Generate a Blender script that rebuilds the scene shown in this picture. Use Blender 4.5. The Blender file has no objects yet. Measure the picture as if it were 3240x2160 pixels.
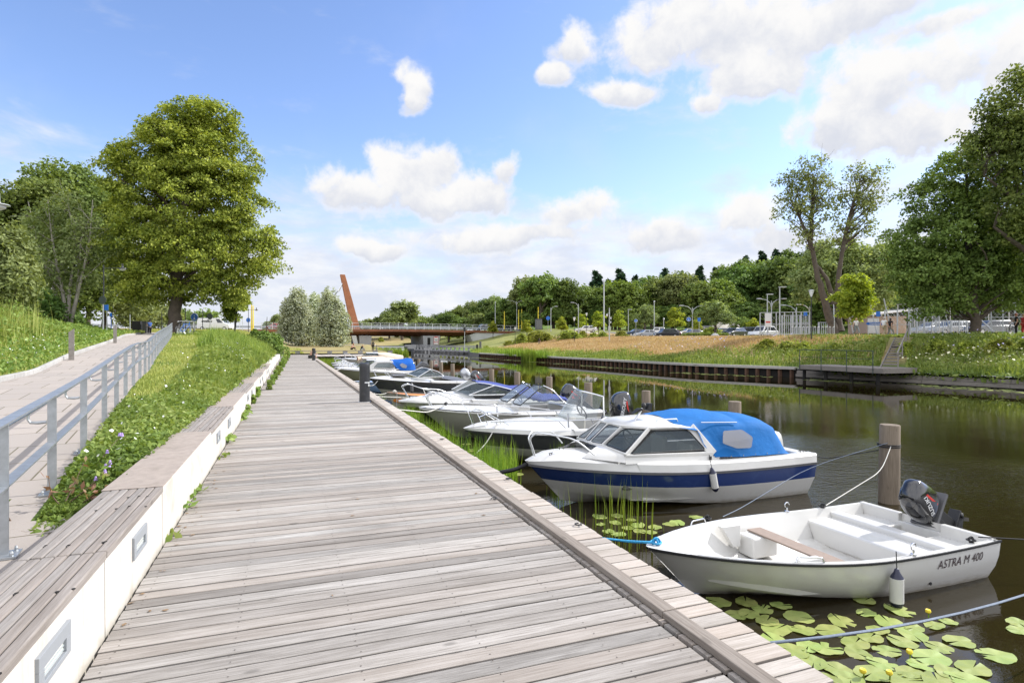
import bpy, bmesh, math, random
import numpy as np
from mathutils import Vector, Matrix
R = math.radians
SC = bpy.context.scene
COL = SC.collection
random.seed(7)
RNG = np.random.default_rng(11)

# ------------------------------------------------------------------ camera
# world frame: +Y runs along the boardwalk, +X across the canal, z = 0 is the boardwalk top
TH = R(20.75); CT, ST = math.cos(TH), math.sin(TH)
F, CX, CY, EYE = 1850.0, 1620.0, 1080.0, 1.6
WATER = -1.0
cam_d = bpy.data.cameras.new('camera'); cam = bpy.data.objects.new('camera', cam_d); COL.objects.link(cam)
cam.location = (0, 0, EYE); cam.rotation_euler = (R(90), 0, -TH)
cam_d.sensor_width = 36; cam_d.lens = F/3240*36; cam_d.clip_start = 0.05; cam_d.clip_end = 4000
SC.camera = cam
def w2(px, Y):                                   # survey helper: bearing px at forward distance Y -> world x, y
    X = (px-CX)/F*Y
    return (Y*ST+X*CT, Y*CT-X*ST)
def zat(py, Y): return EYE-(py-CY)*Y/F
def at(px, py, Y):
    x, y = w2(px, Y); return (x, y, zat(py, Y))

# ------------------------------------------------------------------ light, exposure
SUN_EL, SUN_AZ = R(38), R(90)                    # sun stands over +X, square to the boardwalk
sd = bpy.data.lights.new('sun', 'SUN'); sd.energy = 3.6; sd.angle = R(0.5); sd.color = (1.0, 0.965, 0.91)
so = bpy.data.objects.new('sun', sd); COL.objects.link(so); so.location = (60, 0, 60)
so.rotation_euler = Vector((math.cos(SUN_EL), 0, math.sin(SUN_EL))).to_track_quat('Z', 'Y').to_euler()
vs = SC.view_settings; vs.view_transform = 'Standard'; vs.look = 'None'; vs.exposure = 0.76; vs.gamma = 1
SC.render.engine = 'CYCLES'
cy = SC.cycles; cy.use_denoising = True; cy.max_bounces = 6; cy.diffuse_bounces = 3; cy.glossy_bounces = 4
cy.transmission_bounces = 4; cy.transparent_max_bounces = 8; cy.caustics_reflective = False; cy.caustics_refractive = False
cy.sample_clamp_indirect = 6

# ------------------------------------------------------------------ node helper
class NT:
    def __init__(s, tree): s.t = tree; s.n = tree.nodes; s.l = tree.links
    def new(s, typ, **kw):
        n = s.n.new(typ)
        for k, v in kw.items():
            if k.startswith('_'): setattr(n, k[1:], v)
        return n
    def link(s, a, b): s.l.new(a, b)
    def math(s, op, a, b=None, c=None, clamp=False):
        n = s.n.new('ShaderNodeMath'); n.operation = op; n.use_clamp = clamp
        for i, q in enumerate((a, b, c)):
            if q is None: continue
            if isinstance(q, (int, float)): n.inputs[i].default_value = q
            else: s.l.new(q, n.inputs[i])
        return n.outputs[0]
    def vmath(s, op, a, b=None):
        n = s.n.new('ShaderNodeVectorMath'); n.operation = op
        for i, q in enumerate((a, b)):
            if q is None: continue
            if isinstance(q, (tuple, list)): n.inputs[i].default_value = q
            else: s.l.new(q, n.inputs[i])
        return n.outputs['Value'] if op in ('LENGTH', 'DOT_PRODUCT') else n.outputs[0]
    def mix(s, f, a, b, blend='MIX'):
        n = s.n.new('ShaderNodeMix'); n.data_type = 'RGBA'; n.blend_type = blend
        for i, q in ((0, f), (6, a), (7, b)):
            if isinstance(q, (int, float)): n.inputs[i].default_value = q
            elif isinstance(q, (tuple, list)): n.inputs[i].default_value = (*q[:3], 1)
            else: s.l.new(q, n.inputs[i])
        return n.outputs[2]
    def noise(s, vec, scale, detail=4, rough=.55, dist=0, out='Fac'):
        n = s.n.new('ShaderNodeTexNoise'); n.inputs['Scale'].default_value = scale
        n.inputs['Detail'].default_value = detail; n.inputs['Roughness'].default_value = rough
        n.inputs['Distortion'].default_value = dist
        if vec is not None: s.l.new(vec, n.inputs['Vector'])
        return n.outputs[out]
    def ramp(s, f, stops, interp='LINEAR'):
        n = s.n.new('ShaderNodeValToRGB'); cr = n.color_ramp; cr.interpolation = interp
        while len(cr.elements) < len(stops): cr.elements.new(.5)
        for e, (p, c) in zip(cr.elements, stops):
            e.position = p; e.color = (*c[:3], 1) if isinstance(c, (tuple, list)) else (c, c, c, 1)
        s.l.new(f, n.inputs[0]); return n.outputs[0]
    def rng(s, f, a, b, c=0., d=1., smooth=True):
        n = s.n.new('ShaderNodeMapRange'); n.interpolation_type = 'SMOOTHSTEP' if smooth else 'LINEAR'
        n.inputs[1].default_value = a; n.inputs[2].default_value = b; n.inputs[3].default_value = c; n.inputs[4].default_value = d
        s.l.new(f, n.inputs[0]); return n.outputs[0]

# ------------------------------------------------------------------ sky
def azel(px, py):
    X, Z = (px-CX)/F, (CY-py)/F
    x, y = ST+X*CT, CT-X*ST
    return math.atan2(x, y), math.atan2(Z, math.hypot(x, y))
W = bpy.data.worlds.new('World'); SC.world = W; W.use_nodes = True
nt = NT(W.node_tree); nt.n.clear()
wo = nt.new('ShaderNodeOutputWorld'); bg = nt.new('ShaderNodeBackground'); nt.link(bg.outputs[0], wo.inputs[0])
sky = nt.new('ShaderNodeTexSky'); sky.sky_type = 'NISHITA'; sky.sun_disc = False
sky.sun_elevation = SUN_EL; sky.sun_rotation = SUN_AZ; sky.air_density = 1.0; sky.dust_density = 0.6; sky.ozone_density = 2.0
tc = nt.new('ShaderNodeTexCoord'); dirv = tc.outputs['Generated']
sx = nt.new('ShaderNodeSeparateXYZ'); nt.link(dirv, sx.inputs[0])
AZ = nt.math('ARCTAN2', sx.outputs[0], sx.outputs[1]); EL = nt.math('ARCSINE', sx.outputs[2])
cxyz = nt.new('ShaderNodeCombineXYZ'); nt.link(AZ, cxyz.inputs[0]); nt.link(EL, cxyz.inputs[1])
P0 = cxyz.outputs[0]
w1 = nt.noise(dirv, 5.0, 5, .6, out='Color'); w2c = nt.vmath('SUBTRACT', w1, (.5, .5, .5))
w2c = nt.vmath('MULTIPLY', w2c, (.14, .09, 0)); PW = nt.vmath('ADD', P0, w2c)
CL = [(2330,90,330,150),(2150,60,200,130),(2700,40,340,90),(2380,230,210,110),(2080,150,130,110),(3000,60,260,45),(1985,290,130,48),(2250,330,90,50),
      (2760,290,190,170),(2650,400,120,110),(3010,200,260,150),(3220,180,220,150),(2950,390,330,120),(3200,420,200,100),
      (1830,170,80,62),(1760,245,62,38),(1350,280,60,72),(1330,325,50,40),
      (1170,610,170,60),(1290,560,130,85),(1365,520,80,75),(1350,620,140,50),(1520,605,100,65),(1600,540,45,50),
      (1640,745,330,48),(1790,690,130,55),(2110,750,160,60),(1210,780,90,30),(2400,690,110,80),(2460,760,120,60),(2080,720,60,30)]
dens = None; HN = None; HW = None
for (px, py, rx, ry) in CL:
    a, e = azel(px, py); a1, _ = azel(px+rx, py); _, e1 = azel(px, py-ry)
    d = nt.vmath('MULTIPLY', nt.vmath('SUBTRACT', PW, (a, e, 0)), (1/abs(a1-a), 1/abs(e1-e), 0))
    q = nt.math('SUBTRACT', 1.0, nt.vmath('LENGTH', d)); sp = nt.new('ShaderNodeSeparateXYZ'); nt.link(d, sp.inputs[0])
    wq = nt.math('POWER', nt.math('MAXIMUM', nt.math('ADD', q, .6), .001), 3.0); hw_ = nt.math('MULTIPLY', wq, sp.outputs[1])
    if dens is None: dens, HN, HW = q, hw_, wq
    else: dens = nt.math('SMOOTH_MAX', dens, q, .25); HN = nt.math('ADD', HN, hw_); HW = nt.math('ADD', HW, wq)
HT = nt.math('DIVIDE', HN, nt.math('ADD', HW, .01))
n1 = nt.noise(dirv, 9, 10, .60, .15)
n2 = nt.noise(dirv, 34, 7, .62)
n3 = nt.noise(dirv, 20, 8, .62, .3)
dd = nt.math('ADD', nt.math('MULTIPLY', dens, 1.1), nt.math('MULTIPLY', nt.math('SUBTRACT', n1, .5), 2.0))
dd = nt.math('ADD', dd, nt.math('ADD', nt.math('MULTIPLY', nt.math('SUBTRACT', n3, .5), 1.5), nt.math('MULTIPLY', nt.math('SUBTRACT', n2, .5), .5)))
mask = nt.rng(dd, -.28, .48)
# broad thin cloud low over the horizon, all the way round
str_v = nt.vmath('MULTIPLY', P0, (1.0, 2.6, 1)); low = nt.noise(str_v, 5.0, 9, .60, .3)
band = nt.rng(EL, .03, .34, 1.0, 0.0)
lowm = nt.math('MULTIPLY', nt.rng(nt.math('ADD', low, nt.math('MULTIPLY', band, .46)), .54, .90), .92)
veil = nt.math('MULTIPLY', nt.rng(nt.math('ADD', nt.noise(P0, 2.3, 5, .55), nt.math('MULTIPLY', nt.rng(AZ, -.75, -.30, .45, 0), nt.rng(EL, .08, .45, 1, 0))), .52, .98), .62)
hi = nt.rng(nt.math('ADD', nt.math('ADD', nt.math('MULTIPLY', HT, .42), nt.math('MULTIPLY', n3, 1.0)), nt.math('MULTIPLY', n2, .45)), .30, 1.0)
hi = nt.math('MAXIMUM', hi, nt.rng(dd, .45, .02, 0, .8))
ccol = nt.mix(hi, (.735, .765, .85), (1.0, .992, .985))
lcol = nt.mix(nt.rng(nt.noise(str_v, 9.0, 8, .62, .2), .36, .68), (.77, .81, .92), (.985, .985, 1.0))
SKG = 4.15
ccol = nt.mix(1.0, ccol, (SKG, SKG, SKG), 'MULTIPLY'); lcol = nt.mix(1.0, lcol, (SKG, SKG, SKG), 'MULTIPLY')
skc = nt.mix(1.0, sky.outputs[0], (.94, .95, 1.10), 'MULTIPLY')
skc = nt.mix(nt.rng(EL, -.02, .34, .80, 0), skc, (2.9, 3.5, 4.55))
# unseen bright broken cloud, added behind the photographer and overhead as fill light
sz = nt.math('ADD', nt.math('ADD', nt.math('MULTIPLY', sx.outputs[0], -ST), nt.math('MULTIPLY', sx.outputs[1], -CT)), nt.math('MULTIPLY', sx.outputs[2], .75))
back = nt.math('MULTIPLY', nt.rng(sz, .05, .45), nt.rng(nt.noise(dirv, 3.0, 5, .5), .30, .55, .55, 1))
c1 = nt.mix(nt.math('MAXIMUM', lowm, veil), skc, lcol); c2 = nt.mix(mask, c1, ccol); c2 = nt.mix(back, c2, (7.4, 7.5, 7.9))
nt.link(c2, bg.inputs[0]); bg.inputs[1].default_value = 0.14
W.cycles.sampling_method = 'MANUAL'; W.cycles.sample_map_resolution = 512

# ------------------------------------------------------------------ mesh builder
class MB:
    def __init__(s): s.v = []; s.f = []; s.m = []
    def add(s, vs, fs, mi=0):
        o = len(s.v); s.v += [tuple(v) for v in vs]; s.f += [tuple(i+o for i in f) for f in fs]; s.m += [mi]*len(fs); return s
    def box(s, x0, y0, z0, x1, y1, z1, mi=0, T=None):
        vs = [Vector(p) for p in ((x0,y0,z0),(x1,y0,z0),(x1,y1,z0),(x0,y1,z0),(x0,y0,z1),(x1,y0,z1),(x1,y1,z1),(x0,y1,z1))]
        if T is not None: vs = [T @ v for v in vs]
        return s.add(vs, [(0,3,2,1),(4,5,6,7),(0,1,5,4),(1,2,6,5),(2,3,7,6),(3,0,4,7)], mi)
    def bar(s, a, b, w, h, mi=0, up=(0,0,1)):       # rectangular bar from a to b, width w (sideways), height h (up)
        a, b = Vector(a), Vector(b); d = (b-a).normalized(); upv = Vector(up)
        if abs(d.dot(upv)) > .98: upv = Vector((0,1,0))
        sd = d.cross(upv).normalized(); u = sd.cross(d).normalized()
        vs = []
        for p in (a, b):
            for (i, j) in ((-1,-1),(1,-1),(1,1),(-1,1)): vs.append(p+sd*(i*w/2)+u*(j*h/2))
        return s.add(vs, [(0,1,2,3),(4,7,6,5),(0,4,5,1),(1,5,6,2),(2,6,7,3),(3,7,4,0)], mi)
    def tube(s, pts, r, n=8, mi=0, cap=True):
        pts = [Vector(p) for p in pts]; k = len(pts); rs = r if isinstance(r, (list, tuple)) else [r]*k
        vs = []; fs = []; prev = None
        for i, p in enumerate(pts):
            d = (pts[min(i+1,k-1)]-pts[max(i-1,0)]).normalized()
            if prev is None: ref = Vector((0,0,1)) if abs(d.z) < .9 else Vector((1,0,0)); a = d.cross(ref).normalized()
            else: a = (prev-d*prev.dot(d)).normalized()
            prev = a; b = d.cross(a)
            for j in range(n):
                t = 2*math.pi*j/n; vs.append(p+(a*math.cos(t)+b*math.sin(t))*rs[i])
        for i in range(k-1):
            for j in range(n): fs.append((i*n+j, i*n+(j+1)%n, (i+1)*n+(j+1)%n, (i+1)*n+j))
        if cap: fs.append(tuple(range(n))[::-1]); fs.append(tuple((k-1)*n+j for j in range(n)))
        return s.add(vs, fs, mi)
    def lathe(s, prof, c=(0,0,0), n=16, mi=0, axis='z'):
        vs = []; fs = []; k = len(prof)
        for (r, z) in prof:
            for j in range(n):
                t = 2*math.pi*j/n; q = (r*math.cos(t), r*math.sin(t), z)
                if axis == 'x': q = (z, q[0], q[1])
                if axis == 'y': q = (q[0], z, q[1])
                vs.append((c[0]+q[0], c[1]+q[1], c[2]+q[2]))
        for i in range(k-1):
            for j in range(n): fs.append((i*n+j, i*n+(j+1)%n, (i+1)*n+(j+1)%n, (i+1)*n+j))
        fs.append(tuple(range(n))[::-1]); fs.append(tuple((k-1)*n+j for j in range(n)))
        return s.add(vs, fs, mi)
    def ell(s, c, r, n=12, m=8, mi=0):
        prof = [(max(1e-3, math.sin(math.pi*i/m)), -math.cos(math.pi*i/m)) for i in range(m+1)]
        o = len(s.v); s.lathe(prof, (0,0,0), n, mi)
        s.v[o:] = [(c[0]+x*r[0], c[1]+y*r[1], c[2]+z*r[2]) for (x, y, z) in s.v[o:]]; return s
    def loft(s, rings, close=False, cap=False, mi=0, mis=None):
        n = len(rings[0]); o = len(s.v); s.v += [tuple(p) for r in rings for p in r]
        for i in range(len(rings)-1):
            for j in range(n if close else n-1):
                a, b = i*n+j, i*n+(j+1)%n
                s.f.append((o+a, o+b, o+b+n, o+a+n)); s.m.append(mis[j] if mis else mi)
        if cap:
            s.f.append(tuple(o+j for j in range(n))[::-1]); s.m.append(mi)
            s.f.append(tuple(o+(len(rings)-1)*n+j for j in range(n))); s.m.append(mi)
        return s
    def prism(s, poly, a0, a1, axis='y', mi=0):      # polygon in the other two axes, extruded along axis
        def q(p, a): return {'y': (p[0], a, p[1]), 'z': (p[0], p[1], a), 'x': (a, p[0], p[1])}[axis]
        n = len(poly); vs = [q(p, a0) for p in poly]+[q(p, a1) for p in poly]
        fs = [tuple(range(n)), tuple(range(2*n-1, n-1, -1))]+[(i, i+n, (i+1)%n+n, (i+1)%n) for i in range(n)]
        return s.add(vs, fs, mi)
    def torus(s, c, R0, r, n=20, m=6, axis='y', mi=0, arc=1.0):
        pts = []
        for i in range(n+1):
            t = 2*math.pi*arc*i/n; a, b = R0*math.cos(t), R0*math.sin(t)
            q = {'y': (a, 0, b), 'x': (0, a, b), 'z': (a, b, 0)}[axis]; pts.append((c[0]+q[0], c[1]+q[1], c[2]+q[2]))
        return s.tube(pts, r, m, mi, cap=False)
    def xf(s, T, o=0): s.v[o:] = [tuple(T @ Vector(p)) for p in s.v[o:]]; return s
    def build(s, name, mats, parent=None, smooth=0, bevel=0, loc=None, rz=0, fixn=True):
        me = bpy.data.meshes.new(name); me.from_pydata(s.v, [], s.f)
        if not isinstance(mats, (list, tuple)): mats = [mats]
        for m in mats: me.materials.append(m)
        if len(mats) > 1: me.polygons.foreach_set('material_index', s.m)
        if fixn:
            bm = bmesh.new(); bm.from_mesh(me); bmesh.ops.recalc_face_normals(bm, faces=bm.faces); bm.to_mesh(me); bm.free()
        if smooth:
            me.polygons.foreach_set('use_smooth', [True]*len(me.polygons)); me.set_sharp_from_angle(angle=R(smooth))
        me.update(); o = bpy.data.objects.new(name, me); COL.objects.link(o)
        if parent is not None: o.parent = parent
        if loc is not None: o.location = loc
        o.rotation_euler.z = rz
        if bevel:
            b = o.modifiers.new('bevel', 'BEVEL'); b.width = bevel; b.segments = 2; b.limit_method = 'ANGLE'
        return o
def np_mesh(name, V, Fq, mats, parent=None, smooth=False, mi=None):
    me = bpy.data.meshes.new(name); nv, nf = len(V), len(Fq); k = Fq.shape[1]
    me.vertices.add(nv); me.vertices.foreach_set('co', np.ascontiguousarray(V, dtype=np.float32).ravel())
    me.loops.add(nf*k); me.loops.foreach_set('vertex_index', np.ascontiguousarray(Fq, dtype=np.int32).ravel())
    me.polygons.add(nf); me.polygons.foreach_set('loop_start', np.arange(nf, dtype=np.int32)*k)
    if not isinstance(mats, (list, tuple)): mats = [mats]
    for m in mats: me.materials.append(m)
    if mi is not None: me.polygons.foreach_set('material_index', mi)
    if smooth: me.polygons.foreach_set('use_smooth', np.ones(nf, dtype=bool))
    me.update(calc_edges=True); me.validate()
    o = bpy.data.objects.new(name, me); COL.objects.link(o)
    if parent is not None: o.parent = parent
    return o
def tag(o, label=None, cat=None, group=None, kind=None):
    if label: o['label'] = label
    if cat: o['category'] = cat
    if group: o['group'] = group
    if kind: o['kind'] = kind
    return o
def thing(name, label, cat, loc=(0,0,0), rz=0, group=None):
    o = bpy.data.objects.new(name, None); COL.objects.link(o); o.empty_display_size = .1
    o.location = loc; o.rotation_euler.z = rz
    return tag(o, label, cat, group)
def copy_tree(o, parent=None):
    c = o.copy(); COL.objects.link(c)
    if parent is not None: c.parent = parent
    for ch in list(o.children): copy_tree(ch, c)
    return c
def text_mb(txt, size, shear=0, ext=.002, align='CENTER', bold=0):
    cu = bpy.data.curves.new('t', 'FONT'); cu.body = txt; cu.size = size; cu.shear = shear; cu.extrude = ext; cu.align_x = align
    cu.align_y = 'CENTER'; cu.resolution_u = 3; cu.offset = bold
    ob = bpy.data.objects.new('t', cu); COL.objects.link(ob)
    dg = bpy.context.evaluated_depsgraph_get(); me = bpy.data.meshes.new_from_object(ob.evaluated_get(dg))
    mb = MB(); mb.add([v.co for v in me.vertices], [tuple(p.vertices) for p in me.polygons])
    bpy.data.objects.remove(ob); bpy.data.meshes.remove(me); bpy.data.curves.remove(cu)
    return mb                                   # lies in local xy, reads along +x
def sm(t): t = np.clip(t, 0, 1); return t*t*(3-2*t)
# ------------------------------------------------------------------ materials
MT = {}
def principled(name):
    m = bpy.data.materials.new(name); m.use_nodes = True; t = NT(m.node_tree); b = t.n['Principled BSDF']; MT[name] = m
    return m, t, b
def mat(name, col, rough=.5, metal=0, var=0, scale=8, bump=0, bscale=None, spec=.5, coat=0, dirt=None, dscale=3, damt=.5, island=0):
    m, t, b = principled(name); b.inputs['Roughness'].default_value = rough; b.inputs['Metallic'].default_value = metal
    b.inputs['Specular IOR Level'].default_value = spec; b.inputs['Coat Weight'].default_value = coat
    c = t.new('ShaderNodeTexCoord').outputs['Object']; cur = None
    if var or dirt or bump: nz = t.noise(c, scale, 5, .6)
    if var:
        lo = tuple(max(0, q*(1-var)) for q in col); hi = tuple(min(1, q*(1+var)) for q in col)
        cur = t.ramp(nz, [(.3, lo), (.7, hi)])
    if dirt:
        dn = t.noise(c, dscale, 7, .68, .5); cur = t.mix(t.rng(dn, .5, .72, 0, damt), cur if cur is not None else col, dirt)
    if island:
        g = t.new('ShaderNodeNewGeometry'); r = t.rng(g.outputs['Random Per Island'], 0, 1, 1-island, 1+island, False)
        cc = t.new('ShaderNodeCombineColor')
        for i in range(3): t.link(r, cc.inputs[i])
        cur = t.mix(1.0, cur if cur is not None else col, cc.outputs[0], 'MULTIPLY')
    if cur is None: b.inputs['Base Color'].default_value = (*col, 1)
    else: t.link(cur, b.inputs['Base Color'])
    if bump:
        bn = t.new('ShaderNodeBump'); bn.inputs['Strength'].default_value = bump; bn.inputs['Distance'].default_value = .02
        t.link(t.noise(c, bscale or scale*4, 5, .6), bn.inputs['Height']); t.link(bn.outputs[0], b.inputs['Normal'])
    return m
def wood(name, along, tones, rough=.8, gs=1.0, knots=True, isl=.16, bump=.35):
    """weathered timber: grain runs along one object axis"""
    m, t, b = principled(name); b.inputs['Roughness'].default_value = rough; b.inputs['Specular IOR Level'].default_value = .25
    c = t.new('ShaderNodeTexCoord').outputs['Object']; g = t.new('ShaderNodeNewGeometry').outputs['Random Per Island']
    k = [46*gs]*3; k['xyz'.index(along)] = 1.3*gs; k2 = [9*gs]*3; k2['xyz'.index(along)] = .7*gs
    off = t.new('ShaderNodeCombineXYZ'); t.link(t.math('MULTIPLY', g, 37.), off.inputs[0]); t.link(t.math('MULTIPLY', g, 11.), off.inputs[1])
    v = t.vmath('ADD', c, off.outputs[0])
    n1 = t.noise(t.vmath('MULTIPLY', v, tuple(k)), 2.2, 7, .72, .6); n2 = t.noise(t.vmath('MULTIPLY', v, tuple(k2)), 1.3, 5, .65, .5)
    f = t.math('ADD', t.math('MULTIPLY', n1, .62), t.math('MULTIPLY', n2, .38))
    col = t.ramp(f, [(.30, tones[0]), (.45, tones[1]), (.56, tones[2]), (.70, tones[3])])
    pv = t.rng(g, 0, 1, 1-isl, 1+isl*.7, False); cc = t.new('ShaderNodeCombineColor')
    for i in range(3): t.link(pv, cc.inputs[i])
    col = t.mix(1.0, col, cc.outputs[0], 'MULTIPLY')
    tint = t.rng(t.math('FRACT', t.math('MULTIPLY', g, 7.31)), 0, 1, 0, .30, False)
    col = t.mix(tint, col, tuple(q*s for q, s in zip(tones[2], (1.10, .93, .80))))
    if knots:
        ks = [5.5]*3; ks['xyz'.index(along)] = 2.3
        vo = t.new('ShaderNodeTexVoronoi'); vo.inputs['Scale'].default_value = 1.0; t.link(t.vmath('MULTIPLY', v, tuple(ks)), vo.inputs['Vector'])
        col = t.mix(t.rng(vo.outputs['Distance'], .05, .13, .55, 0), col, tones[0])
        big = t.noise(c, .55, 4, .6); col = t.mix(t.rng(big, .5, .75, 0, .3), col, tones[0])
    t.link(col, b.inputs['Base Color'])
    bn = t.new('ShaderNodeBump'); bn.inputs['Strength'].default_value = bump; bn.inputs['Distance'].default_value = .004
    t.link(n1, bn.inputs['Height']); t.link(bn.outputs[0], b.inputs['Normal'])
    return m
def foliage(name, cols, trans=.35, sc=.35, rough=.6, patch=.35, spec=.18):
    """leaf-sized faces: each leaf its own tone, with broad clumps of lighter and darker growth"""
    m = bpy.data.materials.new(name); m.use_nodes = True; t = NT(m.node_tree); t.n.clear(); MT[name] = m
    o = t.new('ShaderNodeOutputMaterial'); g = t.new('ShaderNodeNewGeometry').outputs['Random Per Island']
    c = t.new('ShaderNodeTexCoord').outputs['Object']; nz = t.noise(c, sc, 3, .5)
    f = t.math('ADD', t.math('MULTIPLY', g, 1-patch), t.math('MULTIPLY', t.rng(nz, .3, .7), patch))
    col = t.ramp(f, [(i/(len(cols)-1), q) for i, q in enumerate(cols)])
    oi = t.new('ShaderNodeObjectInfo').outputs['Random']; hs = t.new('ShaderNodeHueSaturation')
    t.link(t.rng(oi, 0, 1, .485, .512, False), hs.inputs['Hue']); t.link(t.rng(oi, 0, 1, .86, 1.16, False), hs.inputs['Value']); t.link(col, hs.inputs['Color']); col = hs.outputs[0]
    p = t.new('ShaderNodeBsdfPrincipled'); p.inputs['Roughness'].default_value = rough; p.inputs['Specular IOR Level'].default_value = spec
    t.link(col, p.inputs['Base Color']); tr = t.new('ShaderNodeBsdfTranslucent')
    t.link(t.mix(1.0, col, (1.25, 1.2, .55), 'MULTIPLY'), tr.inputs[0])
    mx = t.new('ShaderNodeMixShader'); mx.inputs[0].default_value = trans
    t.link(p.outputs[0], mx.inputs[1]); t.link(tr.outputs[0], mx.inputs[2]); t.link(mx.outputs[0], o.inputs[0])
    return m
def ground(name, cols, scale=1.2, bump=.6):
    m, t, b = principled(name); b.inputs['Roughness'].default_value = .95; b.inputs['Specular IOR Level'].default_value = .1
    c = t.new('ShaderNodeTexCoord').outputs['Object']
    f = t.math('ADD', t.math('MULTIPLY', t.noise(c, scale*.12, 4, .6), .55), t.math('MULTIPLY', t.noise(c, scale*9, 6, .7), .45))
    t.link(t.ramp(f, [(.3+.4*i/(len(cols)-1), q) for i, q in enumerate(cols)]), b.inputs['Base Color'])
    bn = t.new('ShaderNodeBump'); bn.inputs['Strength'].default_value = bump; bn.inputs['Distance'].default_value = .05
    t.link(t.noise(c, scale*14, 5, .7), bn.inputs['Height']); t.link(bn.outputs[0], b.inputs['Normal'])
    return m
def glass(name, tint, alpha=.45, rough=.03):
    m = bpy.data.materials.new(name); m.use_nodes = True; t = NT(m.node_tree); t.n.clear(); MT[name] = m
    o = t.new('ShaderNodeOutputMaterial'); p = t.new('ShaderNodeBsdfPrincipled'); p.inputs['Base Color'].default_value = (*tint, 1)
    p.inputs['Roughness'].default_value = rough; tr = t.new('ShaderNodeBsdfTransparent'); tr.inputs[0].default_value = (.93, .96, .97, 1)
    fr = t.new('ShaderNodeLayerWeight'); fr.inputs[0].default_value = .5
    mx = t.new('ShaderNodeMixShader'); t.link(t.math('ADD', t.math('MULTIPLY', t.math('POWER', fr.outputs[1], 3.5), .55), alpha, clamp=True), mx.inputs[0])
    t.link(tr.outputs[0], mx.inputs[1]); t.link(p.outputs[0], mx.inputs[2]); t.link(mx.outputs[0], o.inputs[0])
    return m

M_deck = wood('weathered_decking', 'x', ((0.100, 0.091, 0.081), (0.217, 0.203, 0.186), (0.333, 0.315, 0.294), (0.449, 0.432, 0.410)), isl=.34, bump=.6)
M_edge = wood('edge_decking', 'x', ((0.161,0.140,0.119), (0.315,0.286,0.251), (0.426,0.392,0.357), (0.520,0.485,0.451)), isl=.2, bump=.6)
M_beam = wood('kerb_timber', 'y', ((0.105,0.091,0.076), (0.181,0.156,0.133), (0.244,0.216,0.188), (0.300,0.272,0.244)), isl=.1)
M_seat = wood('seat_timber', 'y', ((0.120,0.106,0.095), (0.204,0.187,0.172), (0.274,0.253,0.235), (0.337,0.321,0.303)), isl=.14)
M_pile = wood('pile_timber', 'z', ((0.058,0.050,0.038), (0.134,0.113,0.084), (0.201,0.167,0.130), (0.259,0.225,0.180)), isl=.2)
M_quay = wood('quay_timber', 'y', ((0.104,0.092,0.080), (0.176,0.160,0.144), (0.240,0.220,0.200), (0.304,0.280,0.256)), isl=.1)
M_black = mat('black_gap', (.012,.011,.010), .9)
M_wallw = mat('white_panel', (0.544,0.516,0.472), .75, var=.06, scale=3, bump=.10, bscale=60, dirt=(0.320,0.264,0.200), dscale=2.6, damt=.5)
M_conc = mat('cap_concrete', (0.287,0.243,0.209), .9, var=.12, scale=12, bump=.25, bscale=120, dirt=(0.187,0.153,0.125), dscale=5, damt=.6)
M_kerb = mat('kerb_concrete', (0.374,0.367,0.353), .85, var=.1, scale=6, bump=.2, dirt=(0.180,0.173,0.144), dscale=4, damt=.5, island=.1)
M_galv = mat('galvanised_steel', (0.400,0.424,0.448), .42, .75, var=.14, scale=14, dirt=(0.272,0.288,0.304), dscale=6, damt=.5)
M_steel = mat('stainless_tube', (.72,.72,.72), .16, 1)
M_alu = mat('aluminium', (.66,.67,.68), .38, .6, var=.05)
M_boll = mat('bollard_plastic', (.022,.023,.027), .42, var=.25, scale=5, dirt=(.05,.05,.05), dscale=9, damt=.6, bump=.05)
M_gel = mat('white_gelcoat', (0.577,0.570,0.548), .28, coat=.5, var=.02, scale=2, dirt=(0.459,0.429,0.355), dscale=1.6, damt=.28)
M_gel2 = mat('cream_gelcoat', (0.446,0.439,0.396), .32, coat=.4, var=.03, scale=2, dirt=(0.360,0.338,0.274), dscale=1.6, damt=.35)
M_wet = mat('weed_line', (.23,.19,.11), .6, var=.3, scale=9)
M_navy = mat('navy_stripe', (.008,.030,.135), .25, coat=.5, dirt=(.05,.10,.25), dscale=3, damt=.25)
M_char = mat('charcoal_stripe', (.055,.058,.062), .3, coat=.3, dirt=(.09,.09,.09), damt=.4)
M_olive = mat('olive_hull', (.30,.30,.19), .35, coat=.3, var=.08, scale=3)
M_fix = mat('light_housing', (.30,.32,.34), .45, .2)
M_fixg = mat('light_lens', (.40,.45,.45), .15)
M_rubber = mat('black_rubber', (.015,.015,.016), .55)
M_gloss = mat('black_gloss', (.010,.010,.012), .12, coat=1)
M_grey = mat('grey_plastic', (.10,.10,.105), .4, var=.1)
M_silver = mat('silver_cowl', (.42,.43,.45), .22, .7)
M_canvas = mat('blue_canvas', (0.009,0.115,0.347), .78, var=.13, scale=3, bump=.5, bscale=9, spec=.2)
M_canvasd = mat('royal_canvas', (0.007,0.084,0.350), .78, var=.15, scale=4, bump=.5, bscale=9, spec=.2)
M_navyc = mat('navy_canvas', (.055,.075,.24), .8, var=.1, scale=4, bump=.3, bscale=10, spec=.2)
M_cream = mat('cream_canvas', (.56,.49,.40), .85, var=.1, scale=3, bump=.4, bscale=8, spec=.2)
M_peach = mat('peach_tarp', (.60,.42,.31), .85, var=.08, scale=3, bump=.4, bscale=7, spec=.2)
M_glassd = glass('tinted_window', (.07,.09,.10), .34)
M_glassc = glass('clear_screen', (.34,.37,.40), .15)
M_glassv = glass('vinyl_window', (.34,.33,.33), .55, .12)
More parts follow.
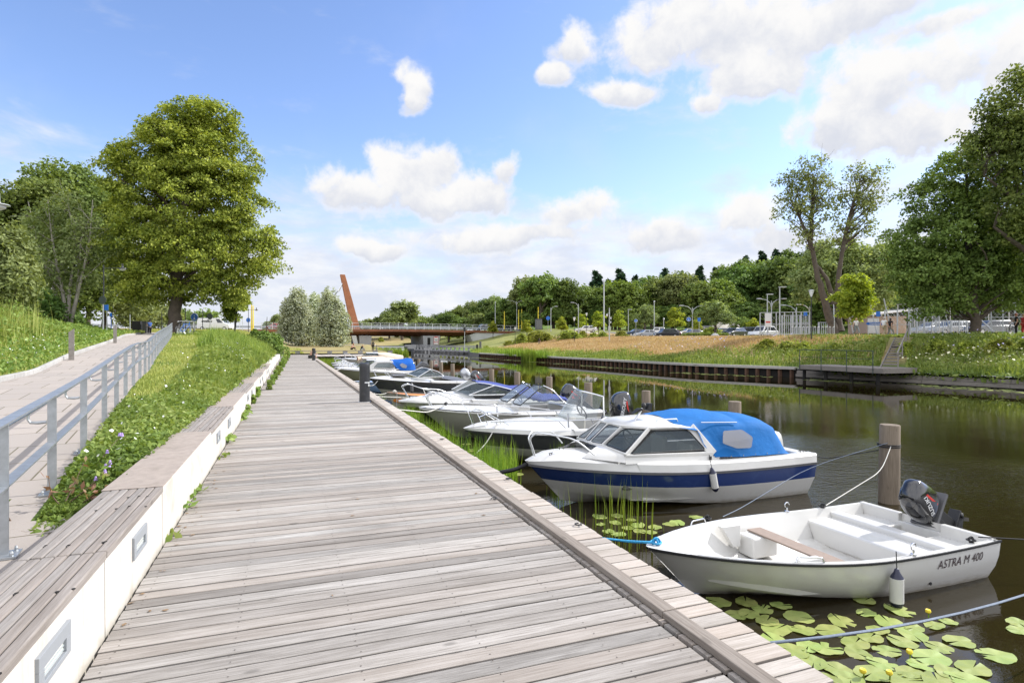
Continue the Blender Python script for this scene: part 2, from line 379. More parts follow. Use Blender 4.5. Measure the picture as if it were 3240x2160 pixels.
M_orange = mat('orange_interior', (.75,.26,.06), .45, var=.05)
M_thwart = mat('brown_thwart', (0.248,0.188,0.148), .6, var=.1, scale=20)
M_ropew = mat('white_rope', (.62,.60,.55), .8, var=.15, scale=60)
M_ropek = mat('black_rope', (.02,.02,.022), .8)
M_ropeb = mat('blue_rope', (.03,.28,.52), .7, var=.3, scale=50)
M_ropeg = mat('grey_blue_rope', (.13,.16,.21), .8, var=.25, scale=60)
M_fendw = mat('fender_white', (0.555,0.547,0.525), .35, var=.03, dirt=(0.375,0.360,0.315), dscale=5, damt=.4)
M_fendb = mat('fender_navy', (.012,.014,.04), .35)
M_red = mat('red_paint', (.55,.03,.02), .4); M_yel = mat('yellow_paint', (.80,.62,.05), .5); M_blue = mat('sign_blue', (.015,.13,.50), .45)
M_white = mat('white_paint', (0.620,0.620,0.620), .5); M_txt = mat('letter_dark', (0.040,0.020,0.024), .5); M_dgreen = mat('sign_back', (0.048,0.064,0.056), .5)
M_lampdk = mat('lamp_black', (.02,.022,.024), .4); M_lampgy = mat('mast_grey', (.42,.44,.45), .45, .3)
M_lglass = mat('lamp_glass', (.75,.77,.78), .3)
M_rust = mat('weathering_steel', (.19,.072,.034), .75, var=.22, scale=.5, bump=.1, dirt=(.11,.045,.025), dscale=.35, damt=.6)
M_rustp = mat('weathering_steel_mast', (.33,.125,.055), .75, var=.15, scale=.6, dirt=(.22,.085,.04), dscale=.3, damt=.6)
M_pier = mat('pier_concrete', (.31,.31,.315), .85, var=.1, scale=.8, dirt=(.2,.2,.2), dscale=.5, damt=.5, bump=.1)
M_abut = mat('abutment_concrete', (.52,.53,.53), .85, var=.06, scale=.6, dirt=(.40,.41,.41), dscale=.4, damt=.6)
M_asph = mat('asphalt', (.16,.155,.15), .95, var=.15, scale=4, bump=.15)
M_gravel = mat('pale_gravel', (0.400,0.344,0.296), .95, var=.12, scale=2.5, bump=.2)
M_sheet = mat('sheet_pile_rust', (.10,.055,.035), .85, var=.3, scale=3)
M_bark = mat('bark', (.095,.075,.058), .95, var=.3, scale=3, bump=1.0, bscale=14)
M_barkl = mat('pale_bark', (.36,.33,.28), .95, var=.25, scale=4, bump=.7, bscale=16)

def waterline(m, lo=-.06, hi=.11):
    t = NT(m.node_tree); b = t.n['Principled BSDF']; src = b.inputs['Base Color'].links[0].from_socket if b.inputs['Base Color'].links else tuple(b.inputs['Base Color'].default_value[:3])
    c = t.new('ShaderNodeTexCoord').outputs['Object']; sp = t.new('ShaderNodeSeparateXYZ'); t.link(c, sp.inputs[0])
    n = t.noise(t.vmath('MULTIPLY', c, (3, 3, 12)), 2.5, 6, .65); z = t.math('ADD', sp.outputs[2], t.math('MULTIPLY', t.math('SUBTRACT', n, .5), .16))
    col = t.mix(t.rng(z, hi, lo, 0, .85), src, (.20, .155, .085)); st = t.noise(t.vmath('MULTIPLY', c, (14, 14, 1.2)), 1.6, 5, .7)
    t.link(t.mix(t.math('MULTIPLY', t.rng(st, .60, .80, 0, .38), t.rng(sp.outputs[2], .62, .30)), col, (.36, .33, .26)), b.inputs['Base Color'])
for m_ in (M_gel, M_gel2, M_olive): waterline(m_)
t = NT(M_wallw.node_tree); b = t.n['Principled BSDF']; src = b.inputs['Base Color'].links[0].from_socket; c = t.new('ShaderNodeTexCoord').outputs['Object']; sp = t.new('ShaderNodeSeparateXYZ'); t.link(c, sp.inputs[0])
st = t.noise(t.vmath('MULTIPLY', c, (1, 9, .5)), 2.0, 6, .7); col = t.mix(t.math('MULTIPLY', t.rng(st, .48, .72, 0, .55), t.rng(sp.outputs[2], -.05, .42, .35, 1)), src, (.40, .345, .27))
t.link(t.mix(t.rng(t.math('ADD', sp.outputs[2], t.math('MULTIPLY', t.noise(c, 7, 5, .7), .12)), .13, .02, 0, .6), col, (.24, .215, .15)), b.inputs['Base Color'])
# paving: jointed concrete slabs, weeds and litter in the joints
m, t, b = principled('path_slabs'); M_path = m
c = t.new('ShaderNodeTexCoord').outputs['Object']
mp = t.new('ShaderNodeMapping'); mp.inputs['Rotation'].default_value = (0, 0, R(-8.1)); t.link(c, mp.inputs[0])
br = t.new('ShaderNodeTexBrick'); br.offset = .5; br.inputs['Scale'].default_value = 1.0; br.inputs['Mortar Size'].default_value = .010
br.inputs['Brick Width'].default_value = .92; br.inputs['Row Height'].default_value = .92; br.inputs['Mortar Smooth'].default_value = .3
br.inputs['Color1'].default_value = (.335,.295,.262,1); br.inputs['Color2'].default_value = (.285,.255,.23,1); br.inputs['Mortar'].default_value = (.10,.085,.05,1)
t.link(mp.outputs[0], br.inputs['Vector'])
col = t.mix(t.rng(t.noise(c, 3, 7, .7), .5, .8, 0, .55), br.outputs[0], (.33,.27,.225))
col = t.mix(t.math('MULTIPLY', t.rng(t.noise(c, 1.1, 6, .75, 1), .60, .66), t.rng(t.noise(c, 30, 3, .6), .45, .6)), col, (.13,.09,.05))
t.link(col, b.inputs['Base Color']); b.inputs['Roughness'].default_value = .92
bn = t.new('ShaderNodeBump'); bn.inputs['Strength'].default_value = .3; bn.inputs['Distance'].default_value = .01
t.link(t.noise(c, 50, 5, .7), bn.inputs['Height']); t.link(bn.outputs[0], b.inputs['Normal'])

G_bed = ground('bed_soil', [(.05,.075,.018), (.10,.15,.03), (.16,.20,.05)])
G_bank = ground('bank_grass', [(.07,.10,.025), (.14,.18,.045), (.24,.24,.08)])
G_lawn = ground('lawn', [(.15,.17,.05), (.26,.22,.10), (.40,.30,.16)], .6)
G_right = ground('canal_bank_grass', [(.06,.10,.025), (.12,.17,.04), (.20,.22,.06)])

# right bank: dry straw on the middle slope, green elsewhere (one soil, two kinds of growth)
m, t, b = principled('bank_growth'); M_rbank = m
c = t.new('ShaderNodeTexCoord').outputs['Object']; s2 = t.new('ShaderNodeSeparateXYZ'); t.link(c, s2.inputs[0])
f = t.math('ADD', t.math('MULTIPLY', t.noise(c, .15, 4, .6), .6), t.math('MULTIPLY', t.noise(c, 5, 6, .7), .4))
gr = t.ramp(f, [(.32,(.055,.095,.022)), (.5,(.11,.17,.035)), (.66,(.21,.24,.06))]); dr = t.ramp(f, [(.32,(.30,.23,.11)), (.5,(.46,.33,.18)), (.68,(.55,.41,.24))])
yy = t.math('ADD', s2.outputs[1], t.math('MULTIPLY', t.noise(c, .12, 4, .6), 26)); 
dm = t.math('MULTIPLY', t.rng(yy, 34, 48), t.rng(s2.outputs[2], -.1, .25)); dm = t.math('MULTIPLY', dm, t.rng(s2.outputs[0], 95, 110, 1, 0))
dm = t.math('MULTIPLY', dm, t.rng(yy, 128, 140, 1, .25))
t.link(t.mix(dm, gr, dr), b.inputs['Base Color']); b.inputs['Roughness'].default_value = .95; b.inputs['Specular IOR Level'].default_value = .1
bn = t.new('ShaderNodeBump'); bn.inputs['Strength'].default_value = .8; bn.inputs['Distance'].default_value = .1
t.link(t.noise(c, 6, 6, .7), bn.inputs['Height']); t.link(bn.outputs[0], b.inputs['Normal'])

# water
m, t, b = principled('canal_water'); M_water = m
b.inputs['Base Color'].default_value = (.017,.0125,.0045,1); b.inputs['Roughness'].default_value = .012; b.inputs['IOR'].default_value = 1.42
c = t.new('ShaderNodeTexCoord').outputs['Object']
n_a = t.noise(t.vmath('MULTIPLY', c, (1.0, 2.2, 1)), 5.5, 4, .55); n_b = t.noise(t.vmath('MULTIPLY', c, (.6, 1.3, 1)), 1.1, 3, .5)
calm = t.rng(t.noise(c, .09, 3, .5), .38, .62, .12, 1.0)
s3 = t.new('ShaderNodeSeparateXYZ'); t.link(c, s3.inputs[0])
dist = t.vmath('LENGTH', c)                                   # open water near the piles is ruffled, the far reach lies still
near = t.math('MULTIPLY', t.rng(s3.outputs[0], 5.6, 8.6, .15, 1.0), t.rng(dist, 9, 30, 6.0, .10))
h = t.math('MULTIPLY', t.math('MULTIPLY', t.math('ADD', t.math('MULTIPLY', n_a, .0040), t.math('MULTIPLY', n_b, .0042)), calm), near)
bn = t.new('ShaderNodeBump'); bn.inputs['Strength'].default_value = 1.0; bn.inputs['Distance'].default_value = 1.0
t.link(h, bn.inputs['Height']); t.link(bn.outputs[0], b.inputs['Normal'])

# leaves
L_lime = foliage('linden_leaf', [(0.06,0.085,0.016), (0.17,0.21,0.035), (0.33,0.37,0.062), (0.52,0.53,0.12)], .34, .55)
L_wood = foliage('wood_leaf', [(.085,.125,.026), (.14,.20,.040), (.20,.27,.055), (.27,.34,.075)], .34, .2)
L_dark = foliage('dark_leaf', [(0.055,0.095,0.024), (0.091,0.152,0.037), (0.140,0.212,0.051), (0.207,0.285,0.070)], .3, .2)
L_mid = foliage('mid_leaf', [(0.065,0.105,0.026), (0.125,0.185,0.046), (0.2,0.27,0.07), (0.3,0.37,0.11)], .34, .2)
L_soft = foliage('soft_leaf', [(0.11,0.15,0.055), (0.18,0.23,0.085), (0.27,0.33,0.125), (0.37,0.42,0.18)], .35, .3)
L_willow = foliage('willow_leaf', [(0.206,0.241,0.145), (0.314,0.356,0.241), (0.459,0.494,0.375), (0.604,0.620,0.520)], .28, .4)
L_yel = foliage('yellow_leaf', [(0.149,0.196,0.023), (0.230,0.287,0.034), (0.345,0.391,0.052), (0.437,0.460,0.069)], .45, .4)
L_con = foliage('conifer_leaf', [(0.020,0.048,0.024), (0.036,0.076,0.036), (0.060,0.110,0.050)], .1, .3)
L_grass = foliage('grass_blade', [(0.1,0.15,0.03), (0.18,0.245,0.05), (0.28,0.34,0.085), (0.42,0.45,0.15)], .35, .5, patch=.45)
L_weed = foliage('weed_leaf', [(0.085,0.14,0.03), (0.145,0.22,0.048), (0.22,0.3,0.075), (0.34,0.4,0.13)], .35, .7, patch=.4)
L_dry = foliage('dry_grass', [(.30,.22,.10), (.44,.32,.17), (.54,.41,.24), (.36,.34,.14)], .25, .2, patch=.5)
L_pale = foliage('pale_grass', [(0.2,0.26,0.055), (0.3,0.35,0.085), (0.4,0.41,0.13), (0.46,0.45,0.18)], .3, .3)
L_reed = foliage('reed_blade', [(0.084,0.161,0.021), (0.154,0.252,0.031), (0.238,0.350,0.042), (0.336,0.420,0.084)], .3, 1.5)
L_flow = mat('white_petal', (.78,.78,.76), .6); L_purp = mat('violet_petal', (.40,.28,.66), .6, var=.15, scale=30)
L_pad = foliage('lily_pad_leaf', [(0.170,0.235,0.055), (0.220,0.290,0.070), (0.280,0.345,0.100), (0.330,0.370,0.120), (.44,.40,.10)], .12, 2.0, rough=.34, patch=.4, spec=.5)
# ------------------------------------------------------------------ terrain
def zp(y): return np.interp(y, [-12,-5,4,8,12,15,17,20.5,25.5,38,47,55,75,100,148,220], [-.1,-.05,.12,.26,.47,.62,.67,.69,1.03,1.55,2.0,2.15,2.6,3.3,4.3,4.4])
def xr(y): return -1.815-.142*(np.asarray(y, float)-4.9)
def xk(y): return xr(y)-2.75
def zbed(x, y):                                  # planted bed between handrail and seat wall
    t = np.clip((x-xr(y))/(-1.345-xr(y)), 0, 1); e = 1+1.5*sm((y-10)/30)
    lo = np.where(y < 5.6, zp(y), .40)
    lo = zp(y)+(lo-zp(y))*sm((y-5.6)/1.6); z = zp(y)+(lo-zp(y))*t**e
    return z+.10*np.sin(np.pi*t)*sm((y-6)/4)
def zleft(x, y):                                 # grass bank left of the path
    d = np.clip(xk(y)-x, 0, 200)
    return zp(y)+.10+(.95*sm(d/9)+.012*d)*sm((70-y)/30)
def shoreL(y): return np.interp(y, [75,110,145,165,190,420], [13,16,20,21,38,60])
def zfar(x, y):                                  # lawn and embankment beyond the boardwalk
    zh = zp(y); zl = .12+.85*sm((y-80)/50)+2.6*sm((y-178)/50)
    t = np.clip((x+8)/(9-1.5*sm((100-y)/25)), 0, 1)
    z = zh+(zl-zh)*sm(t)
    return z-.55*sm((x-shoreL(y)+3.0)/3.0)*(y < 180)
def xq(y): return np.interp(y, [-60,-30,0,19.6,32.6,40,69,90,100,116,420], [42,40,38,36.9,34.2,31.4,30.1,28.8,30,34.5,44])
def zright(x, y):
    d = x-xq(y); w = np.interp(y, [0,35,90,130], [12,11,25,30]); zt = np.interp(y, [0,50,100,120,145,420], [1.95,1.95,2.4,3.4,5.0,5.0])
    u = np.clip(d/w, 0, 1)
    z = -.32+(zt+.32)*(.45*u+.55*sm(u))+.12*np.sin(x*.9+y*.37)*np.sin(y*.61)*sm(u*3)*(1-sm((u-.8)*4))
    return z+24*sm((x-105)/110)+.03*np.sin(x*.21)*d.clip(0, 30)/10
def gsheet(name, xs_fn, ys, cols, zf, m, label_kind='structure'):
    V = []; n = cols
    for y in ys:
        xs = xs_fn(y); V.append(np.stack([xs, np.full(len(xs), y), zf(xs, np.full(len(xs), float(y)))], 1))
    n = len(V[0]); V = np.concatenate(V); r = len(ys)
    i, j = np.meshgrid(np.arange(r-1), np.arange(n-1), indexing='ij'); a = (i*n+j).ravel()
    Fq = np.stack([a, a+1, a+n+1, a+n], 1)
    return V, Fq
def join_sheets(name, parts, m, smooth=True):
    off = 0; VV = []; FF = []
    for V, Fq in parts: VV.append(V); FF.append(Fq+off); off += len(V)
    o = np_mesh(name, np.concatenate(VV), np.concatenate(FF), m, smooth=smooth); o['kind'] = 'structure'; return o
ysA = np.concatenate([np.arange(-12, 12, .5), np.arange(12, 75.4, .9)]); ysA[-1] = 75.3
xl = lambda y: float(xk(y))-np.array([0,.3,.8,1.5,2.5,4,6,8,11,15,22,32,50,80,130,220])[::-1]
ysP = np.concatenate([np.arange(-12, 5.6, .5), [5.68]]); ysQ = np.concatenate([[5.68], ysA[ysA > 5.7]])
join_sheets('planted_bed', [gsheet('', lambda y: np.linspace(float(xr(y)), -1.345, 16), ysQ, 0, zbed, None)], G_bed)
join_sheets('paved_corner', [gsheet('', lambda y: np.linspace(float(xr(y)), -1.345, 3), ysP, 0, lambda x, y: zp(y), None)], M_path)

join_sheets('grass_bank', [gsheet('', xl, ysA, 0, zleft, None)], G_bank)
join_sheets('footpath', [gsheet('', lambda y: np.linspace(float(xk(y)), float(xr(y)), 5), ysA, 0, lambda x, y: zp(y), None)], M_path)
ysB = np.concatenate([np.arange(75.3, 200, 2.0), np.arange(200, 430, 10)])
def xsB(y):
    s = float(shoreL(y)); return np.concatenate([-np.array([250,180,120,80,55,40,30,24]), np.linspace(-20, 4, 13), np.linspace(4.2, s, 10)])
join_sheets('lawn', [gsheet('', xsB, ysB, 0, zfar, None)], G_lawn)
ysC = np.concatenate([np.arange(-60, 100, 1.25), np.arange(100, 200, 2.5), np.arange(200, 430, 12)])
xsC = lambda y: float(xq(y))+np.array([0,.4,1,2,3,4.5,6,7.5,9,10.5,12,14,16,18.5,21,24,27,31,36,42,50,60,72,85,100,120,145,175,220,300,420])
join_sheets('canal_bank', [gsheet('', xsC, ysC, 0, zright, None)], M_rbank)
# canal bed closes the world below the water; water is one sheet
mb = MB(); mb.add([(-20,-120,-3),(420,-120,-3),(420,900,-3),(-20,900,-3)], [(0,1,2,3)]); tag(mb.build('canal_bed', G_bed), kind='structure')
mb = MB(); mb.add([(-1.4,-120,WATER),(120,-120,WATER),(120,420,WATER),(-1.4,420,WATER)], [(0,1,2,3)]); tag(mb.build('water', M_water), kind='structure')
mb = MB(); mb.add([(-1500,-300,-6),(1500,-300,-6),(1500,1500,-6),(-1500,1500,-6)], [(0,1,2,3)]); tag(mb.build('ground', G_right), kind='structure')

# ------------------------------------------------------------------ boardwalk
XW, XP, XB0, XB1, XE = -.925, 1.952, 2.010, 2.106, 2.404
YEND = 75.2
def plank(mb, x0, x1, y0, y1, z0, z1, c=.003, tilt=0, skew=0):
    v = []
    for x in (x0, x1):
        dz = tilt*(1 if x == x1 else -1); s = skew*(x-x0)
        v += [(x, y0+s, z0), (x, y0+s, z1-c+dz), (x, y0+c+s, z1+dz), (x, y1-c+s, z1+dz), (x, y1+s, z1-c+dz), (x, y1+s, z0)]
    mb.add(v, [(0,1,2,3,4,5),(11,10,9,8,7,6)]+[(i, i+6, (i+1)%6+6, (i+1)%6) for i in range(6)])
mb = MB(); me_ = MB(); y = -2.2; rnd = random.Random(3)
while y < YEND:
    p = .128*(1+rnd.uniform(-.015, .015)); g = .0135 if rnd.random() > .08 else .021
    plank(mb, XW+rnd.uniform(-.004, .004), XP+rnd.uniform(-.006, .006), y+g/2, y+p-g/2, -.028, rnd.uniform(-.003, .0015), tilt=rnd.uniform(-.001, .001))
    yo = y+.01+rnd.uniform(-.003, .003)
    plank(me_, 1.985, XE+rnd.uniform(-.010, .008), yo+g/2, yo+p-g/2, -.028, rnd.uniform(-.004, .001), tilt=rnd.uniform(-.001, .001), skew=rnd.uniform(-.004, .004))
    y += p
for i in range(int((XE+9.4-2.5)/.13)):            # cross platform at the far end, boards run with the walk
    x = 2.45+i*.13
    if x < 12: plank(me_, 0, 1, 0, 1, 0, 0) if False else me_.box(x, 66.0, -.03, x+.122, YEND, rnd.uniform(-.003, .002))
dk = mb.build('boardwalk', M_deck, fixn=False); tag(dk, kind='structure')
ed = me_.build('boardwalk_edge', M_edge, fixn=False); tag(ed, kind='structure')
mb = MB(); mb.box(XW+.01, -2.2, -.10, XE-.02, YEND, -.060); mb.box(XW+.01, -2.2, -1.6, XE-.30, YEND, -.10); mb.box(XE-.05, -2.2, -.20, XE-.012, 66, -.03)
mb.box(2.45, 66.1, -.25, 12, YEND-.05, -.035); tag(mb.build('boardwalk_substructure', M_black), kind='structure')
mb = MB(); y = -2.0
for L in (4.85, 3.9, 3.6, 4.1, 3.8, 3.9, 3.7, 4.0, 3.8, 3.9, 3.7, 3.9, 3.4, 3.6):   # timber kerb, butt jointed
    if y > 51: break
    x = rnd.uniform(-.004, .004); mb.box(XB0+x, y+.004, .004, XB1+x, min(y+L, 52)-.004, .046+rnd.uniform(-.002, .002)); y += L
o = mb.build('timber_kerb', M_beam, bevel=.006); tag(o, 'long weathered timber kerb running along the water edge of the boardwalk', 'kerb')
# screw heads on the near boards, rusty dots in pairs over each joist
mb = MB(); rr = random.Random(5)
for i in range(60):
    yy = -.2+i*.128
    for x in (-.85, -.28, .33, .95, 1.55, 1.90):
        for k in (.035, .095):
            px_, py_ = x+rr.uniform(-.012, .012), yy+k+rr.uniform(-.006, .006); r0 = .0032
            mb.add([(px_-r0, py_-r0, .0022), (px_+r0, py_-r0, .0022), (px_+r0, py_+r0, .0022), (px_-r0, py_+r0, .0022)], [(0,1,2,3)])
so_ = mb.build('decking_screws', mat('screw_rust', (.06,.045,.035), .7), fixn=False); tag(so_, kind='structure')

# ------------------------------------------------------------------ seat wall along the left side
wall = thing('seat_wall', 'long low white-faced seat wall with timber and concrete tops along the boardwalk', 'wall', (0,0,0))
ZT = .46; MODS = [2.25-3.03+.005, 2.25, 5.28, 8.31, 11.37, 14.4, 17.43, 20.46, 23.49, 26.52, 29.55, 32.58]
for i in range(len(MODS)-1):
    y0, y1 = MODS[i], MODS[i+1]; timber = (i % 2 == 1)
    if i == 0: timber = True
    for h in (0, 1):
        a, b_ = (y0, (y0+y1)/2) if h == 0 else ((y0+y1)/2, y1)
        if timber:
            mb = MB(); mb.add([(-.940,a+.008,-.6),(-.985,a+.008,-.6),(-.985,b_-.008,-.6),(-.940,b_-.008,-.6),(-.946,a+.008,ZT-.052),(-.985,a+.008,ZT-.052),(-.985,b_-.008,ZT-.052),(-.946,b_-.008,ZT-.052)], [(0,3,2,1),(4,5,6,7),(0,1,5,4),(1,2,6,5),(2,3,7,6),(3,0,4,7)])
            mb.build('wall_panel', M_wallw, wall, bevel=.004)
            mb = MB()
            for k in range(7):
                w_ = .0505; x0 = -1.339+k*.0585; last = (k == 6)
                mb.box(x0, a+.008, ZT-.045-(.0 if not last else .0), x0+w_-(0 if not last else -.002), b_-.005, ZT+rnd.uniform(-.002, .002))
            mb.build('timber_seat', M_seat, wall, bevel=.007)
            mb = MB(); mb.box(-1.33, a-.004, -.3, -.99, b_+.004, ZT-.05); mb.build('seat_base', M_black, wall)
            yc = (a+b_)/2
            L = MB(); fx = -.9395
            L.box(fx-.02, yc-.18, .20, fx+.010, yc+.18, .225); L.box(fx-.02, yc-.18, .285, fx+.010, yc+.18, .345)
            L.box(fx-.02, yc-.18, .225, fx+.010, yc-.125, .285); L.box(fx-.02, yc+.125, .225, fx+.010, yc+.18, .285)
            if yc > -1:
                wl = L.build('wall_light', M_fix, wall, bevel=.002)
                q = MB(); q.box(fx-.018, yc-.125, .225, fx-.006, yc+.125, .285)
                for s_ in range(3): q.box(fx-.006, yc-.125, .233+s_*.018, fx-.001, yc+.125, .240+s_*.018)
                q.build('lamp_glass', M_fixg, wl)
        else:
            mb = MB(); x1 = -.940
            mb.box(-1.352, a+.007, -.6, x1, b_-.007, ZT-.006)
            mb.build('wall_panel', M_wallw, wall, bevel=.012)
            mb = MB(); mb.box(-1.3525, a+.003, ZT-.006, x1+.0015, b_-.003, ZT+.004); mb.build('concrete_top', M_conc, wall, bevel=.004)
# the far stretch of the wall: plain, half overgrown
mb = MB(); mb.box(-1.35, MODS[-1], -.6, -.940, 62, .38); mb.build('wall_panel', M_wallw, wall, bevel=.01)
# screw notches in the near slats
mb = MB()
for y0 in (2.5, 3.25, 3.95, 4.7, 5.0, 1.6, 8.6, 9.5, 10.2, 11.1):
    for k in (1, 3, 5, 6):
        x0 = -1.339+k*.0585+rnd.choice((.002, .052)); mb.lathe([(.0085, 0), (.0085, .0035)], (x0, y0+rnd.uniform(-.03, .03), ZT-.001), 8)
mb.build('screw_notch', M_black, wall)
tag(wall.children[-1], kind='stuff')

# ------------------------------------------------------------------ kerb, handrail and bollards by the path
kb = thing('path_kerb', 'pale concrete kerb stones along the left side of the paved path', 'kerb', (0,0,0))
mb = MB(); y = -6.0
while y < 60:
    L = 1.0 if y < 30 else 2.0
    a, b_ = y+.006, y+L-.006; xa, xb = float(xk(a)), float(xk(b_)); za, zb = float(zp(a)), float(zp(b_)); h = .115
    mb.add([(xa-.12,a,za-.1),(xa,a,za-.1),(xb,b_,zb-.1),(xb-.12,b_,zb-.1),(xa-.12,a,za+h),(xa,a,za+h),(xb,b_,zb+h),(xb-.12,b_,zb+h)], [(0,3,2,1),(4,5,6,7),(0,1,5,4),(1,2,6,5),(2,3,7,6),(3,0,4,7)]); y += L
o = mb.build('kerb_stones', M_kerb, kb, bevel=.012)
rail = thing('handrail', 'galvanised steel handrail with flat bar posts climbing beside the paved path', 'railing', (-1.79, 4.9, float(zp(4.9))))
RL = Vector(rail.location)
PY = [4.9,6.5,8.3,10.2,11.8,13.4,15.2,17.1,19.0]+[20.8+1.8*i for i in range(15)]
ang = math.atan(.142)
def rp(y, h, off=0): return Vector((float(xr(y))+off*math.cos(ang), y+off*math.sin(ang), float(zp(y))+h))-RL
RH = .90
for i, y in enumerate(PY):
    mb = MB(); T = Matrix.Translation(rp(y, 0)) @ Matrix.Rotation(ang, 4, 'Z')
    mb.box(-.034, -.007, -.1, .034, .007, RH-.008, T=T); p = mb.build('post', M_galv, rail, bevel=.002)
    if i < 3:
        q = MB(); q.box(-.09, -.09, .0, .09, .09, .014, T=T)
        for sx_, sy_ in ((-.06,-.06),(.06,-.06),(-.06,.06),(.06,.06)): q.lathe([(.012,0),(.012,.02),(.006,.035)], tuple(T @ Vector((sx_, sy_, .012))), 6)
        q.build('foot_plate', M_galv, p)
    mb = MB(); mb.tube([T @ Vector(v) for v in ((-.04,0,.66),(-.10,0,.655),(-.155,0,.66),(-.172,0,.69),(-.172,0,.745))], [.016,.016,.014,.012,.012], 6)
    mb.build('bracket', M_galv, p)
mt_, ml_, mh_ = MB(), MB(), MB(); yy = [3.2]+PY+[47.4]
for a, b_ in zip(yy[:-1], yy[1:]):
    mt_.bar(rp(a, RH), rp(b_, RH), .085, .012); ml_.bar(rp(a+.008, .47), rp(b_-.008, .47), .075, .012); mh_.bar(rp(a, .75, -.172), rp(b_, .75, -.172), .045, .010)
mt_.build('top_rail', M_galv, rail); ml_.build('lower_rail', M_galv, rail); mh_.build('inner_rail', M_galv, rail)
rail['label'] = 'galvanised steel handrail with flat bar posts climbing beside the paved path'

def black_bollard(y, label):
    o = thing('bollard', label, 'bollard', (1.84, y, 0), group='black bollards on the boardwalk')
    MB().lathe([(.146,.006),(.140,.012),(.137,.10),(.137,.93),(.136,.985),(.125,1.018),(.09,1.034),(.03,1.042)], n=32).build('post', M_boll, o, smooth=35)
    MB().lathe([(.172,0),(.172,.008),(.15,.010)], n=24).build('base_ring', M_alu, o, smooth=30)
    s = MB()
    for k in range(9):
        t0 = R(-95+k*8.5); t1 = t0+R(8.5); r = .1415
        s.add([(r*math.cos(t0), r*math.sin(t0), .50), (r*math.cos(t1), r*math.sin(t1), .50), (r*math.cos(t1), r*math.sin(t1), .535), (r*math.cos(t0), r*math.sin(t0), .535)], [(0,1,2,3)])
    s.build('hasp', M_alu, o, fixn=False)
    T = Matrix.Rotation(R(-52), 4, 'Z'); k = MB(); k.box(.142, -.022, .415, .160, .022, .465, T=T); 
    pts = [T @ Vector((.151, .016*math.cos(a), .465+.034*math.sin(a))) for a in np.linspace(0, math.pi, 9)]; k.tube(pts, .0045, 6)
    k.build('padlock', M_alu, o, bevel=.003); return o
black_bollard(15.9, 'near black round-topped bollard with silver padlock on the boardwalk'); black_bollard(52.1, 'far black bollard on the boardwalk beside the sitting bather')
def slab_post(px, py, Y, label):
    x, y, z = at(px, py, Y); o = MB(); o.add([(-.08,-.045,-.2),(.08,-.045,-.2),(.08,.045,-.2),(-.08,.045,-.2),(-.08,-.045,.80),(.08,-.045,.93),(.08,.045,.93),(-.08,.045,.80)], [(0,3,2,1),(4,5,6,7),(0,1,5,4),(1,2,6,5),(2,3,7,6),(3,0,4,7)])
    q = o.build('marker_post', M_seat, loc=(x, y, z), bevel=.006, rz=R(12)); tag(q, label, 'post')
slab_post(226, 1124, 20.3, 'grey timber post with slanted top beside the kerb, nearer of the two')
slab_post(364, 1080, 31.5, 'thin grey timber post beside the kerb, farther of the two')

# timber bench across the far end of the boardwalk
bn_ = thing('long_bench', 'long pale timber bench on dark blocks across the far end of the boardwalk', 'bench', (-2.2, 75.6, 0))
MB().box(0, -.2, .40, 14.5, .2, .47).build('seat', M_seat, bn_, bevel=.01)
for k in range(8): MB().box(.9+k*1.85, -.16, -.1, 1.45+k*1.85, .16, .40).build('block', M_pier, bn_)
MB().box(-.1, -.22, 0, .04, .22, .5).build('end_post', M_white, bn_)

# mooring piles
for i, y in enumerate([-99,6.69,10.2,13.6,16.9,20.0,23.3,26.7,30.4,33.9,36.8,39.7,43.8,46.4,49.6,52.6,56.0,58.6,61.5,64]):
    if y < 0: continue
    r = [.15,.148,.135,.12,.135,.12,.13,.125,.13,.12,.12,.12,.12][min(i, 12)]; rq = random.Random(i)
    mb = MB(); h = 1.27+rq.uniform(-.02, .03); mb.lathe([(r*1.06,-1.2),(r*1.03,0),(r,.7),(r*.985,h-.01),(r*.93,h)], n=20)
    lab = {1: 'thick mooring pile with ropes tied round it behind the small white motorboat', 2: 'mooring pile just behind the blue-canopied cabin boat', 3: 'mooring pile left of the blue canopy, behind the open boat with curved screen',
           4: 'mooring pile behind the black outboard of the open boat with curved screen', 5: 'mooring pile behind the white boat with raked windscreens', 6: 'greenish mooring pile behind the boat with dark blue tonneau cover',
           7: 'mooring pile with black rope knotted round it right of the two outboards'}.get(i)
    o = mb.build('mooring_pile', M_pile, loc=(9.06+(0 if i != 1 else 0), y, WATER), smooth=40); o.rotation_euler = (rq.uniform(-.012,.012), rq.uniform(-.012,.012), 0)
    tag(o, lab or ('weathered wooden mooring pile, '+['first','second','third','fourth','fifth','sixth','seventh','eighth','ninth','tenth','eleventh','twelfth'][i-8]+' beyond the pile with the black knot'), 'pile', 'mooring piles behind the boats')
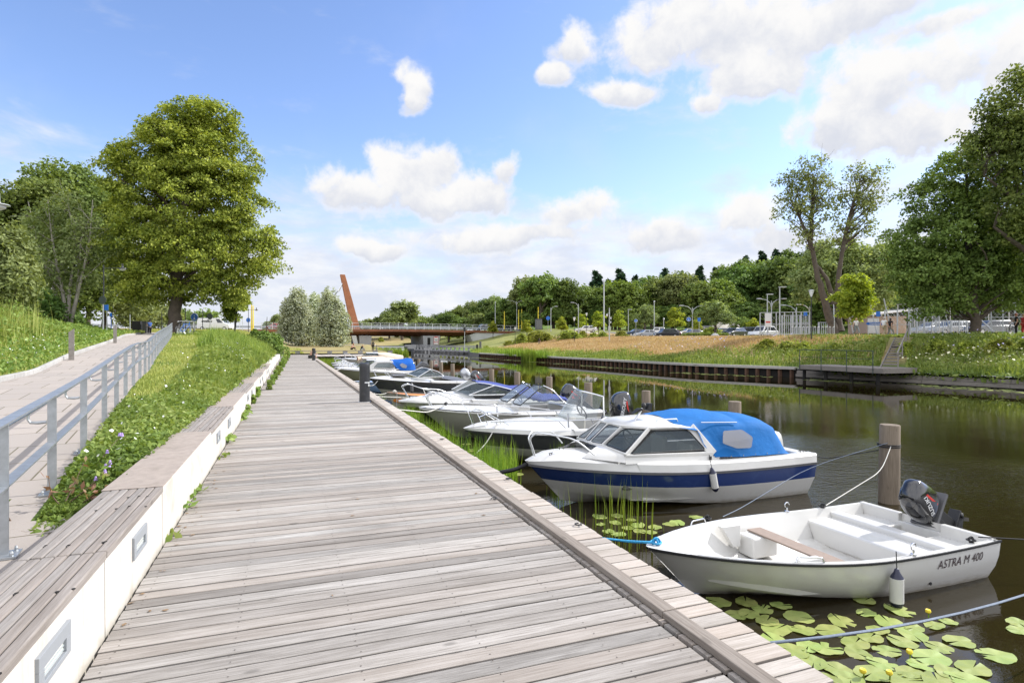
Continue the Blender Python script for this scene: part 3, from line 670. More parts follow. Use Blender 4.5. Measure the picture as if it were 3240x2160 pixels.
# ------------------------------------------------------------------ boats
class Sides:
    def __init__(s, m): s.m = m
    def build(s, *a, **k): return [q.build(*a, **k) for q in s.m][0]
class Hull:
    """one lofted hull; local x from bow (0) to stern (L), -y towards the near side, z above the water"""
    def __init__(s, L, B, fb0, fb1, rake=.45, bf=2.3, sag=.05, draft=.16, stern=.93, chine=.72, n=26):
        s.L, s.B, s.fb0, s.fb1, s.rake, s.bf, s.sag, s.draft, s.stern, s.ch, s.n = L, B, fb0, fb1, rake, bf, sag, draft, stern, chine, n
    def b(s, t):
        q = min(t/.60, 1); v = s.B/2*(1-(1-q)**s.bf)**.80
        return v*(1-(1-s.stern)*max(0, (t-.6)/.4)**1.6)+.012
    def zs(s, t): return s.fb1+(s.fb0-s.fb1)*(1-t)**1.7-s.sag*math.sin(math.pi*min(1, t))*.6
    def x(s, t, z): return s.L*t+s.rake*(1-max(-.3, z)/s.fb0)*(1-t)**2.6 - (.10*(1-z/s.fb1)*t**6)
    def pt(s, t, w, z): return (s.x(t, z), w, z)
    def ring(s, t, cuts):
        b, zs = s.b(t), s.zs(t); k = (1-t)**2
        zc = -.05+.60*s.fb0*k*.8; bc = b*(s.ch+(1-s.ch)*.45*(1-k)) - b*.25*k
        bc = max(bc, .01); zk = -s.draft+(s.draft+.10*s.fb0)*(1-t)**5
        side = [(b, zs)]
        for c in cuts:
            u = min(.97, c/(zs-zc)); u = max(u, .02); bulge = .05*b*math.sin(math.pi*u)
            side.append((b+(bc-b)*u+bulge, zs-u*(zs-zc)))
        side += [(bc, zc), (bc*.96, zc-.015), (.012, zk)]
        R_ = [s.pt(t, -w, z) for w, z in side]; L_ = [s.pt(t, w, z) for w, z in side[::-1]]
        return R_+L_
    def ts(s): return [0, .006, .02, .045, .08, .12, .17, .23, .30, .38, .46, .54, .62, .7, .78, .86, .93, 1.0]
    def shell(s, cuts, mats_idx):
        mb = MB(); rings = [s.ring(t, cuts) for t in s.ts()]; n = len(rings[0]); k = len(cuts)+4
        mis = list(mats_idx)+[mats_idx[-1]]*(k-1-len(mats_idx)); mis = mis[:k-1]+[mats_idx[-1]]+mis[:k-1][::-1]
        mb.loft(rings, mis=mis+[0]*(n-1-len(mis)))
        last = rings[-1]; h = n//2
        for i in range(h-1): mb.add([last[i], last[i+1], last[n-2-i], last[n-1-i]], [(0,1,2,3)], mis[i])
        return mb
    def deck(s, t0, t1, camber=.05, inset=0, lift=0, m=9, wfn=None, n=14):
        mb = MB(); rings = []
        for i in range(n):
            t = t0+(t1-t0)*i/(n-1); b = max(.004, s.b(t)-inset); z = s.zs(t)+lift
            rings.append([s.pt(t, 0, z) and (s.x(t, z), b*u, z+camber*min(1, b/.5)*(1-u*u)) for u in np.linspace(-1, 1, m)])
        return mb.loft(rings)
    def edge(s, w=.05, h=.05, lift=0, out=.01, t0=0, t1=1.0, n=24, mi=0):
        mb = MB()
        for sg in (-1, 1):
            pts = []
            for i in range(n+1):
                t = t0+(t1-t0)*(i/n)**1.5; z = s.zs(t)+lift; pts.append(Vector((s.x(t, z)-(out if t < .01 else 0), sg*(s.b(t)+out), z)))
            for a, b in zip(pts[:-1], pts[1:]): mb.bar(a, b, w, h)
        return mb
    def coaming(s, t0, t1, h, inset, w=.14, n=14):
        return Sides([s.coam1(t0, t1, h, w, n, sg) for sg in (-1, 1)])
    def coam1(s, t0, t1, h, w, n, sg):
        """side deck and raised coaming: from the sheer up and inwards"""
        mb = MB()
        if True:
            rings = []
            for i in range(n):
                t = t0+(t1-t0)*i/(n-1); b = s.b(t); z = s.zs(t)
                pr = [(b+.004, z), (b-.02, z+h*.85), (b-.05, z+h), (b-w, z+h+.005), (b-w-.01, z-.15), (b-w-.02, .08)]
                rings.append([(s.x(t, zz), sg*max(.004, ww), zz) for ww, zz in pr])
            mb.loft(rings)
        return mb
    def floor(s, t0, t1, z=.08, inset=.16, n=8):
        mb = MB(); return mb.loft([[(s.x(t, z), u*max(.02, s.b(t)-inset), z) for u in (-1, 1)] for t in np.linspace(t0, t1, n)])
def tubes(name, mat_, parent, paths, r=.0125, n=7):
    mb = MB()
    for p in paths: mb.tube(smooth_path(p), r, n)
    return mb.build(name, mat_, parent, smooth=60, fixn=False)
def smooth_path(p, k=4):
    """round the corners of a polyline"""
    p = [Vector(q) for q in p]
    if len(p) < 3: return p
    out = [p[0]]
    for i in range(1, len(p)-1):
        a, b, c = p[i-1], p[i], p[i+1]; d = min((b-a).length, (c-b).length)*.38
        q0 = b-(b-a).normalized()*d; q1 = b+(c-b).normalized()*d
        for j in range(k+1):
            t = j/k; out.append(q0*(1-t)**2+b*2*t*(1-t)+q1*t*t)
    return out+[p[-1]]
def panel(name, mat_, parent, quads, th=.006):
    """thin glazed panels"""
    mb = MB()
    for q in quads:
        q = [Vector(v) for v in q]; nrm = (q[1]-q[0]).cross(q[-1]-q[0]).normalized()*th; n = len(q)
        mb.add(q+[v+nrm for v in q], [tuple(range(n))[::-1], tuple(range(n, 2*n))]+[(i, (i+1)%n, (i+1)%n+n, i+n) for i in range(n)])
    return mb.build(name, mat_, parent)
def rounded(poly, r=.06, k=4):
    p = [Vector(q) for q in poly]; out = []; n = len(p)
    for i in range(n):
        a, b, c = p[i-1], p[i], p[(i+1) % n]; d = min(r, (b-a).length*.4, (c-b).length*.4)
        q0 = b+(a-b).normalized()*d; q1 = b+(c-b).normalized()*d
        for j in range(k+1):
            t = j/k; out.append(q0*(1-t)**2+b*2*t*(1-t)+q1*t*t)
    return out
def window(parent, poly, mat_=None, fr=.018, name='window', lift=(0,-.004,0)):
    pl = [v+Vector(lift) for v in rounded(poly)]; w = panel(name, mat_ or M_glassd, parent, [pl])
    mb = MB(); mb.tube(pl+[pl[0], pl[1]], fr/2, 6, cap=False); mb.build('window_frame', M_rubber, w, smooth=60, fixn=False); return w
def outboard(parent, x, y, z, tilt, sc=1.0, cowl=M_gloss, txt=None, tmat=None, rot=0):
    """tilt in degrees: 0 = leg down in the water"""
    T = Matrix.Translation((x, y, z)) @ Matrix.Rotation(R(rot), 4, 'Z') @ Matrix.Rotation(R(-tilt), 4, 'Y') @ Matrix.Scale(sc, 4)
    L = MB(); o = 0
    L.box(.02, -.035, -.55, .16, .035, 0); L.prism([(.03,-.55),(.17,-.55),(.20,-.70),(.14,-.86),(.06,-.86),(.04,-.70)], -.022, .022)
    L.box(-.02, -.06, -.57, .30, .06, -.55); L.lathe([(.005,-.10),(.04,-.06),(.048,.05),(.040,.16),(.02,.22)], (.10,0,-.70), 10, axis='x')
    L.box(-.07, -.09, -.26, .03, .09, .02); L.box(-.10, -.11, -.20, -.05, .11, -.02); L.tube([(-.10,-.12,-.05),(-.10,.12,-.05)], .022, 8)
    L.xf(T); leg = L.build('outboard_motor', M_rubber, parent, smooth=35, bevel=.006)
    c = MB(); prof = [(-.04,.165,.105,0),( .0,.19,.125,.0),(.08,.205,.135,.0),(.20,.20,.132,.005),(.30,.185,.125,.01),(.38,.16,.11,.02),(.43,.115,.08,.03),(.45,.05,.04,.04)]
    rings = []
    for (zz, rx, ry, sh) in prof:
        rings.append([(.085+sh-.02+rx*math.copysign(abs(math.cos(a))**.72, math.cos(a)), ry*math.copysign(abs(math.sin(a))**.72, math.sin(a)), zz) for a in np.linspace(0, 2*math.pi, 20, endpoint=False)])
    c.loft(rings, close=True, cap=True); c.xf(T); c.build('cowl', cowl, leg, smooth=50)
    q = MB(); q.tube([(.085-.19,-.13,-.04),(.085+.19,-.13,-.04)], .008, 6); q.box(-.13,-.137,-.07,.29,.137,-.035); q.xf(T); q.build('cowl_base', M_grey, leg, bevel=.004)
    pr = MB(); 
    for k in range(3):
        a = 2*math.pi*k/3; e1 = Vector((0, math.cos(a), math.sin(a))); e2 = Vector((0, -math.sin(a), math.cos(a))); b0 = Vector((.27, 0, -.70))
        pr.add([b0+e2*-.02, b0+e1*.06+e2*-.05+Vector((.02,0,0)), b0+e1*.11, b0+e1*.06+e2*.05-Vector((.02,0,0)), b0+e2*.02], [(0,1,2,3,4)])
    pr.xf(T); pr.build('propeller', M_alu, leg, fixn=False)
    if txt:
        m = text_mb(txt, .078, shear=.2, ext=0, bold=.0015); m.xf(Matrix.Translation((.03, 0, .19)) @ Matrix.Rotation(R(90), 4, 'X') @ Matrix.Rotation(R(66), 4, 'Z'))
        m.v = [(x_, -(float(np.interp(z_, [q[0] for q in prof], [q[2] for q in prof]))*max(.02, 1-abs((x_-.065)/.21)**2.78)**.36+.004), z_) for x_, _, z_ in m.v]
        m.xf(T); m.build('lettering', tmat or M_white, leg, fixn=False)
        k = MB(); k.box(.10,-.131,.06,.125,-.120,.30); k.xf(T); k.build('stripe', M_red, leg)
    return leg
def fender(name, label, loc, h=.36, r=.055, tilt=0, body=None, top=None, cord=.16):
    o = thing(name, label, 'fender', loc)
    p = [(.006,h),(.02,h-.01),(.028,h-.04),(r*.9,h-.085),(r,h-.10)]
    MB().lathe([(r,.07),(r,h-.095)], n=16).build('body', body or M_fendw, o, smooth=40)
    MB().lathe([(.006,0),(.022,.008),(r*.86,.035),(r,.07)], n=16).lathe(p[::-1], n=16).build('end_caps', top or M_fendb, o, smooth=40)
    MB().tube([(0,0,h-.01),(.004,.01,h+cord)], .005, 5).build('cord', M_ropek, o, fixn=False); o.rotation_euler = (0, R(tilt), 0); return o
def rope(label, pts, r=.012, m=None, sag=0, cat='rope', name='rope', seg=14, group=None):
    P_ = [Vector(p) for p in pts]
    if len(P_) == 2 and sag:
        a, b = P_; P_ = [a.lerp(b, i/seg)-Vector((0,0,sag*4*(i/seg)*(1-i/seg))) for i in range(seg+1)]
    elif len(P_) > 2: P_ = smooth_path(P_)
    mb = MB(); mb.tube(P_, r, 6); o = mb.build(name, m or M_ropew, smooth=60, fixn=False); return tag(o, label, cat, group)
def knot(parent, c, s=.03, m=None):
    mb = MB(); rr = random.Random(int(c[0]*100))
    for k in range(3):
        mb.torus(c, s*(1+.3*k), s*.33, 12, 5, 'xyz'[k])
    return mb.build('knot', m or M_ropek, parent, fixn=False)
def cleat(mb, x, y, z, l=.13, ang=0):
    T = Matrix.Translation((x, y, z)) @ Matrix.Rotation(ang, 4, 'Z')
    for k in (-.3, .3): mb.tube([T @ Vector((k*l, 0, 0)), T @ Vector((k*l*.8, 0, .03))], .007, 5)
    mb.tube([T @ Vector((-l/2, 0, .032)), T @ Vector((l/2, 0, .032))], .007, 6)

# --- K: small open motorboat, nearest ---------------------------------------
K = thing('motorboat', 'small open white motorboat nearest to the camera, with black lettering on its side', 'motorboat', (3.31, 4.93, WATER))
h = Hull(4.0, 1.66, .56, .41, rake=.55, bf=2.1, sag=.05, stern=.97, chine=.80)
h.shell([.05,.16,.27], [0]*20).build('hull', M_gel, K, smooth=28)
w_ = Hull(3.995, 1.664, .10, .035, rake=.0, bf=2.1, sag=0, stern=.97)
inn = MB(); rings = []
for t in [.075,.10,.15,.22,.3,.38,.46,.54,.62,.7,.78,.86,.93,.972]:
    b, z = h.b(t), h.zs(t); e = .055; k = max(0, (.30-t)/.3)
    rings.append([(h.x(t, zz), ww, zz) for ww, zz in [(-b,z),(-b+.012,z+.018),(-b+e,z+.016),(-b+e+.015,z-.03),(-(b-e)*.86,.10+.16*k),(-(b-e)*.5,.06+.16*k),((b-e)*.5,.06+.16*k),((b-e)*.86,.10+.16*k),(b-e-.015,z-.03),(b-e,z+.016),(b-.012,z+.018),(b,z)]])
inn.loft(rings); t = .978
b, z = h.b(1), h.zs(1)
inn.add([(h.x(1,z)-.06, -b+.05, z+.016), (h.x(1,z)-.06, b-.05, z+.016), (h.x(1,.06)-.0, b-.08, .06), (h.x(1,.06), -b+.08, .06)], [(0,1,2,3)])
inn.build('liner', M_gel, K, smooth=30)
h.deck(0, .085, .02, lift=.016).build('foredeck', M_gel, K, smooth=40)
h.edge(.018, .022, lift=-.002, out=.006).build('rub_rail', M_rubber, K)
def wedge(mb, x0, x1, z0, z1, t, inset=.07):                  # moulded box filling the boat's width
    r = []
    for x in (x0, x1):
        tt = x/4.0; b = h.b(tt)-inset
        r.append([(x,-b*.84,z0),(x,-b,z1),(x,b,z1),(x,b*.84,z0)])
    mb.loft(r, close=True, cap=True)
mb = MB(); wedge(mb, .50, .86, .30, .40, 0, .20); bow_l = mb.build('bow_locker', M_gel, K, bevel=.03)
mb = MB(); wedge(mb, 2.90, 3.34, .05, .31, 0); mb.build('aft_bench', M_gel, K, bevel=.025)
mb = MB(); wedge(mb, 3.30, 3.46, .05, .375, 0, .06); mb.build('aft_ledge', M_gel, K, bevel=.02)
for sg in (-1, 1):
    mb = MB(); mb.box(1.66, min(sg*.36, sg*.62), .10, 2.02, max(sg*.36, sg*.62), .335); mb.build('side_locker', M_gel, K, bevel=.02)
    mb = MB(); mb.prism([(1.34,.46),(1.62,.46),(1.62,.20),(1.52,.20)], min(sg*.52, sg*.60), max(sg*.52, sg*.60)); mb.build('side_fin', M_gel, K, bevel=.01)
    mb = MB(); mb.box(3.46, min(sg*.22, sg*.78), .10, 3.92, max(sg*.22, sg*.78), .30); mb.build('well_locker', M_gel, K, bevel=.02)
    mb = MB(); mb.prism([(3.88,.26),(3.955,.26),(3.955,.44),(3.88,.44)], min(sg*.25, sg*.80), max(sg*.25, sg*.80)); mb.build('transom_top', M_gel, K, bevel=.012)
mb = MB(); mb.prism([(3.88,.02),(3.985,.02),(3.97,.34),(3.88,.34)], -.26, .26); mb.build('motor_pad', M_gel, K, bevel=.012)
MB().box(1.80, -.62, .338, 2.0, .62, .358).build('thwart', M_thwart, K, bevel=.004)
for sg in (-1, 1):
    x = 2.62; b = h.b(x/4)-.03; z = h.zs(x/4)+.02
    mb = MB(); mb.lathe([(.03,0),(.03,.012),(.012,.02),(.012,.05)], (x, sg*b, z), 8); mb.torus((x, sg*b, z+.085), .035, .007, 14, 6, 'y', arc=.62); mb.v = mb.v
    mb.build('oarlock', M_steel, K, smooth=50, fixn=False)
    x0 = .95 if sg > 0 else 1.22; pz = [h.zs(q/4)+.015 for q in (x0, x0+.28)]; b0, b1 = h.b(x0/4)-.03, h.b((x0+.28)/4)-.03
    tubes('grab_handle', M_steel, K, [[(x0, sg*b0, pz[0]), (x0+.02, sg*b0, pz[0]+.055), (x0+.26, sg*b1, pz[1]+.055), (x0+.28, sg*b1, pz[1])]], .009)
# hull lettering follows the side
tx = text_mb('ASTRA M 400', .125, shear=.28, ext=.0)
def hugs(p):
    x = 3.30+p[0]; t_ = x/4.0; zz = h.zs(t_)-.115+p[1]; u = (h.zs(t_)-zz)/(h.zs(t_)-.02); b = h.b(t_); bc = b*(.80+.2*.45)
    return (x, -(b+(bc-b)*u+.05*b*math.sin(math.pi*u)+.0035), zz)
tx.v = [hugs(p) for p in tx.v]; tx.build('lettering', M_txt, K, fixn=False)
mb = MB(); mb.lathe([(.016,-.006),(.016,.004),(.010,.006)], (0,0,0), 10, axis='y'); mb.xf(Matrix.Translation((2.9,-.795,.09))); mb.build('drain_fitting', M_rubber, K)
outboard(K, 3.96, -.02, .50, 58, 1.08, M_gloss, 'SUZUKI', M_white, rot=6)
for x, y in ((1.32, .74), (3.22, .80), (3.60, -.76)): knot(K, (x, y, h.zs(x/4)+.045), .026)
fender('fender', 'white fender with navy ends hanging on the small open motorboat', (5.56, 4.93-.905, WATER-.02), .40, .062)

# --- J: blue and white cabin boat -------------------------------------------
J = thing('cabin_boat', 'white cabin boat with navy hull stripe and bright blue canvas canopy', 'boat', (3.5, 8.5, WATER))
h = Hull(4.9, 2.08, .67, .53, rake=.62, bf=2.2, sag=.03, stern=.96, chine=.78)
h.shell([.02,.235,.245], [0,0,1,1,1]).build('hull', [M_navy, M_gel], J, smooth=28)
mb = MB(); rings = []                                           # boot line of weed at the waterline
h.edge(.03, .035, lift=0, out=.006).build('rub_rail', M_grey, J)
mb = MB(); rings = []
for i, t in enumerate([0,.006,.02,.05,.09,.14,.2,.27,.34]):
    b = h.b(t); z = h.zs(t); up = .15*min(1, .45+t*6); inn_ = min(.10, b*.4)
    rings.append([(h.x(t,zz), ww, zz) for ww, zz in [(-b-.004,z+.012),(-b+inn_*.35,z+up*.85),(-b+inn_,z+up),(-b*.5,z+up+.05*min(1,t*8)),(0,z+up+.07*min(1,t*8)),(b*.5,z+up+.05*min(1,t*8)),(b-inn_,z+up),(b-inn_*.35,z+up*.85),(b+.004,z+.012)]])
mb.loft(rings); mb.build('foredeck', M_gel, J, smooth=40)
h.coaming(.30, 1.0, .155, 0, w=.20).build('side_deck', M_gel, J, smooth=35)
h.floor(.25, .98, .12).build('cockpit_floor', M_gel2, J)
mb = MB(); mb.box(4.62, -.86, .1, 4.84, .86, .70); mb.build('stern_deck', M_gel, J, bevel=.02)
# cabin: pillars, roof and windows
ys0, ys1 = .80, .66                                             # half width at sill and at roof
def cab(x, u, z): return (x, u, z)
sill = lambda x: .83 if x > 1.2 else .90
body = MB()                                                     # lower cabin trunk under the windows
body.loft([[(.72,-.42,.80),(.90,-.36,.89),(1.06,-.28,.94),(1.02,0,.955),(1.06,.28,.94),(.90,.36,.89),(.72,.42,.80)],
           [(1.25,-.82,.76),(1.27,-.80,.87),(1.27,-.5,.93),(1.27,0,.94),(1.27,.5,.93),(1.27,.80,.87),(1.25,.82,.76)]])
for sg in (-1, 1): body.loft([[(1.25,sg*.83,.74),(1.25,sg*.80,.875)],[(2.8,sg*.85,.68),(2.8,sg*.81,.83)],[(3.0,sg*.85,.66),(3.0,sg*.82,.76)]])
body.build('cabin_trunk', M_gel, J, smooth=35)
pil = MB()
for sg in (-1, 1):
    s_ = lambda x, y, z: (x, sg*y, z)
    for a, b_, w in [((1.15,.28,.94),(1.48,.33,1.225),.05), ((1.26,.80,.86),(1.78,.67,1.24),.07), ((2.88,.83,.78),(2.55,.67,1.22),.16), ((1.26,.80,.86),(2.88,.83,.80),.05), ((1.15,.28,.94),(1.26,.80,.88),.05), ((1.48,.33,1.235),(1.78,.67,1.235),.05), ((1.08,.0,.95),(1.15,.28,.94),.05), ((1.42,0,1.24),(1.48,.33,1.235),.05), ((1.78,.67,1.23),(2.58,.67,1.20),.05)]:
        pil.bar(s_(*a), s_(*b_), .03, w, up=(0,0,1) if w != .16 else (1,0,.6))
pil.bar((1.08,0,.95),(1.42,0,1.24),.035,.03)
pil.build('cabin_frame', M_gel, J, bevel=.012)
rf = MB(); rf.loft([[(1.40+.08*abs(u),u*.35,1.235+.03*(1-u*u)) for u in np.linspace(-1,1,9)], [(1.75,u*.69,1.245+.075*(1-u*u)) for u in np.linspace(-1,1,9)], [(2.2,u*.71,1.245+.10*(1-u*u)) for u in np.linspace(-1,1,9)], [(2.66,u*.71,1.20+.13*(1-u*u)) for u in np.linspace(-1,1,9)]])
o_ = rf.build('cabin_roof', M_gel, J, smooth=60); sol = o_.modifiers.new('th', 'SOLIDIFY'); sol.thickness = .035
tubes('roof_rail', M_alu, o_, [[(2.0,-.52,1.30),(2.02,-.52,1.345),(2.4,-.52,1.335),(2.42,-.52,1.29)]], .010)
window(J, [(1.155,-.26,.955),(1.475,-.30,1.215),(1.42,-.03,1.225),(1.09,-.03,.965)], lift=(-.01,0,.004), mat_=M_glassc); window(J, [(1.09,.03,.965),(1.42,.03,1.225),(1.475,.30,1.215),(1.155,.26,.955)], lift=(-.01,0,.004), mat_=M_glassc)
for sg in (-1, 1):
    L_ = (0, sg*.012, 0); P1 = [(1.17,sg*.34,.96),(1.49,sg*.37,1.205),(1.73,sg*.645,1.205),(1.27,sg*.75,.92)]
    P2 = [(1.36,sg*.795,.885),(1.83,sg*.675,1.195),(2.50,sg*.675,1.17),(2.74,sg*.80,.865)]
    for P_ in (P1, P2): window(J, P_ if sg < 0 else P_[::-1], lift=L_)
# things seen through the glass: steering wheel, dashboard, seats
mb = MB(); mb.torus((0,0,0), .15, .014, 20, 6, 'x'); mb.bar((0,-.14,0),(0,.14,0),.02,.02); mb.xf(Matrix.Translation((2.0,.28,.93)) @ Matrix.Rotation(R(-25),4,'Y')); mb.build('steering_wheel', M_rubber, J, smooth=50, fixn=False)
MB().box(1.3,-.7,.30,1.75,.7,.80).build('dashboard', M_grey, J, bevel=.03)
for y in (-.38, .38): MB().box(2.3,y-.2,.12,2.7,y+.2,.50).box(2.64,y-.2,.50,2.74,y+.2,.92).build('seat', M_gel2, J, bevel=.04)
# canvas canopy over the cockpit
def canopy(parent, m, X, name='canopy', win=None, ny=13):
    """X: list of (x, half width, z edge bottom, z shoulder, z crown)"""
    rings = []
    for (x, w, zb, zsd, zc) in X:
        ring = []
        for u in np.linspace(-1, 1, ny*2-1):
            a = abs(u)
            if a > .60: q = (a-.60)/.40; yy = w*(.80+.20*q); zz = zsd+(zb-zsd)*q
            else: q = a/.60; yy = w*.80*q; zz = zsd+(zc-zsd)*(1-q**2.2)
            ring.append((x+.012*math.sin(9*u+x*7), math.copysign(yy, u)+.006*math.sin(x*31+u*8), zz+.006*math.sin(x*23+u*13)))
        rings.append(ring)
    mb = MB(); mb.loft(rings); l = rings[-1]; n = len(l); mb.add([(p[0]+.0, p[1], p[2]) for p in l], [tuple(range(n))])
    o = mb.build(name, m, parent, smooth=55); return o
cn = canopy(J, M_canvas, [(2.30,.72,1.22,1.27,1.345),(2.62,.76,1.17,1.275,1.385),(2.74,.80,.92,1.28,1.40),(2.92,.85,.74,1.285,1.41),(3.08,.87,.73,1.285,1.415),(3.3,.88,.72,1.265,1.395),(3.5,.88,.715,1.235,1.365),(3.60,.88,.71,1.195,1.325),(3.66,.88,.71,1.225,1.345),(3.9,.88,.70,1.205,1.325),(4.15,.87,.70,1.165,1.29),(4.28,.86,.70,1.11,1.23),(4.40,.85,.69,.93,1.0),(4.50,.84,.69,.72,.75)])
panel('canopy_window', M_glassv, cn, [rounded([(3.02,-.888,.96),(3.08,-.83,1.15),(3.46,-.83,1.15),(3.66,-.862,1.02),(3.60,-.892,.85),(3.30,-.895,.86)], .04)])
panel('canopy_window', M_glassv, cn, [rounded([(3.02,.88,.96),(3.60,.88,.85),(3.66,.86,1.02),(3.46,.83,1.15),(3.08,.83,1.15)], .04)])
mb = MB()
for x in (2.95, 3.2, 3.45, 3.7, 3.95, 4.2): mb.lathe([(.009,-.004),(.009,.004)], (x,-.874,.735), 8, axis='y')
mb.tube([(2.74,-.70,1.285),(3.46,-.71,1.255)], .007, 5); mb.build('press_studs', M_steel, cn)
tubes('bow_rail', M_alu, J, [[(.10,-.03,.80),(.0,-.03,1.08),(.10,-.10,1.18),(.60,-.42,1.10),(.86,-.58,.86)], [(.10,.03,.80),(.0,.03,1.08),(.10,.10,1.18),(.60,.42,1.10),(.86,.58,.86)]], .013)
mb = MB(); cleat(mb, .50, -.14, .90, .15, .3); cleat(mb, .30, -.18, .83, .10, .5); cleat(mb, 4.7, -.88, .70, .12); mb.build('cleats', M_rubber, J)
mb = MB(); mb.tube([(1.78,-.25,1.30),(1.92,-.25,1.50)], .018, 6); mb.build('lamp_bracket', M_alu, J)
mb = MB(); mb.ell((1.95,-.25,1.54), (.04,.045,.05)); mb.prism([(1.74,1.43),(1.90,1.47),(1.90,1.50),(1.84,1.50)], -.30, -.20); mb.prism([(1.98,1.47),(2.06,1.44),(2.08,1.58),(2.02,1.58)], -.31, -.2); mb.build('search_lamp', M_rubber, J)
mb = MB(); mb.box(2.78,-.866,.70,2.82,-.850,.76); mb.build('side_vent', M_rubber, J)
outboard(J, 4.98, .12, .42, 4, 1.05, M_gel)
# outboard cowl shows as a pale shape with black edge behind the canopy
fender('fender', 'white fender with navy ends hanging on the blue and white cabin boat', (6.22, 8.5-1.08, WATER+.25), .40, .055, tilt=-12, cord=.20)
mb = MB(); o = None

# --- I: open boat with curved screen ----------------------------------------
I = thing('console_boat', 'white open boat with charcoal stripe, tall curved screen and black outboard', 'boat', (3.46, 11.9, WATER))
h = Hull(4.35, 1.95, .73, .60, rake=.85, bf=2.2, sag=.02, stern=.95, chine=.74)
h.shell([.03,.33,.345], [1,0,1,1,1]).build('hull', [M_char, M_gel], I, smooth=28)
h.edge(.03, .03, lift=-.01, out=.008).build('rub_rail', M_rubber, I)
mb = MB(); rings = []
for t in [0,.006,.02,.05,.1,.16,.23,.30,.38,.46,.52]:
    b = h.b(t); z = h.zs(t); up = .11*min(1, .4+t*5); k_ = min(.13, b*.5); cr = .06+.10*sm((t-.1)/.35)
    rings.append([(h.x(t,zz), ww, zz) for ww, zz in [(-b,z+.01),(-b+k_*.4,z+up*.9),(-b+k_,z+up),(-b*.55,z+up+cr*.8*min(1,t*8)),(0,z+up+cr*min(1,t*8)),(b*.55,z+up+cr*.8*min(1,t*8)),(b-k_,z+up),(b-k_*.4,z+up*.9),(b,z+.01)]])
mb.loft(rings); mb.build('foredeck', M_gel, I, smooth=40)
h.coaming(.48, 1.0, .12, 0, w=.17).build('side_deck', M_gel, I, smooth=35); h.floor(.45, .98, .12).build('cockpit_floor', M_gel2, I)
MB().box(4.05,-.8,.1,4.3,.8,.66).build('stern_deck', M_gel, I, bevel=.02)
MB().box(2.25,-.42,.12,2.65,.42,.95).build('console', M_gel2, I, bevel=.06); MB().box(3.0,-.35,.12,3.5,.35,.55).box(3.42,-.35,.55,3.52,.35,.85).build('seat', M_grey, I, bevel=.05)
scr = MB(); rings = []
for a in np.linspace(-1, 1, 15):                             # wraparound screen
    c_ = math.cos(a*1.35); s_ = math.sin(a*1.35)
    x0, y0 = 2.20+.80*(1-c_)*.92, .62*s_/.975; x1, y1 = 2.62+.52*(1-c_), .50*s_/.975
    zt = 1.50-.16*(1-c_)
    rings.append([(x0, y0, .90-.03*(1-c_)), ((x0+x1)/2-.02, (y0+y1)/2, (.9+zt)/2), (x1, y1, zt)])
scr.loft(rings); scr.build('windscreen', glass('curved_screen', (.42,.46,.50), .24), I, smooth=60)
tubes('screen_frame', M_steel, I, [[r_[2] for r_ in rings][::2]+[(3.05,.60,.80)], [rings[0][2], (3.0,-.56,1.05), (3.02,-.60,.78)]], .020)
mb = MB(); mb.torus((0,0,0), .17, .014, 20, 6, 'x'); mb.xf(Matrix.Translation((2.75,0,1.0)) @ Matrix.Rotation(R(-30),4,'Y')); mb.build('steering_wheel', M_rubber, I, smooth=50, fixn=False)
for sg in (-1, 1):
    tubes('bow_rail', M_steel, I, [[(.18,sg*.06,.80),(.06,sg*.08,1.12),(.22,sg*.16,1.19),(.80,sg*.48,.86)], [(.42,sg*.22,.84),(.34,sg*.26,1.02)]], .0125)
    tubes('side_rail', M_steel, I, [[(.42,sg*.42,.93),(.75,sg*.70,.97),(1.8,sg*.88,.95),(3.1,sg*.90,.93),(3.22,sg*.90,.80)], [(1.75,sg*.88,.95),(1.9,sg*.9,.80)], [(2.5,sg*.90,.95),(2.6,sg*.9,.78)]], .011)
mb = MB(); cleat(mb, .62, -.33, .87, .18, .2); mb.build('cleat', M_steel, I)
MB().bar((1.98,-.88,.80),(1.96,-.88,1.10),.03,.03).build('rod_holder', M_alu, I); MB().bar((1.02,.86,.86),(1.0,.86,1.14),.03,.03).build('rod_holder', M_alu, I)
outboard(I, 3.95, .35, .72, 10, 1.45, M_gloss, 'MERCURY', M_white)

# --- H: white open boat with raked screens ----------------------------------
H_ = thing('bowrider', 'white open boat with grey hull, raked twin windscreens and folded blue seat cover', 'boat', (3.17, 15.2, WATER))
h = Hull(4.9, 2.05, .86, .66, rake=1.0, bf=2.1, sag=.04, stern=.95, chine=.70)
h.shell([.04,.06], [0,0,1,1,1]).build('hull', [M_gel, M_gel2], H_, smooth=28)
h.edge(.045, .035, lift=-.015, out=.012).build('rub_rail', M_gel, H_, bevel=.008)
h.deck(0, .50, .07, lift=.03).build('foredeck', M_gel, H_, smooth=40); h.coaming(.48, 1.0, .05, 0, w=.2).build('side_deck', M_gel, H_, smooth=35)
h.floor(.45, .98, .14).build('cockpit_floor', M_gel2, H_); MB().box(4.55,-.85,.1,4.86,.85,.68).build('stern_deck', M_gel, H_, bevel=.02)
MB().box(4.0,-.8,.14,4.5,.8,.80).build('aft_sunpad', M_gel, H_, bevel=.06)
for sg in (-1, 1): MB().box(2.45,sg*.55-.3,.14,2.8,sg*.55+.3,.90).build('console', M_gel, H_, bevel=.05)
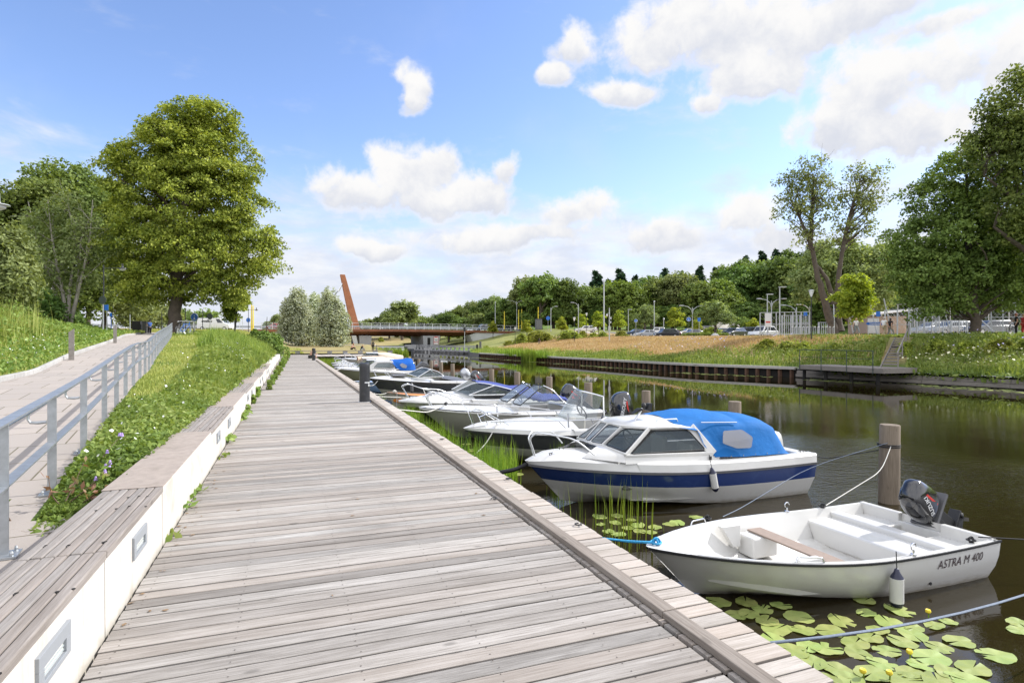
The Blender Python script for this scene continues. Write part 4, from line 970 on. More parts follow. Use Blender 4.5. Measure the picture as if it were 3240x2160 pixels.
for a, b_ in (((-.86),(-.12)), (.12, .86)):
    panel('windscreen', M_glassc, H_, [[(2.50,a,.92),(2.50,b_,.92),(3.20,b_*.86,1.40),(3.20,a*.86,1.40)]])
    tubes('screen_frame', M_rubber, H_, [[(2.50,a,.92),(3.20,a*.86,1.40),(3.20,b_*.86,1.40),(2.50,b_,.92),(2.50,a,.92)]], .014)
for sg in (-1, 1):
    panel('side_screen', M_glassc, H_, [[(2.52,sg*.87,.92),(3.20,sg*.76,1.39),(3.75,sg*.86,.95)]])
    tubes('side_screen_frame', M_steel, H_, [[(3.20,sg*.76,1.41),(3.45,sg*.80,1.30),(3.80,sg*.88,.92),(4.1,sg*.90,.84)]], .016)
    tubes('bow_rail', M_steel, H_, [[(.30,sg*.14,.90),(.16,sg*.10,1.18),(.40,sg*.22,1.26),(.95,sg*.58,1.02),(2.6,sg*.92,.88),(3.3,sg*.96,.78)], [(.95,sg*.58,1.02),(1.10,sg*.68,.86)], [(1.8,sg*.80,.95),(1.95,sg*.84,.80)]], .0125)
mb = MB(); mb.torus((0,0,0), .17, .014, 20, 6, 'x'); mb.xf(Matrix.Translation((2.98,.5,1.0)) @ Matrix.Rotation(R(-30),4,'Y')); mb.build('steering_wheel', M_rubber, H_, smooth=50, fixn=False)
mb = MB(); mb.loft([[(x, u*.55+.1, 1.00+.10*math.sin((x-3.3)*3.6)*(1-u*u)+.02*math.sin(x*17+u*9)) for u in np.linspace(-1,1,11)] for x in np.linspace(3.25,4.1,12)]); o_ = mb.build('folded_cover', M_navyc, H_, smooth=60); sol = o_.modifiers.new('t','SOLIDIFY'); sol.thickness = .05
mb = MB(); cleat(mb, .70, -.34, .95, .2, .3); mb.build('cleat', M_steel, H_); outboard(H_, 4.62, .1, .80, 52, 1.35, M_gloss, 'M', M_red)
knot(H_, (.62,-.34,.98), .03)

# --- G: white boat with dark blue tonneau cover ------------------------------
G = thing('bowrider', 'white motorboat with long raked windscreen and dark blue tonneau cover', 'boat', (3.16, 18.4, WATER))
h = Hull(5.1, 2.05, .74, .66, rake=.9, bf=2.0, sag=.02, stern=.95, chine=.72)
h.shell([.16,.18,.30], [0,0,1,1,1,1]).build('hull', [M_gel, M_rubber], G, smooth=28)
h.edge(.04, .03, lift=-.02, out=.012).build('rub_rail', M_gel, G, bevel=.006)
mb = MB(); rings = []
for t in [0,.006,.02,.05,.1,.16,.23,.30,.38,.45]:
    b = h.b(t); z = h.zs(t); cr = .10+.20*sm((t-.05)/.35)
    rings.append([(h.x(t,zz), ww, zz) for ww, zz in [(-b,z),(-b*.85,z+.07*min(1,t*9)),(-b*.5,z+.02+cr*.75*min(1,t*8)),(0,z+.02+cr*min(1,t*8)),(b*.5,z+.02+cr*.75*min(1,t*8)),(b*.85,z+.07*min(1,t*9)),(b,z)]])
mb.loft(rings); mb.build('foredeck', M_gel, G, smooth=40); h.coaming(.42, 1.0, .10, 0, w=.22).build('side_deck', M_gel, G, smooth=35)
panel('windscreen', M_glassd, G, [[(1.80,-.30,1.02),(1.80,.30,1.02),(2.42,.42,1.30),(2.42,-.42,1.30)], [(1.80,-.30,1.02),(2.42,-.42,1.30),(2.95,-.72,1.20),(2.05,-.74,.93)], [(1.80,.30,1.02),(2.05,.74,.93),(2.95,.72,1.20),(2.42,.42,1.30)]])
for sg in (-1, 1):
    panel('side_window', M_glassd, G, [[(2.12,sg*.77,.92),(2.98,sg*.745,1.18),(3.62,sg*.80,1.02),(3.62,sg*.84,.90)]])
    tubes('window_frame', M_alu, G, [[(1.80,sg*.30,1.02),(2.42,sg*.42,1.30),(2.95,sg*.73,1.20),(3.66,sg*.82,1.0),(3.66,sg*.85,.90),(2.08,sg*.78,.91)], [(2.08,sg*.77,.92),(2.95,sg*.74,1.20)]], .018)
    tubes('bow_rail', M_steel, G, [[(.30,sg*.12,.86),(.10,sg*.10,1.20),(.30,sg*.16,1.27),(.9,sg*.52,1.05),(1.5,sg*.78,1.0),(1.9,sg*.86,.82)], [(.9,sg*.52,1.05),(1.0,sg*.6,.84)], [(1.45,sg*.77,1.0),(1.5,sg*.8,.82)]], .0125)
canopy(G, M_navyc, [(2.44,.50,1.27,1.29,1.33),(2.9,.74,1.18,1.21,1.30),(3.3,.80,1.08,1.12,1.22),(3.7,.86,.92,.98,1.12),(4.0,.88,.84,.92,1.12),(4.2,.88,.83,.95,1.14),(4.5,.86,.82,.86,.98),(4.8,.84,.80,.81,.84)], 'tonneau_cover')
mb = MB(); mb.box(.9,-.22,.985,1.15,.0,1.0); mb.build('deck_hatch', M_grey, G)
mb = MB(); cleat(mb, .42, -.16, .84, .2, .4); mb.build('cleat', M_steel, G); MB().box(4.8,-.84,.1,5.06,.84,.72).build('stern_deck', M_gel, G, bevel=.02)

# --- F: small clinker boat with orange inside --------------------------------
Fb = thing('rowing_boat', 'small grey clinker rowing boat with bright orange inside', 'rowing boat', (3.29, 21.5, WATER))
h = Hull(3.6, 1.45, .75, .52, rake=.35, bf=1.9, sag=.06, stern=.9, chine=.6)
h.shell([.1,.2,.3,.4], [0]*20).build('hull', M_gel2, Fb, smooth=20)
mb = MB(); rings = []
for t in [.02,.05,.1,.16,.23,.30,.4,.5,.6,.7,.8,.9,.985]:
    b, z = h.b(t)-.02, h.zs(t); rings.append([(h.x(t,zz), ww, zz) for ww, zz in [(-b,z-.01),(-b*.8,.22+.2*(1-t)**3),(0,.1+.3*(1-t)**3),(b*.8,.22+.2*(1-t)**3),(b,z-.01)]])
mb.loft(rings); mb.build('liner', M_orange, Fb, smooth=40); h.edge(.04, .035, 0, .008).build('gunwale', M_thwart, Fb)
h.deck(0, .20, .01, lift=-.004, inset=.02).build('foredeck', M_orange, Fb)
for x in (1.4, 2.4): MB().box(x,-.6,.38,x+.22,.6,.41).build('thwart', M_orange, Fb)
tubes('mooring_pole', M_alu, Fb, [[(.30,-.32,.78),(.28,-.34,.05)]], .012); knot(Fb, (.22,-.30,.80), .04, M_ropew)

# --- E: charcoal and white bowrider ------------------------------------------
E = thing('bowrider', 'large white and charcoal motorboat with silver outboard and grey cockpit cover', 'boat', (3.11, 25.0, WATER))
h = Hull(4.9, 2.2, 1.04, .80, rake=.85, bf=2.2, sag=.02, stern=.95, chine=.74)
h.shell([.03,.42,.44], [1,0,1,1,1]).build('hull', [M_char, M_gel2], E, smooth=28); h.edge(.035, .03, 0, .01).build('rub_rail', M_rubber, E)
h.deck(0, .52, .13, lift=.03).build('foredeck', M_gel, E, smooth=40); h.coaming(.48, .86, .10, 0, w=.25).build('side_deck', M_gel, E, smooth=35)
MB().box(.9,-.45,1.14,1.5,.45,1.19).build('deck_pad', M_grey, E, bevel=.02)
for sg in (-1, 1):
    panel('windscreen', M_glassd, E, [[(1.60,0,1.22),(2.18,0,1.48),(2.42,sg*.62,1.42),(1.85,sg*.82,1.12)], [(1.88,sg*.84,1.12),(2.44,sg*.64,1.41),(2.75,sg*.72,1.30),(2.95,sg*.86,1.12)]])
    tubes('window_frame', M_alu, E, [[(1.60,0,1.22),(2.18,0,1.49),(2.44,sg*.63,1.43),(2.78,sg*.73,1.31),(2.98,sg*.87,1.12),(1.86,sg*.84,1.11),(1.60,0,1.22)], [(1.86,sg*.84,1.12),(2.44,sg*.63,1.42)]], .016)
    tubes('bow_rail', M_steel, E, [[(.25,sg*.12,1.15),(.12,sg*.1,1.40),(.4,sg*.3,1.36),(1.4,sg*.85,1.28),(1.9,sg*.98,1.10)], [(.6,sg*.42,1.34),(.8,sg*.55,1.12)]], .0125)
canopy(E, M_grey, [(2.9,.80,1.05,1.08,1.14),(3.3,.85,.95,1.0,1.10),(3.8,.86,.90,.94,1.02),(4.0,.85,.88,.90,.94)], 'cockpit_cover')
MB().box(3.6,-.95,.3,4.8,.95,.86).build('stern_deck', M_gel, E, bevel=.08)
outboard(E, 4.35, .45, .90, 38, 1.1, M_silver); outboard(E, 4.62, -.4, .78, 40, 1.2, M_gloss, 'MERCURY', M_white)
fender('fender', 'dark fender hanging on the middle of the large charcoal-striped motorboat', (4.65, 25-1.12, WATER+.50), .42, .07, body=M_grey, top=M_grey, cord=.25)
fender('fender', 'dark fender hanging near the stern of the large charcoal-striped motorboat', (6.55, 25-1.16, WATER+.35), .42, .07, body=M_grey, top=M_grey, cord=.2)
mb = MB(); mb.prism([(2.05,1.42),(2.35,1.72),(2.62,1.62),(2.55,1.50),(2.4,1.50)], .55, .95); mb.build('outboard_hood', M_grey, E, bevel=.03)

# --- pale blue flat dinghy ----------------------------------------------------
Dg = thing('dinghy', 'low pale blue dinghy between the charcoal-striped boat and the olive cabin boat', 'dinghy', (2.95, 30.0, WATER))
h = Hull(3.6, 1.2, .62, .50, rake=.2, bf=2.6, sag=.0, stern=.9, chine=.7)
bl = mat('pale_blue_hull', (.20,.30,.50), .4); h.shell([.1], [0]*9).build('hull', bl, Dg, smooth=30); h.deck(0, 1, .03, lift=.01).build('cover', bl, Dg, smooth=40); h.edge(.04,.03,0,.01).build('gunwale', M_white, Dg)

# --- D: olive cabin boat with royal blue canopy -------------------------------
D = thing('cabin_boat', 'olive-hulled white cabin boat with royal blue canvas canopy', 'boat', (2.55, 35.4, WATER))
h = Hull(5.0, 2.0, 1.02, .72, rake=.9, bf=2.1, sag=.02, stern=.95, chine=.7)
h.shell([.02], [0]*9).build('hull', M_olive, D, smooth=28); h.edge(.05, .05, .0, .012).build('rub_rail', M_gel, D)
h.deck(0, .45, .10, lift=.04).build('foredeck', M_gel, D, smooth=40); h.coaming(.35, 1, .12, 0, w=.22).build('side_deck', M_gel, D, smooth=35)
c = MB(); c.loft([[(1.55,-.5,1.0),(1.6,-.5,1.10),(1.6,.5,1.10),(1.55,.5,1.0)],[(2.05,-.62,.95),(2.15,-.52,1.44),(2.15,.52,1.44),(2.05,.62,.95)],[(3.3,-.75,.85),(3.1,-.60,1.46),(3.1,.60,1.46),(3.3,.75,.85)]], close=True, cap=True); c.build('cabin', M_gel, D, bevel=.03)
for sg in (-1, 1): 
    P_ = [(1.98,sg*.70,1.08),(2.22,sg*.60,1.34),(2.95,sg*.65,1.35),(3.16,sg*.73,1.20),(3.12,sg*.76,1.06)]
    window(D, P_ if sg < 0 else P_[::-1], lift=(0, sg*.03, 0))
    tubes('bow_rail', M_steel, D, [[(.35,sg*.15,1.0),(.2,sg*.1,1.42),(.5,sg*.25,1.48),(1.1,sg*.6,1.05)], [(.75,sg*.42,1.10),(.85,sg*.5,1.35)]], .015)
window(D, [(1.68,-.42,1.12),(2.10,-.42,1.40),(2.10,.42,1.40),(1.68,.42,1.12)], lift=(-.03,0,.03))
cn = canopy(D, M_canvasd, [(3.05,.66,1.35,1.42,1.50),(3.3,.76,1.02,1.38,1.52),(3.5,.84,.92,1.34,1.53),(3.8,.86,.90,1.30,1.55),(4.1,.86,.90,1.32,1.60),(4.3,.84,.90,1.25,1.58),(4.45,.82,.90,1.0,1.25)])
panel('canopy_window', M_glassv, cn, [rounded([(3.45,-.87,1.22),(3.62,-.83,1.34),(3.9,-.86,1.18),(3.85,-.89,1.02),(3.6,-.89,1.06)], .04)])

# --- the far group -------------------------------------------------------------
def small_boat(x, y, L, B, fb, label, name='motorboat', top='tent', cm=M_cream, hullm=M_gel2):
    o = thing(name, label, 'boat', (x, y, WATER)); h = Hull(L, B, fb, fb*.8, rake=.8, bf=2.1, sag=.02, stern=.95, chine=.72)
    h.shell([.02,.3], [0]*9).build('hull', hullm, o, smooth=28); h.edge(.05, .045, 0, .012).build('rub_rail', M_gel, o)
    h.deck(0, .46, .10, lift=.04).build('foredeck', M_gel, o, smooth=40); h.coaming(.42, 1, .10, 0, w=.2).build('side_deck', M_gel, o, smooth=35)
    for sg in (-1, 1): tubes('bow_rail', M_steel, o, [[(.35,sg*.15,fb),(.15,sg*.1,fb+.42),(.5,sg*.25,fb+.46),(1.3,sg*.65,fb+.05)], [(.8,sg*.45,fb+.05),(.85,sg*.48,fb+.30)]], .015)
    if top in ('cabin', 'screen'):
        z = fb+.05
        c = MB(); c.loft([[(1.4,-.4,z),(1.4,.4,z)],[(2.0,-.45,z+.42),(2.0,.45,z+.42)]]); c.build('windscreen', M_glassd, o)
        for sg in (-1, 1): panel('side_window', M_glassd, o, [[(1.45,sg*.62,z-.05),(2.05,sg*.50,z+.40),(2.9,sg*.58,z+.36),(3.0,sg*.75,z-.08)]])
        MB().loft([[(1.95,u*.5,z+.43+.06*(1-u*u)) for u in np.linspace(-1,1,7)],[(2.95,u*.6,z+.40+.08*(1-u*u)) for u in np.linspace(-1,1,7)]]).build('roof', M_gel, o, smooth=50)
    if top in ('cabin', 'tent'):
        z = fb; canopy(o, cm, [(1.9 if top == 'tent' else 2.9,.6,z,z+.38,z+.48),(3.2,.8,z-.05,z+.36,z+.52),(3.8,.8,z-.1,z+.32,z+.5),(L*.9,.75,z-.1,z+.1,z+.25)], 'cover')
    if top == 'screen': outboard(o, L+.05, 0, fb*.8, 20, 1.1, M_gloss)
    return o
small_boat(2.6, 38.6, 4.9, 1.9, .92, 'white day boat with slanting windscreen just beyond the olive cabin boat', top='screen')
small_boat(2.7, 42.0, 5.2, 2.0, .95, 'white cabin boat with loose pale canvas lean-to in the far group', 'cabin_boat', top='cabin', cm=mat('white_canvas', (.6,.6,.58), .8, var=.08))
small_boat(2.9, 46.2, 5.0, 1.9, .95, 'boat wholly covered by a peach-coloured tarpaulin', top='tent', cm=M_peach)
small_boat(4.0, 50.6, 5.6, 2.1, 1.15, 'white cabin boat with beige canvas canopy, farthest in the row', 'cabin_boat', top='cabin', cm=M_cream)

# --- mooring lines -------------------------------------------------------------
rope('blue rope from the bow of the small open motorboat to the boardwalk', [(3.36,4.96,WATER+.60),(3.15,5.0,-.38),(2.75,5.25,-.36),(2.40,5.55,-.10)], .013, M_ropeb)
o = thing('rope_coil', 'blue rope knot on the bow of the small open motorboat', 'rope', (3.42,4.96,-.405)); knot(o, (0,0,.0), .032, M_ropeb)
rope('black padded mooring line from the blue and white cabin boat to the boardwalk', [(3.56,8.5,-.28),(3.35,8.62,-.42),(2.95,8.85,-.52),(2.44,9.15,-.10)], .034, M_ropek)
rope('grey twisted mooring line from the open boat with curved screen to the boardwalk', [(4.05,11.55,-.12),(3.75,11.4,-.50),(3.2,11.1,-.82),(2.42,10.75,-.14)], .011, M_ropew)
rope('black hanging rope below the bow of the open boat with curved screen', [(3.52,11.9,-.40),(3.42,11.95,-.70),(3.0,12.25,-.80),(2.42,12.8,-.20)], .018, M_ropek)
rope('pale mooring line from the boat with raked twin screens down to the boardwalk', [(3.75,14.85,-.06),(3.30,14.75,-.22),(2.42,14.35,-.06)], .016, M_ropew)
rope('thin mooring line from the boat with the dark blue tonneau cover to the boardwalk', [(3.45,18.2,-.16),(2.42,17.9,-.05)], .012, M_ropew)
rope('mooring line from the orange rowing boat to the boardwalk', [(3.32,21.5,-.26),(2.42,20.9,-.05)], .012, M_ropew, sag=.12)
rope('white mooring line from the charcoal-striped boat to the boardwalk', [(3.5,24.8,.08),(3.2,24.6,-.25),(2.42,24.0,-.04)], .014, M_ropew)
rope('pair of mooring lines from the olive cabin boat to the boardwalk', [(2.75,35.2,.02),(2.40,34.5,-.04)], .014, M_ropew)
rope('grey-blue rope crossing low over the lily pads in the foreground', [(2.41,2.45,-.02),(9.06,3.2,-.1)], .0085, M_ropeg, sag=.27)
rope('white line from the thick mooring pile down to the small open motorboat', [(9.0,6.60,-.05),(8.3,6.25,-.35),(6.55,5.72,-.56)], .006, M_ropew)
rope('grey rope from the thick mooring pile over the far side of the small open motorboat', [(8.95,6.62,-.02),(7.4,6.75,-.32),(5.6,6.2,-.62),(4.9,5.72,-.52)], .005, M_ropeg)
rope('black stern line from the near corner of the small open motorboat to the right', [(7.05,4.18,-.54),(7.9,3.9,-.60),(9.2,3.4,-.55)], .007, M_ropek)
rope('black stern line of the blue and white cabin boat', [(8.2,7.7,-.30),(8.6,7.5,-.42),(9.05,6.75,-.15)], .008, M_ropek)
for z in (.0, -.03): 
    mb = MB(); mb.torus((9.06,6.69,-.06+z), .158, .010, 24, 6, 'z'); tag(mb.build('rope_loop', M_ropek, fixn=False), 'upper black rope loop round the thick mooring pile' if z == 0 else 'lower black rope loop round the thick mooring pile', 'rope')
# shackles on the boardwalk edge
for i, (x, y) in enumerate(((2.36,6.35),(2.34,4.55),(2.30,9.3),(2.32,27.0),(1.93,5.6))):
    mb = MB(); mb.torus((0,0,.012), .028, .006, 14, 6, 'z', arc=.7); mb.tube([(.03,-.02,.012),(-.03,-.03,.012)], .005, 5)
    o = mb.build('shackle', M_rubber, loc=(x, y, .003), rz=i, fixn=False); tag(o, ['rusty shackle on the boardwalk edge beside the blue rope boat', 'rusty shackle on the edge boards left of the small motorboat bow', 'shackle at the edge below the black padded line', 'coil of line on the edge beyond the near bollard', 'shackle lying in the gap left of the timber kerb'][i], 'shackle')
# ------------------------------------------------------------------ bridge
BR = thing('road_bridge', 'rust-coloured steel road bridge with leaning mast spanning the canal', 'bridge', (-8.3, 149.6, 0), R(6.2))
BZ = lambda u: 4.42+.34*math.sin(math.pi*min(1, max(0, u/76)))
VD = 13.0
mb = MB(); rings = []
for u in np.arange(-40, 82, 4.0):
    z = BZ(u); dp = 1.72 if u < 48 else 1.72-.7*min(1, (u-48)/22)
    rings.append([(u, 0, z), (u, 0, z-.58), (u, 2.8, z-dp), (u, VD-2.8, z-dp), (u, VD, z-.58), (u, VD, z)])
mb.loft(rings); mb.build('girder', M_rust, BR, smooth=25)
mb = MB(); mb.loft([[(u, v, BZ(u)+.004) for v in (0, VD)] for u in np.arange(-40, 82, 4.0)]); mb.build('carriageway', M_asph, BR)
for k, u in enumerate(np.arange(-38, 78, 2.35)):
    MB().box(u-.05, .03, BZ(u), u+.05, .13, BZ(u)+1.58).build('rail_post', M_alu, BR)
for nm, v, dz, w_, hh in (('hand_rail', .08, 1.58, .09, .07), ('crash_rail', 2.2, .75, .06, .32), ('lower_rail', .08, .16, .05, .06), ('far_rail', VD-.1, 1.5, .08, .07), ('far_crash_rail', VD-2.2, .75, .06, .32)):
    mb = MB()
    us = np.arange(-40, 78.1, 4)
    for a, b_ in zip(us[:-1], us[1:]): mb.bar((a, v, BZ(a)+dz), (b_, v, BZ(b_)+dz), w_, hh)
    mb.build(nm, M_alu if 'crash' not in nm else M_galv, BR)
for u in np.arange(-36, 78, 4.0): MB().box(u-.05, 2.25, BZ(u), u+.05, 2.35, BZ(u)+.8).build('crash_post', M_galv, BR)
# piers and abutments
mb = MB()
mb.prism([(25.2,-2.5),(27.9,-2.5),(28.2,BZ(26)-1.60),(25.0,BZ(26)-1.60)], 1.2, 11.5); mb.build('pier', M_pier, BR, bevel=.1)
mb = MB(); mb.prism([(24.3,-1.6),(25.15,-1.6),(24.2,BZ(24)-1.60),(23.0,BZ(24)-1.60)], .9, 1.6); mb.build('slanted_prop', M_abut, BR, bevel=.05)
mb = MB(); mb.prism([(42.0,-2.5),(45.6,-2.5),(46.7,BZ(44)-1.60),(41.8,BZ(44)-1.60)], .6, 11.8); cp = mb.build('pier', M_pier, BR, bevel=.1)
MB().box(43.0, .55, .2, 43.8, .62, 2.6).build('recess_shade', M_black, cp)  # black plate on the pier face, its colour standing in for recess shade
MB().box(-32, .5, -.5, 14.3, 12.5, BZ(0)-.60).build('abutment', M_abut, BR, bevel=.05)
mb = MB(); mb.prism([(14.3,-.5),(17.0,-.5),(15.5,BZ(15)-1.5),(14.3,BZ(15)-1.5)], .8, 2.0); mb.build('slanted_prop', M_pier, BR, bevel=.05)
mb = MB(); mb.loft([[(62.6,13,-.5),(57.4,5,-.5),(56.9,3.0,-.5),(57.6,1.0,-.5),(59.2,.25,-.5),(84,.25,-.5)], [(60.5,13,BZ(60)-1.3),(55.2,5,BZ(60)-1.3),(54.7,3.0,BZ(60)-1.3),(55.4,1.0,BZ(60)-1.15),(57.0,.25,BZ(60)-.60),(84,.25,BZ(70)-.60)]])
mb.build('abutment', M_abut, BR, smooth=40)
# mast and stay
def mring(x, z, wx, wy): return [(x-wx/2, 6.5-wy/2, z), (x+wx/2, 6.5-wy/2, z), (x+wx/2+.35, 6.5+wy/2, z), (x-wx/2+.1, 6.5+wy/2, z)]
MB().loft([mring(25.3, 4.2, 2.15, 1.7), mring(23.4, 12.2, 1.7, 1.6), mring(21.75, 19.0, 1.15, 1.5)], close=True, cap=True).build('mast', M_rustp, BR, bevel=.03)
mb = MB(); mb.tube([(21.9, 6.0, 17.0), (20.6, 6.0, 14.6)], [.16, .30], 6); mb.build('stay_head', M_alu, BR); MB().tube([(20.7, 6.0, 14.8), (12.5, 6.0, 4.8)], .09, 6).build('stay_cable', M_lampdk, BR)
sg = thing('clearance_sign', 'white clearance sign with red border reading 3,8 on the middle bridge pier', 'sign')
sg.location = BR.matrix_basis @ Vector((45.4, .52, 1.95)); sg.rotation_euler.z = R(6.2)
MB().box(-.62, 0, -.55, .62, .04, .95).build('border', M_red, sg); mb = MB(); mb.prism([(-.52,-.45),(.52,-.45),(.52,.86),(.0,.62),(-.52,.86)], -.012, .0); mb.build('panel', M_white, sg)
t_ = text_mb('3,8', .62, ext=.004, bold=.012); t_.xf(Matrix.Translation((0,-.018,.02)) @ Matrix.Rotation(R(90),4,'X')); t_.build('lettering', M_rubber, sg, fixn=False)
MB().box(-.62, 0, -1.15, .62, .04, -.60).build('lower_border', M_red, sg); mb = MB(); mb.box(-.54, -.012, -1.10, .54, 0, -.65)
for k in range(2): mb.box(-.4, -.016, -.80-.18*k, .4, -.012, -.76-.18*k)
mb.build('lower_panel', M_white, sg)
for (px, Y, lbl) in ((1535, 166, 'dark van with white lettering crossing the bridge'), (868, 139, 'red car crossing the bridge above the white wall')): pass
# signal post by the pier fence
def pole(name, label, cat, px, py0, py1, Y, r=.06, m=None, rz=-TH, group=None):
    x, y = w2(px, Y); z0, z1 = zat(py1, Y), zat(py0, Y); o = thing(name, label, cat, (x, y, z0), rz, group)
    MB().tube([(0,0,-.3),(0,0,z1-z0)], [r, r*.7], 8).build('pole', m or M_lampgy, o, smooth=50); return o, z1-z0
o, h_ = pole('signal_post', 'slim grey signal post with black light box in front of the bridge', 'signal', 1470, 1036, 1098, 118, .08)
MB().box(-.22,-.15,h_-.8,.22,.15,h_+.1).build('signal_box', M_lampdk, o, bevel=.03)
# timber guide fences in the water
def guide(name, label, A, B_, top, n, parts=True):
    o = thing(name, label, 'fender fence', (A[0], A[1], WATER)); d = Vector((B_[0]-A[0], B_[1]-A[1], 0)); L = d.length; o.rotation_euler.z = math.atan2(d.y, d.x)
    t0 = top-WATER
    for z, hh in ((t0, .22), (t0-.32, .16), (.62, .24)):
        MB().box(0, -.12, z-hh, L, .12, z).build('rail', M_pier, o)
    for i in range(n+1):
        x = L*i/n; MB().box(x-.14, -.3, -1.0, x+.14, .12, .40).build('leg', M_grey, o); MB().box(x-.22, -.10, .62, x+.22, .14, t0-.3).build('panel', M_pier, o)
    return o
guide('guide_fence', 'grey timber guide fence on short legs running right from the middle bridge pier', (29.5,148.0), (35.2,111.8), .74, 16)
guide('guide_fence', 'grey guide fence in front of the left bridge pier with reeds before it', (13.2,126), (20.6,112), .78, 8)
o = thing('guide_pile', 'dark steel dolphin pile at the right end of the long guide fence', 'pile', (35.4,111.2,WATER)); MB().tube([(0,0,-1),(0,0,2.6)], .22, 10).build('pile', M_grey, o); MB().tube([(-.6,.3,-1),(-.6,.3,2.0)], .2, 10).build('side_pile', M_rubber, o)
o = thing('guide_pile', 'black fender pile at the right end of the short guide fence', 'pile', (20.4,110.5,WATER)); MB().tube([(0,0,-1),(0,0,1.6)], .32, 10).build('pile', M_rubber, o); MB().box(-.2,-.1,1.2,1.9,.2,2.0).build('arm', M_pier, o)

# ------------------------------------------------------------------ right bank edge
M_cap = wood('cap_timber', 'y', ((.24,.225,.205), (.36,.345,.32), (.45,.43,.40), (.54,.52,.49)), isl=.1)
Q = thing('sheet_pile_quay', 'timber-capped quay wall with rusty piles along the far bank', 'quay wall', (0,0,0))
ysq = np.arange(32.4, 93, 2.2)
for a, b_ in zip(ysq[:-1], ysq[1:]):
    xa, xb = float(xq(a)), float(xq(b_))
    mb = MB(); mb.add([(xa-.12,a+.01,-.44),(xa+.28,a+.01,-.44),(xb+.28,b_-.01,-.44),(xb-.12,b_-.01,-.44),(xa-.12,a+.01,-.24),(xa+.28,a+.01,-.24),(xb+.28,b_-.01,-.24),(xb-.12,b_-.01,-.24)], [(0,3,2,1),(4,5,6,7),(0,1,5,4),(1,2,6,5),(2,3,7,6),(3,0,4,7)])
    mb.build('cap_beam', M_cap, Q, bevel=.01)
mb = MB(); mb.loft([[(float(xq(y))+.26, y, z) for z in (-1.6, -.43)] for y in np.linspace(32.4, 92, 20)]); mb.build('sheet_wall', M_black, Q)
for y in np.arange(32.7, 91, .80):
    x = float(xq(y)); MB().box(x-.05, y-.075, -1.5, x+.20, y+.075, -.44).build('steel_pile', M_sheet, Q)
LW = thing('log_wall', 'low weathered timber wall holding the overgrown far bank', 'retaining wall', (0,0,0))
ysw = [32.3,28.6,24.4,20.2,15.9,11.8,7.5,3.0,-2,-8,-16,-26,-40]
for a, b_ in zip(ysw[:-1], ysw[1:]):
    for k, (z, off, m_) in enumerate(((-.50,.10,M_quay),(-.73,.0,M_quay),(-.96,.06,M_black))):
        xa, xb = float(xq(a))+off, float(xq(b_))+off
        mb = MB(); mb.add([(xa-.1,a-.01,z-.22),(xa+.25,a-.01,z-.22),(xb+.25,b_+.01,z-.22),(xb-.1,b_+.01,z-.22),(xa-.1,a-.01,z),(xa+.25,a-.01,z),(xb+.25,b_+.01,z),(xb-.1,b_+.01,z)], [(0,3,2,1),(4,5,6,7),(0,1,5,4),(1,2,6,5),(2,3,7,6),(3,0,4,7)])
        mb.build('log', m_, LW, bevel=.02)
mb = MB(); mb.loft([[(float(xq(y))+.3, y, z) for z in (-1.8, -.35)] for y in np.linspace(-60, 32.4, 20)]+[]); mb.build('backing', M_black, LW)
mb = MB(); mb.loft([[(float(xq(y))+.02, y, z) for z in (-1.8, -.34)] for y in np.linspace(92, 200, 30)]); tag(mb.build('canal_edge', M_grey), kind='structure')
PL = thing('landing_stage', 'wooden landing stage with thin dark railing on the far bank', 'landing stage', (33.1, 25.2, -.02))
mb = MB()
for k in range(10): mb.box(.31*k, -.35, -.06, .31*k+.30, 5.7, 0)
mb.build('decking', M_quay, PL); MB().box(-.06,-.4,-.30,.06,5.75,-.02).build('front_beam', M_quay, PL, bevel=.01); MB().box(0,-.42,-.30,2.9,-.34,-.02).build('side_beam', M_quay, PL)
for y in (.2, 2.0, 3.9, 5.65): MB().tube([(-.08,y,-.35),(-.08,y,1.05)], .028, 6).build('rail_post', M_dgreen, PL); MB().tube([(.35,y,-1.2),(.35,y,-.1)], .11, 8).build('leg', M_black, PL)
for z in (1.05, .55): MB().tube([(-.08,.2,z),(-.08,5.65,z)], .024 if z > 1 else .014, 6).build('rail', M_dgreen, PL)
ST_ = thing('stairway', 'wooden steps with slanting handrail climbing the far bank from the landing stage', 'stairs', (34.9, 25.8, 0), math.atan2(6.4, 10.2))
nst = 12; LEN = 11.6
for i in range(nst):
    x = LEN*i/nst; z = .05+1.95*i/nst; MB().box(x, -.40, z-.12, x+.42, .40, z-.02).build('tread', M_quay, ST_)
MB().bar((-.2,.44,-.12),(LEN,.44,1.85),.06,.18).build('stringer', M_quay, ST_)
MB().bar((-.6,-.5,.86),(LEN-.6,-.5,2.78),.06,.12).build('handrail', M_seat, ST_)
for x in (.0, 3.8, 7.6, 10.4): MB().bar((x,-.5,.05+1.95*x/LEN-.2),(x,-.5,.90+1.93*x/LEN),.07,.07).build('post', M_seat, ST_)
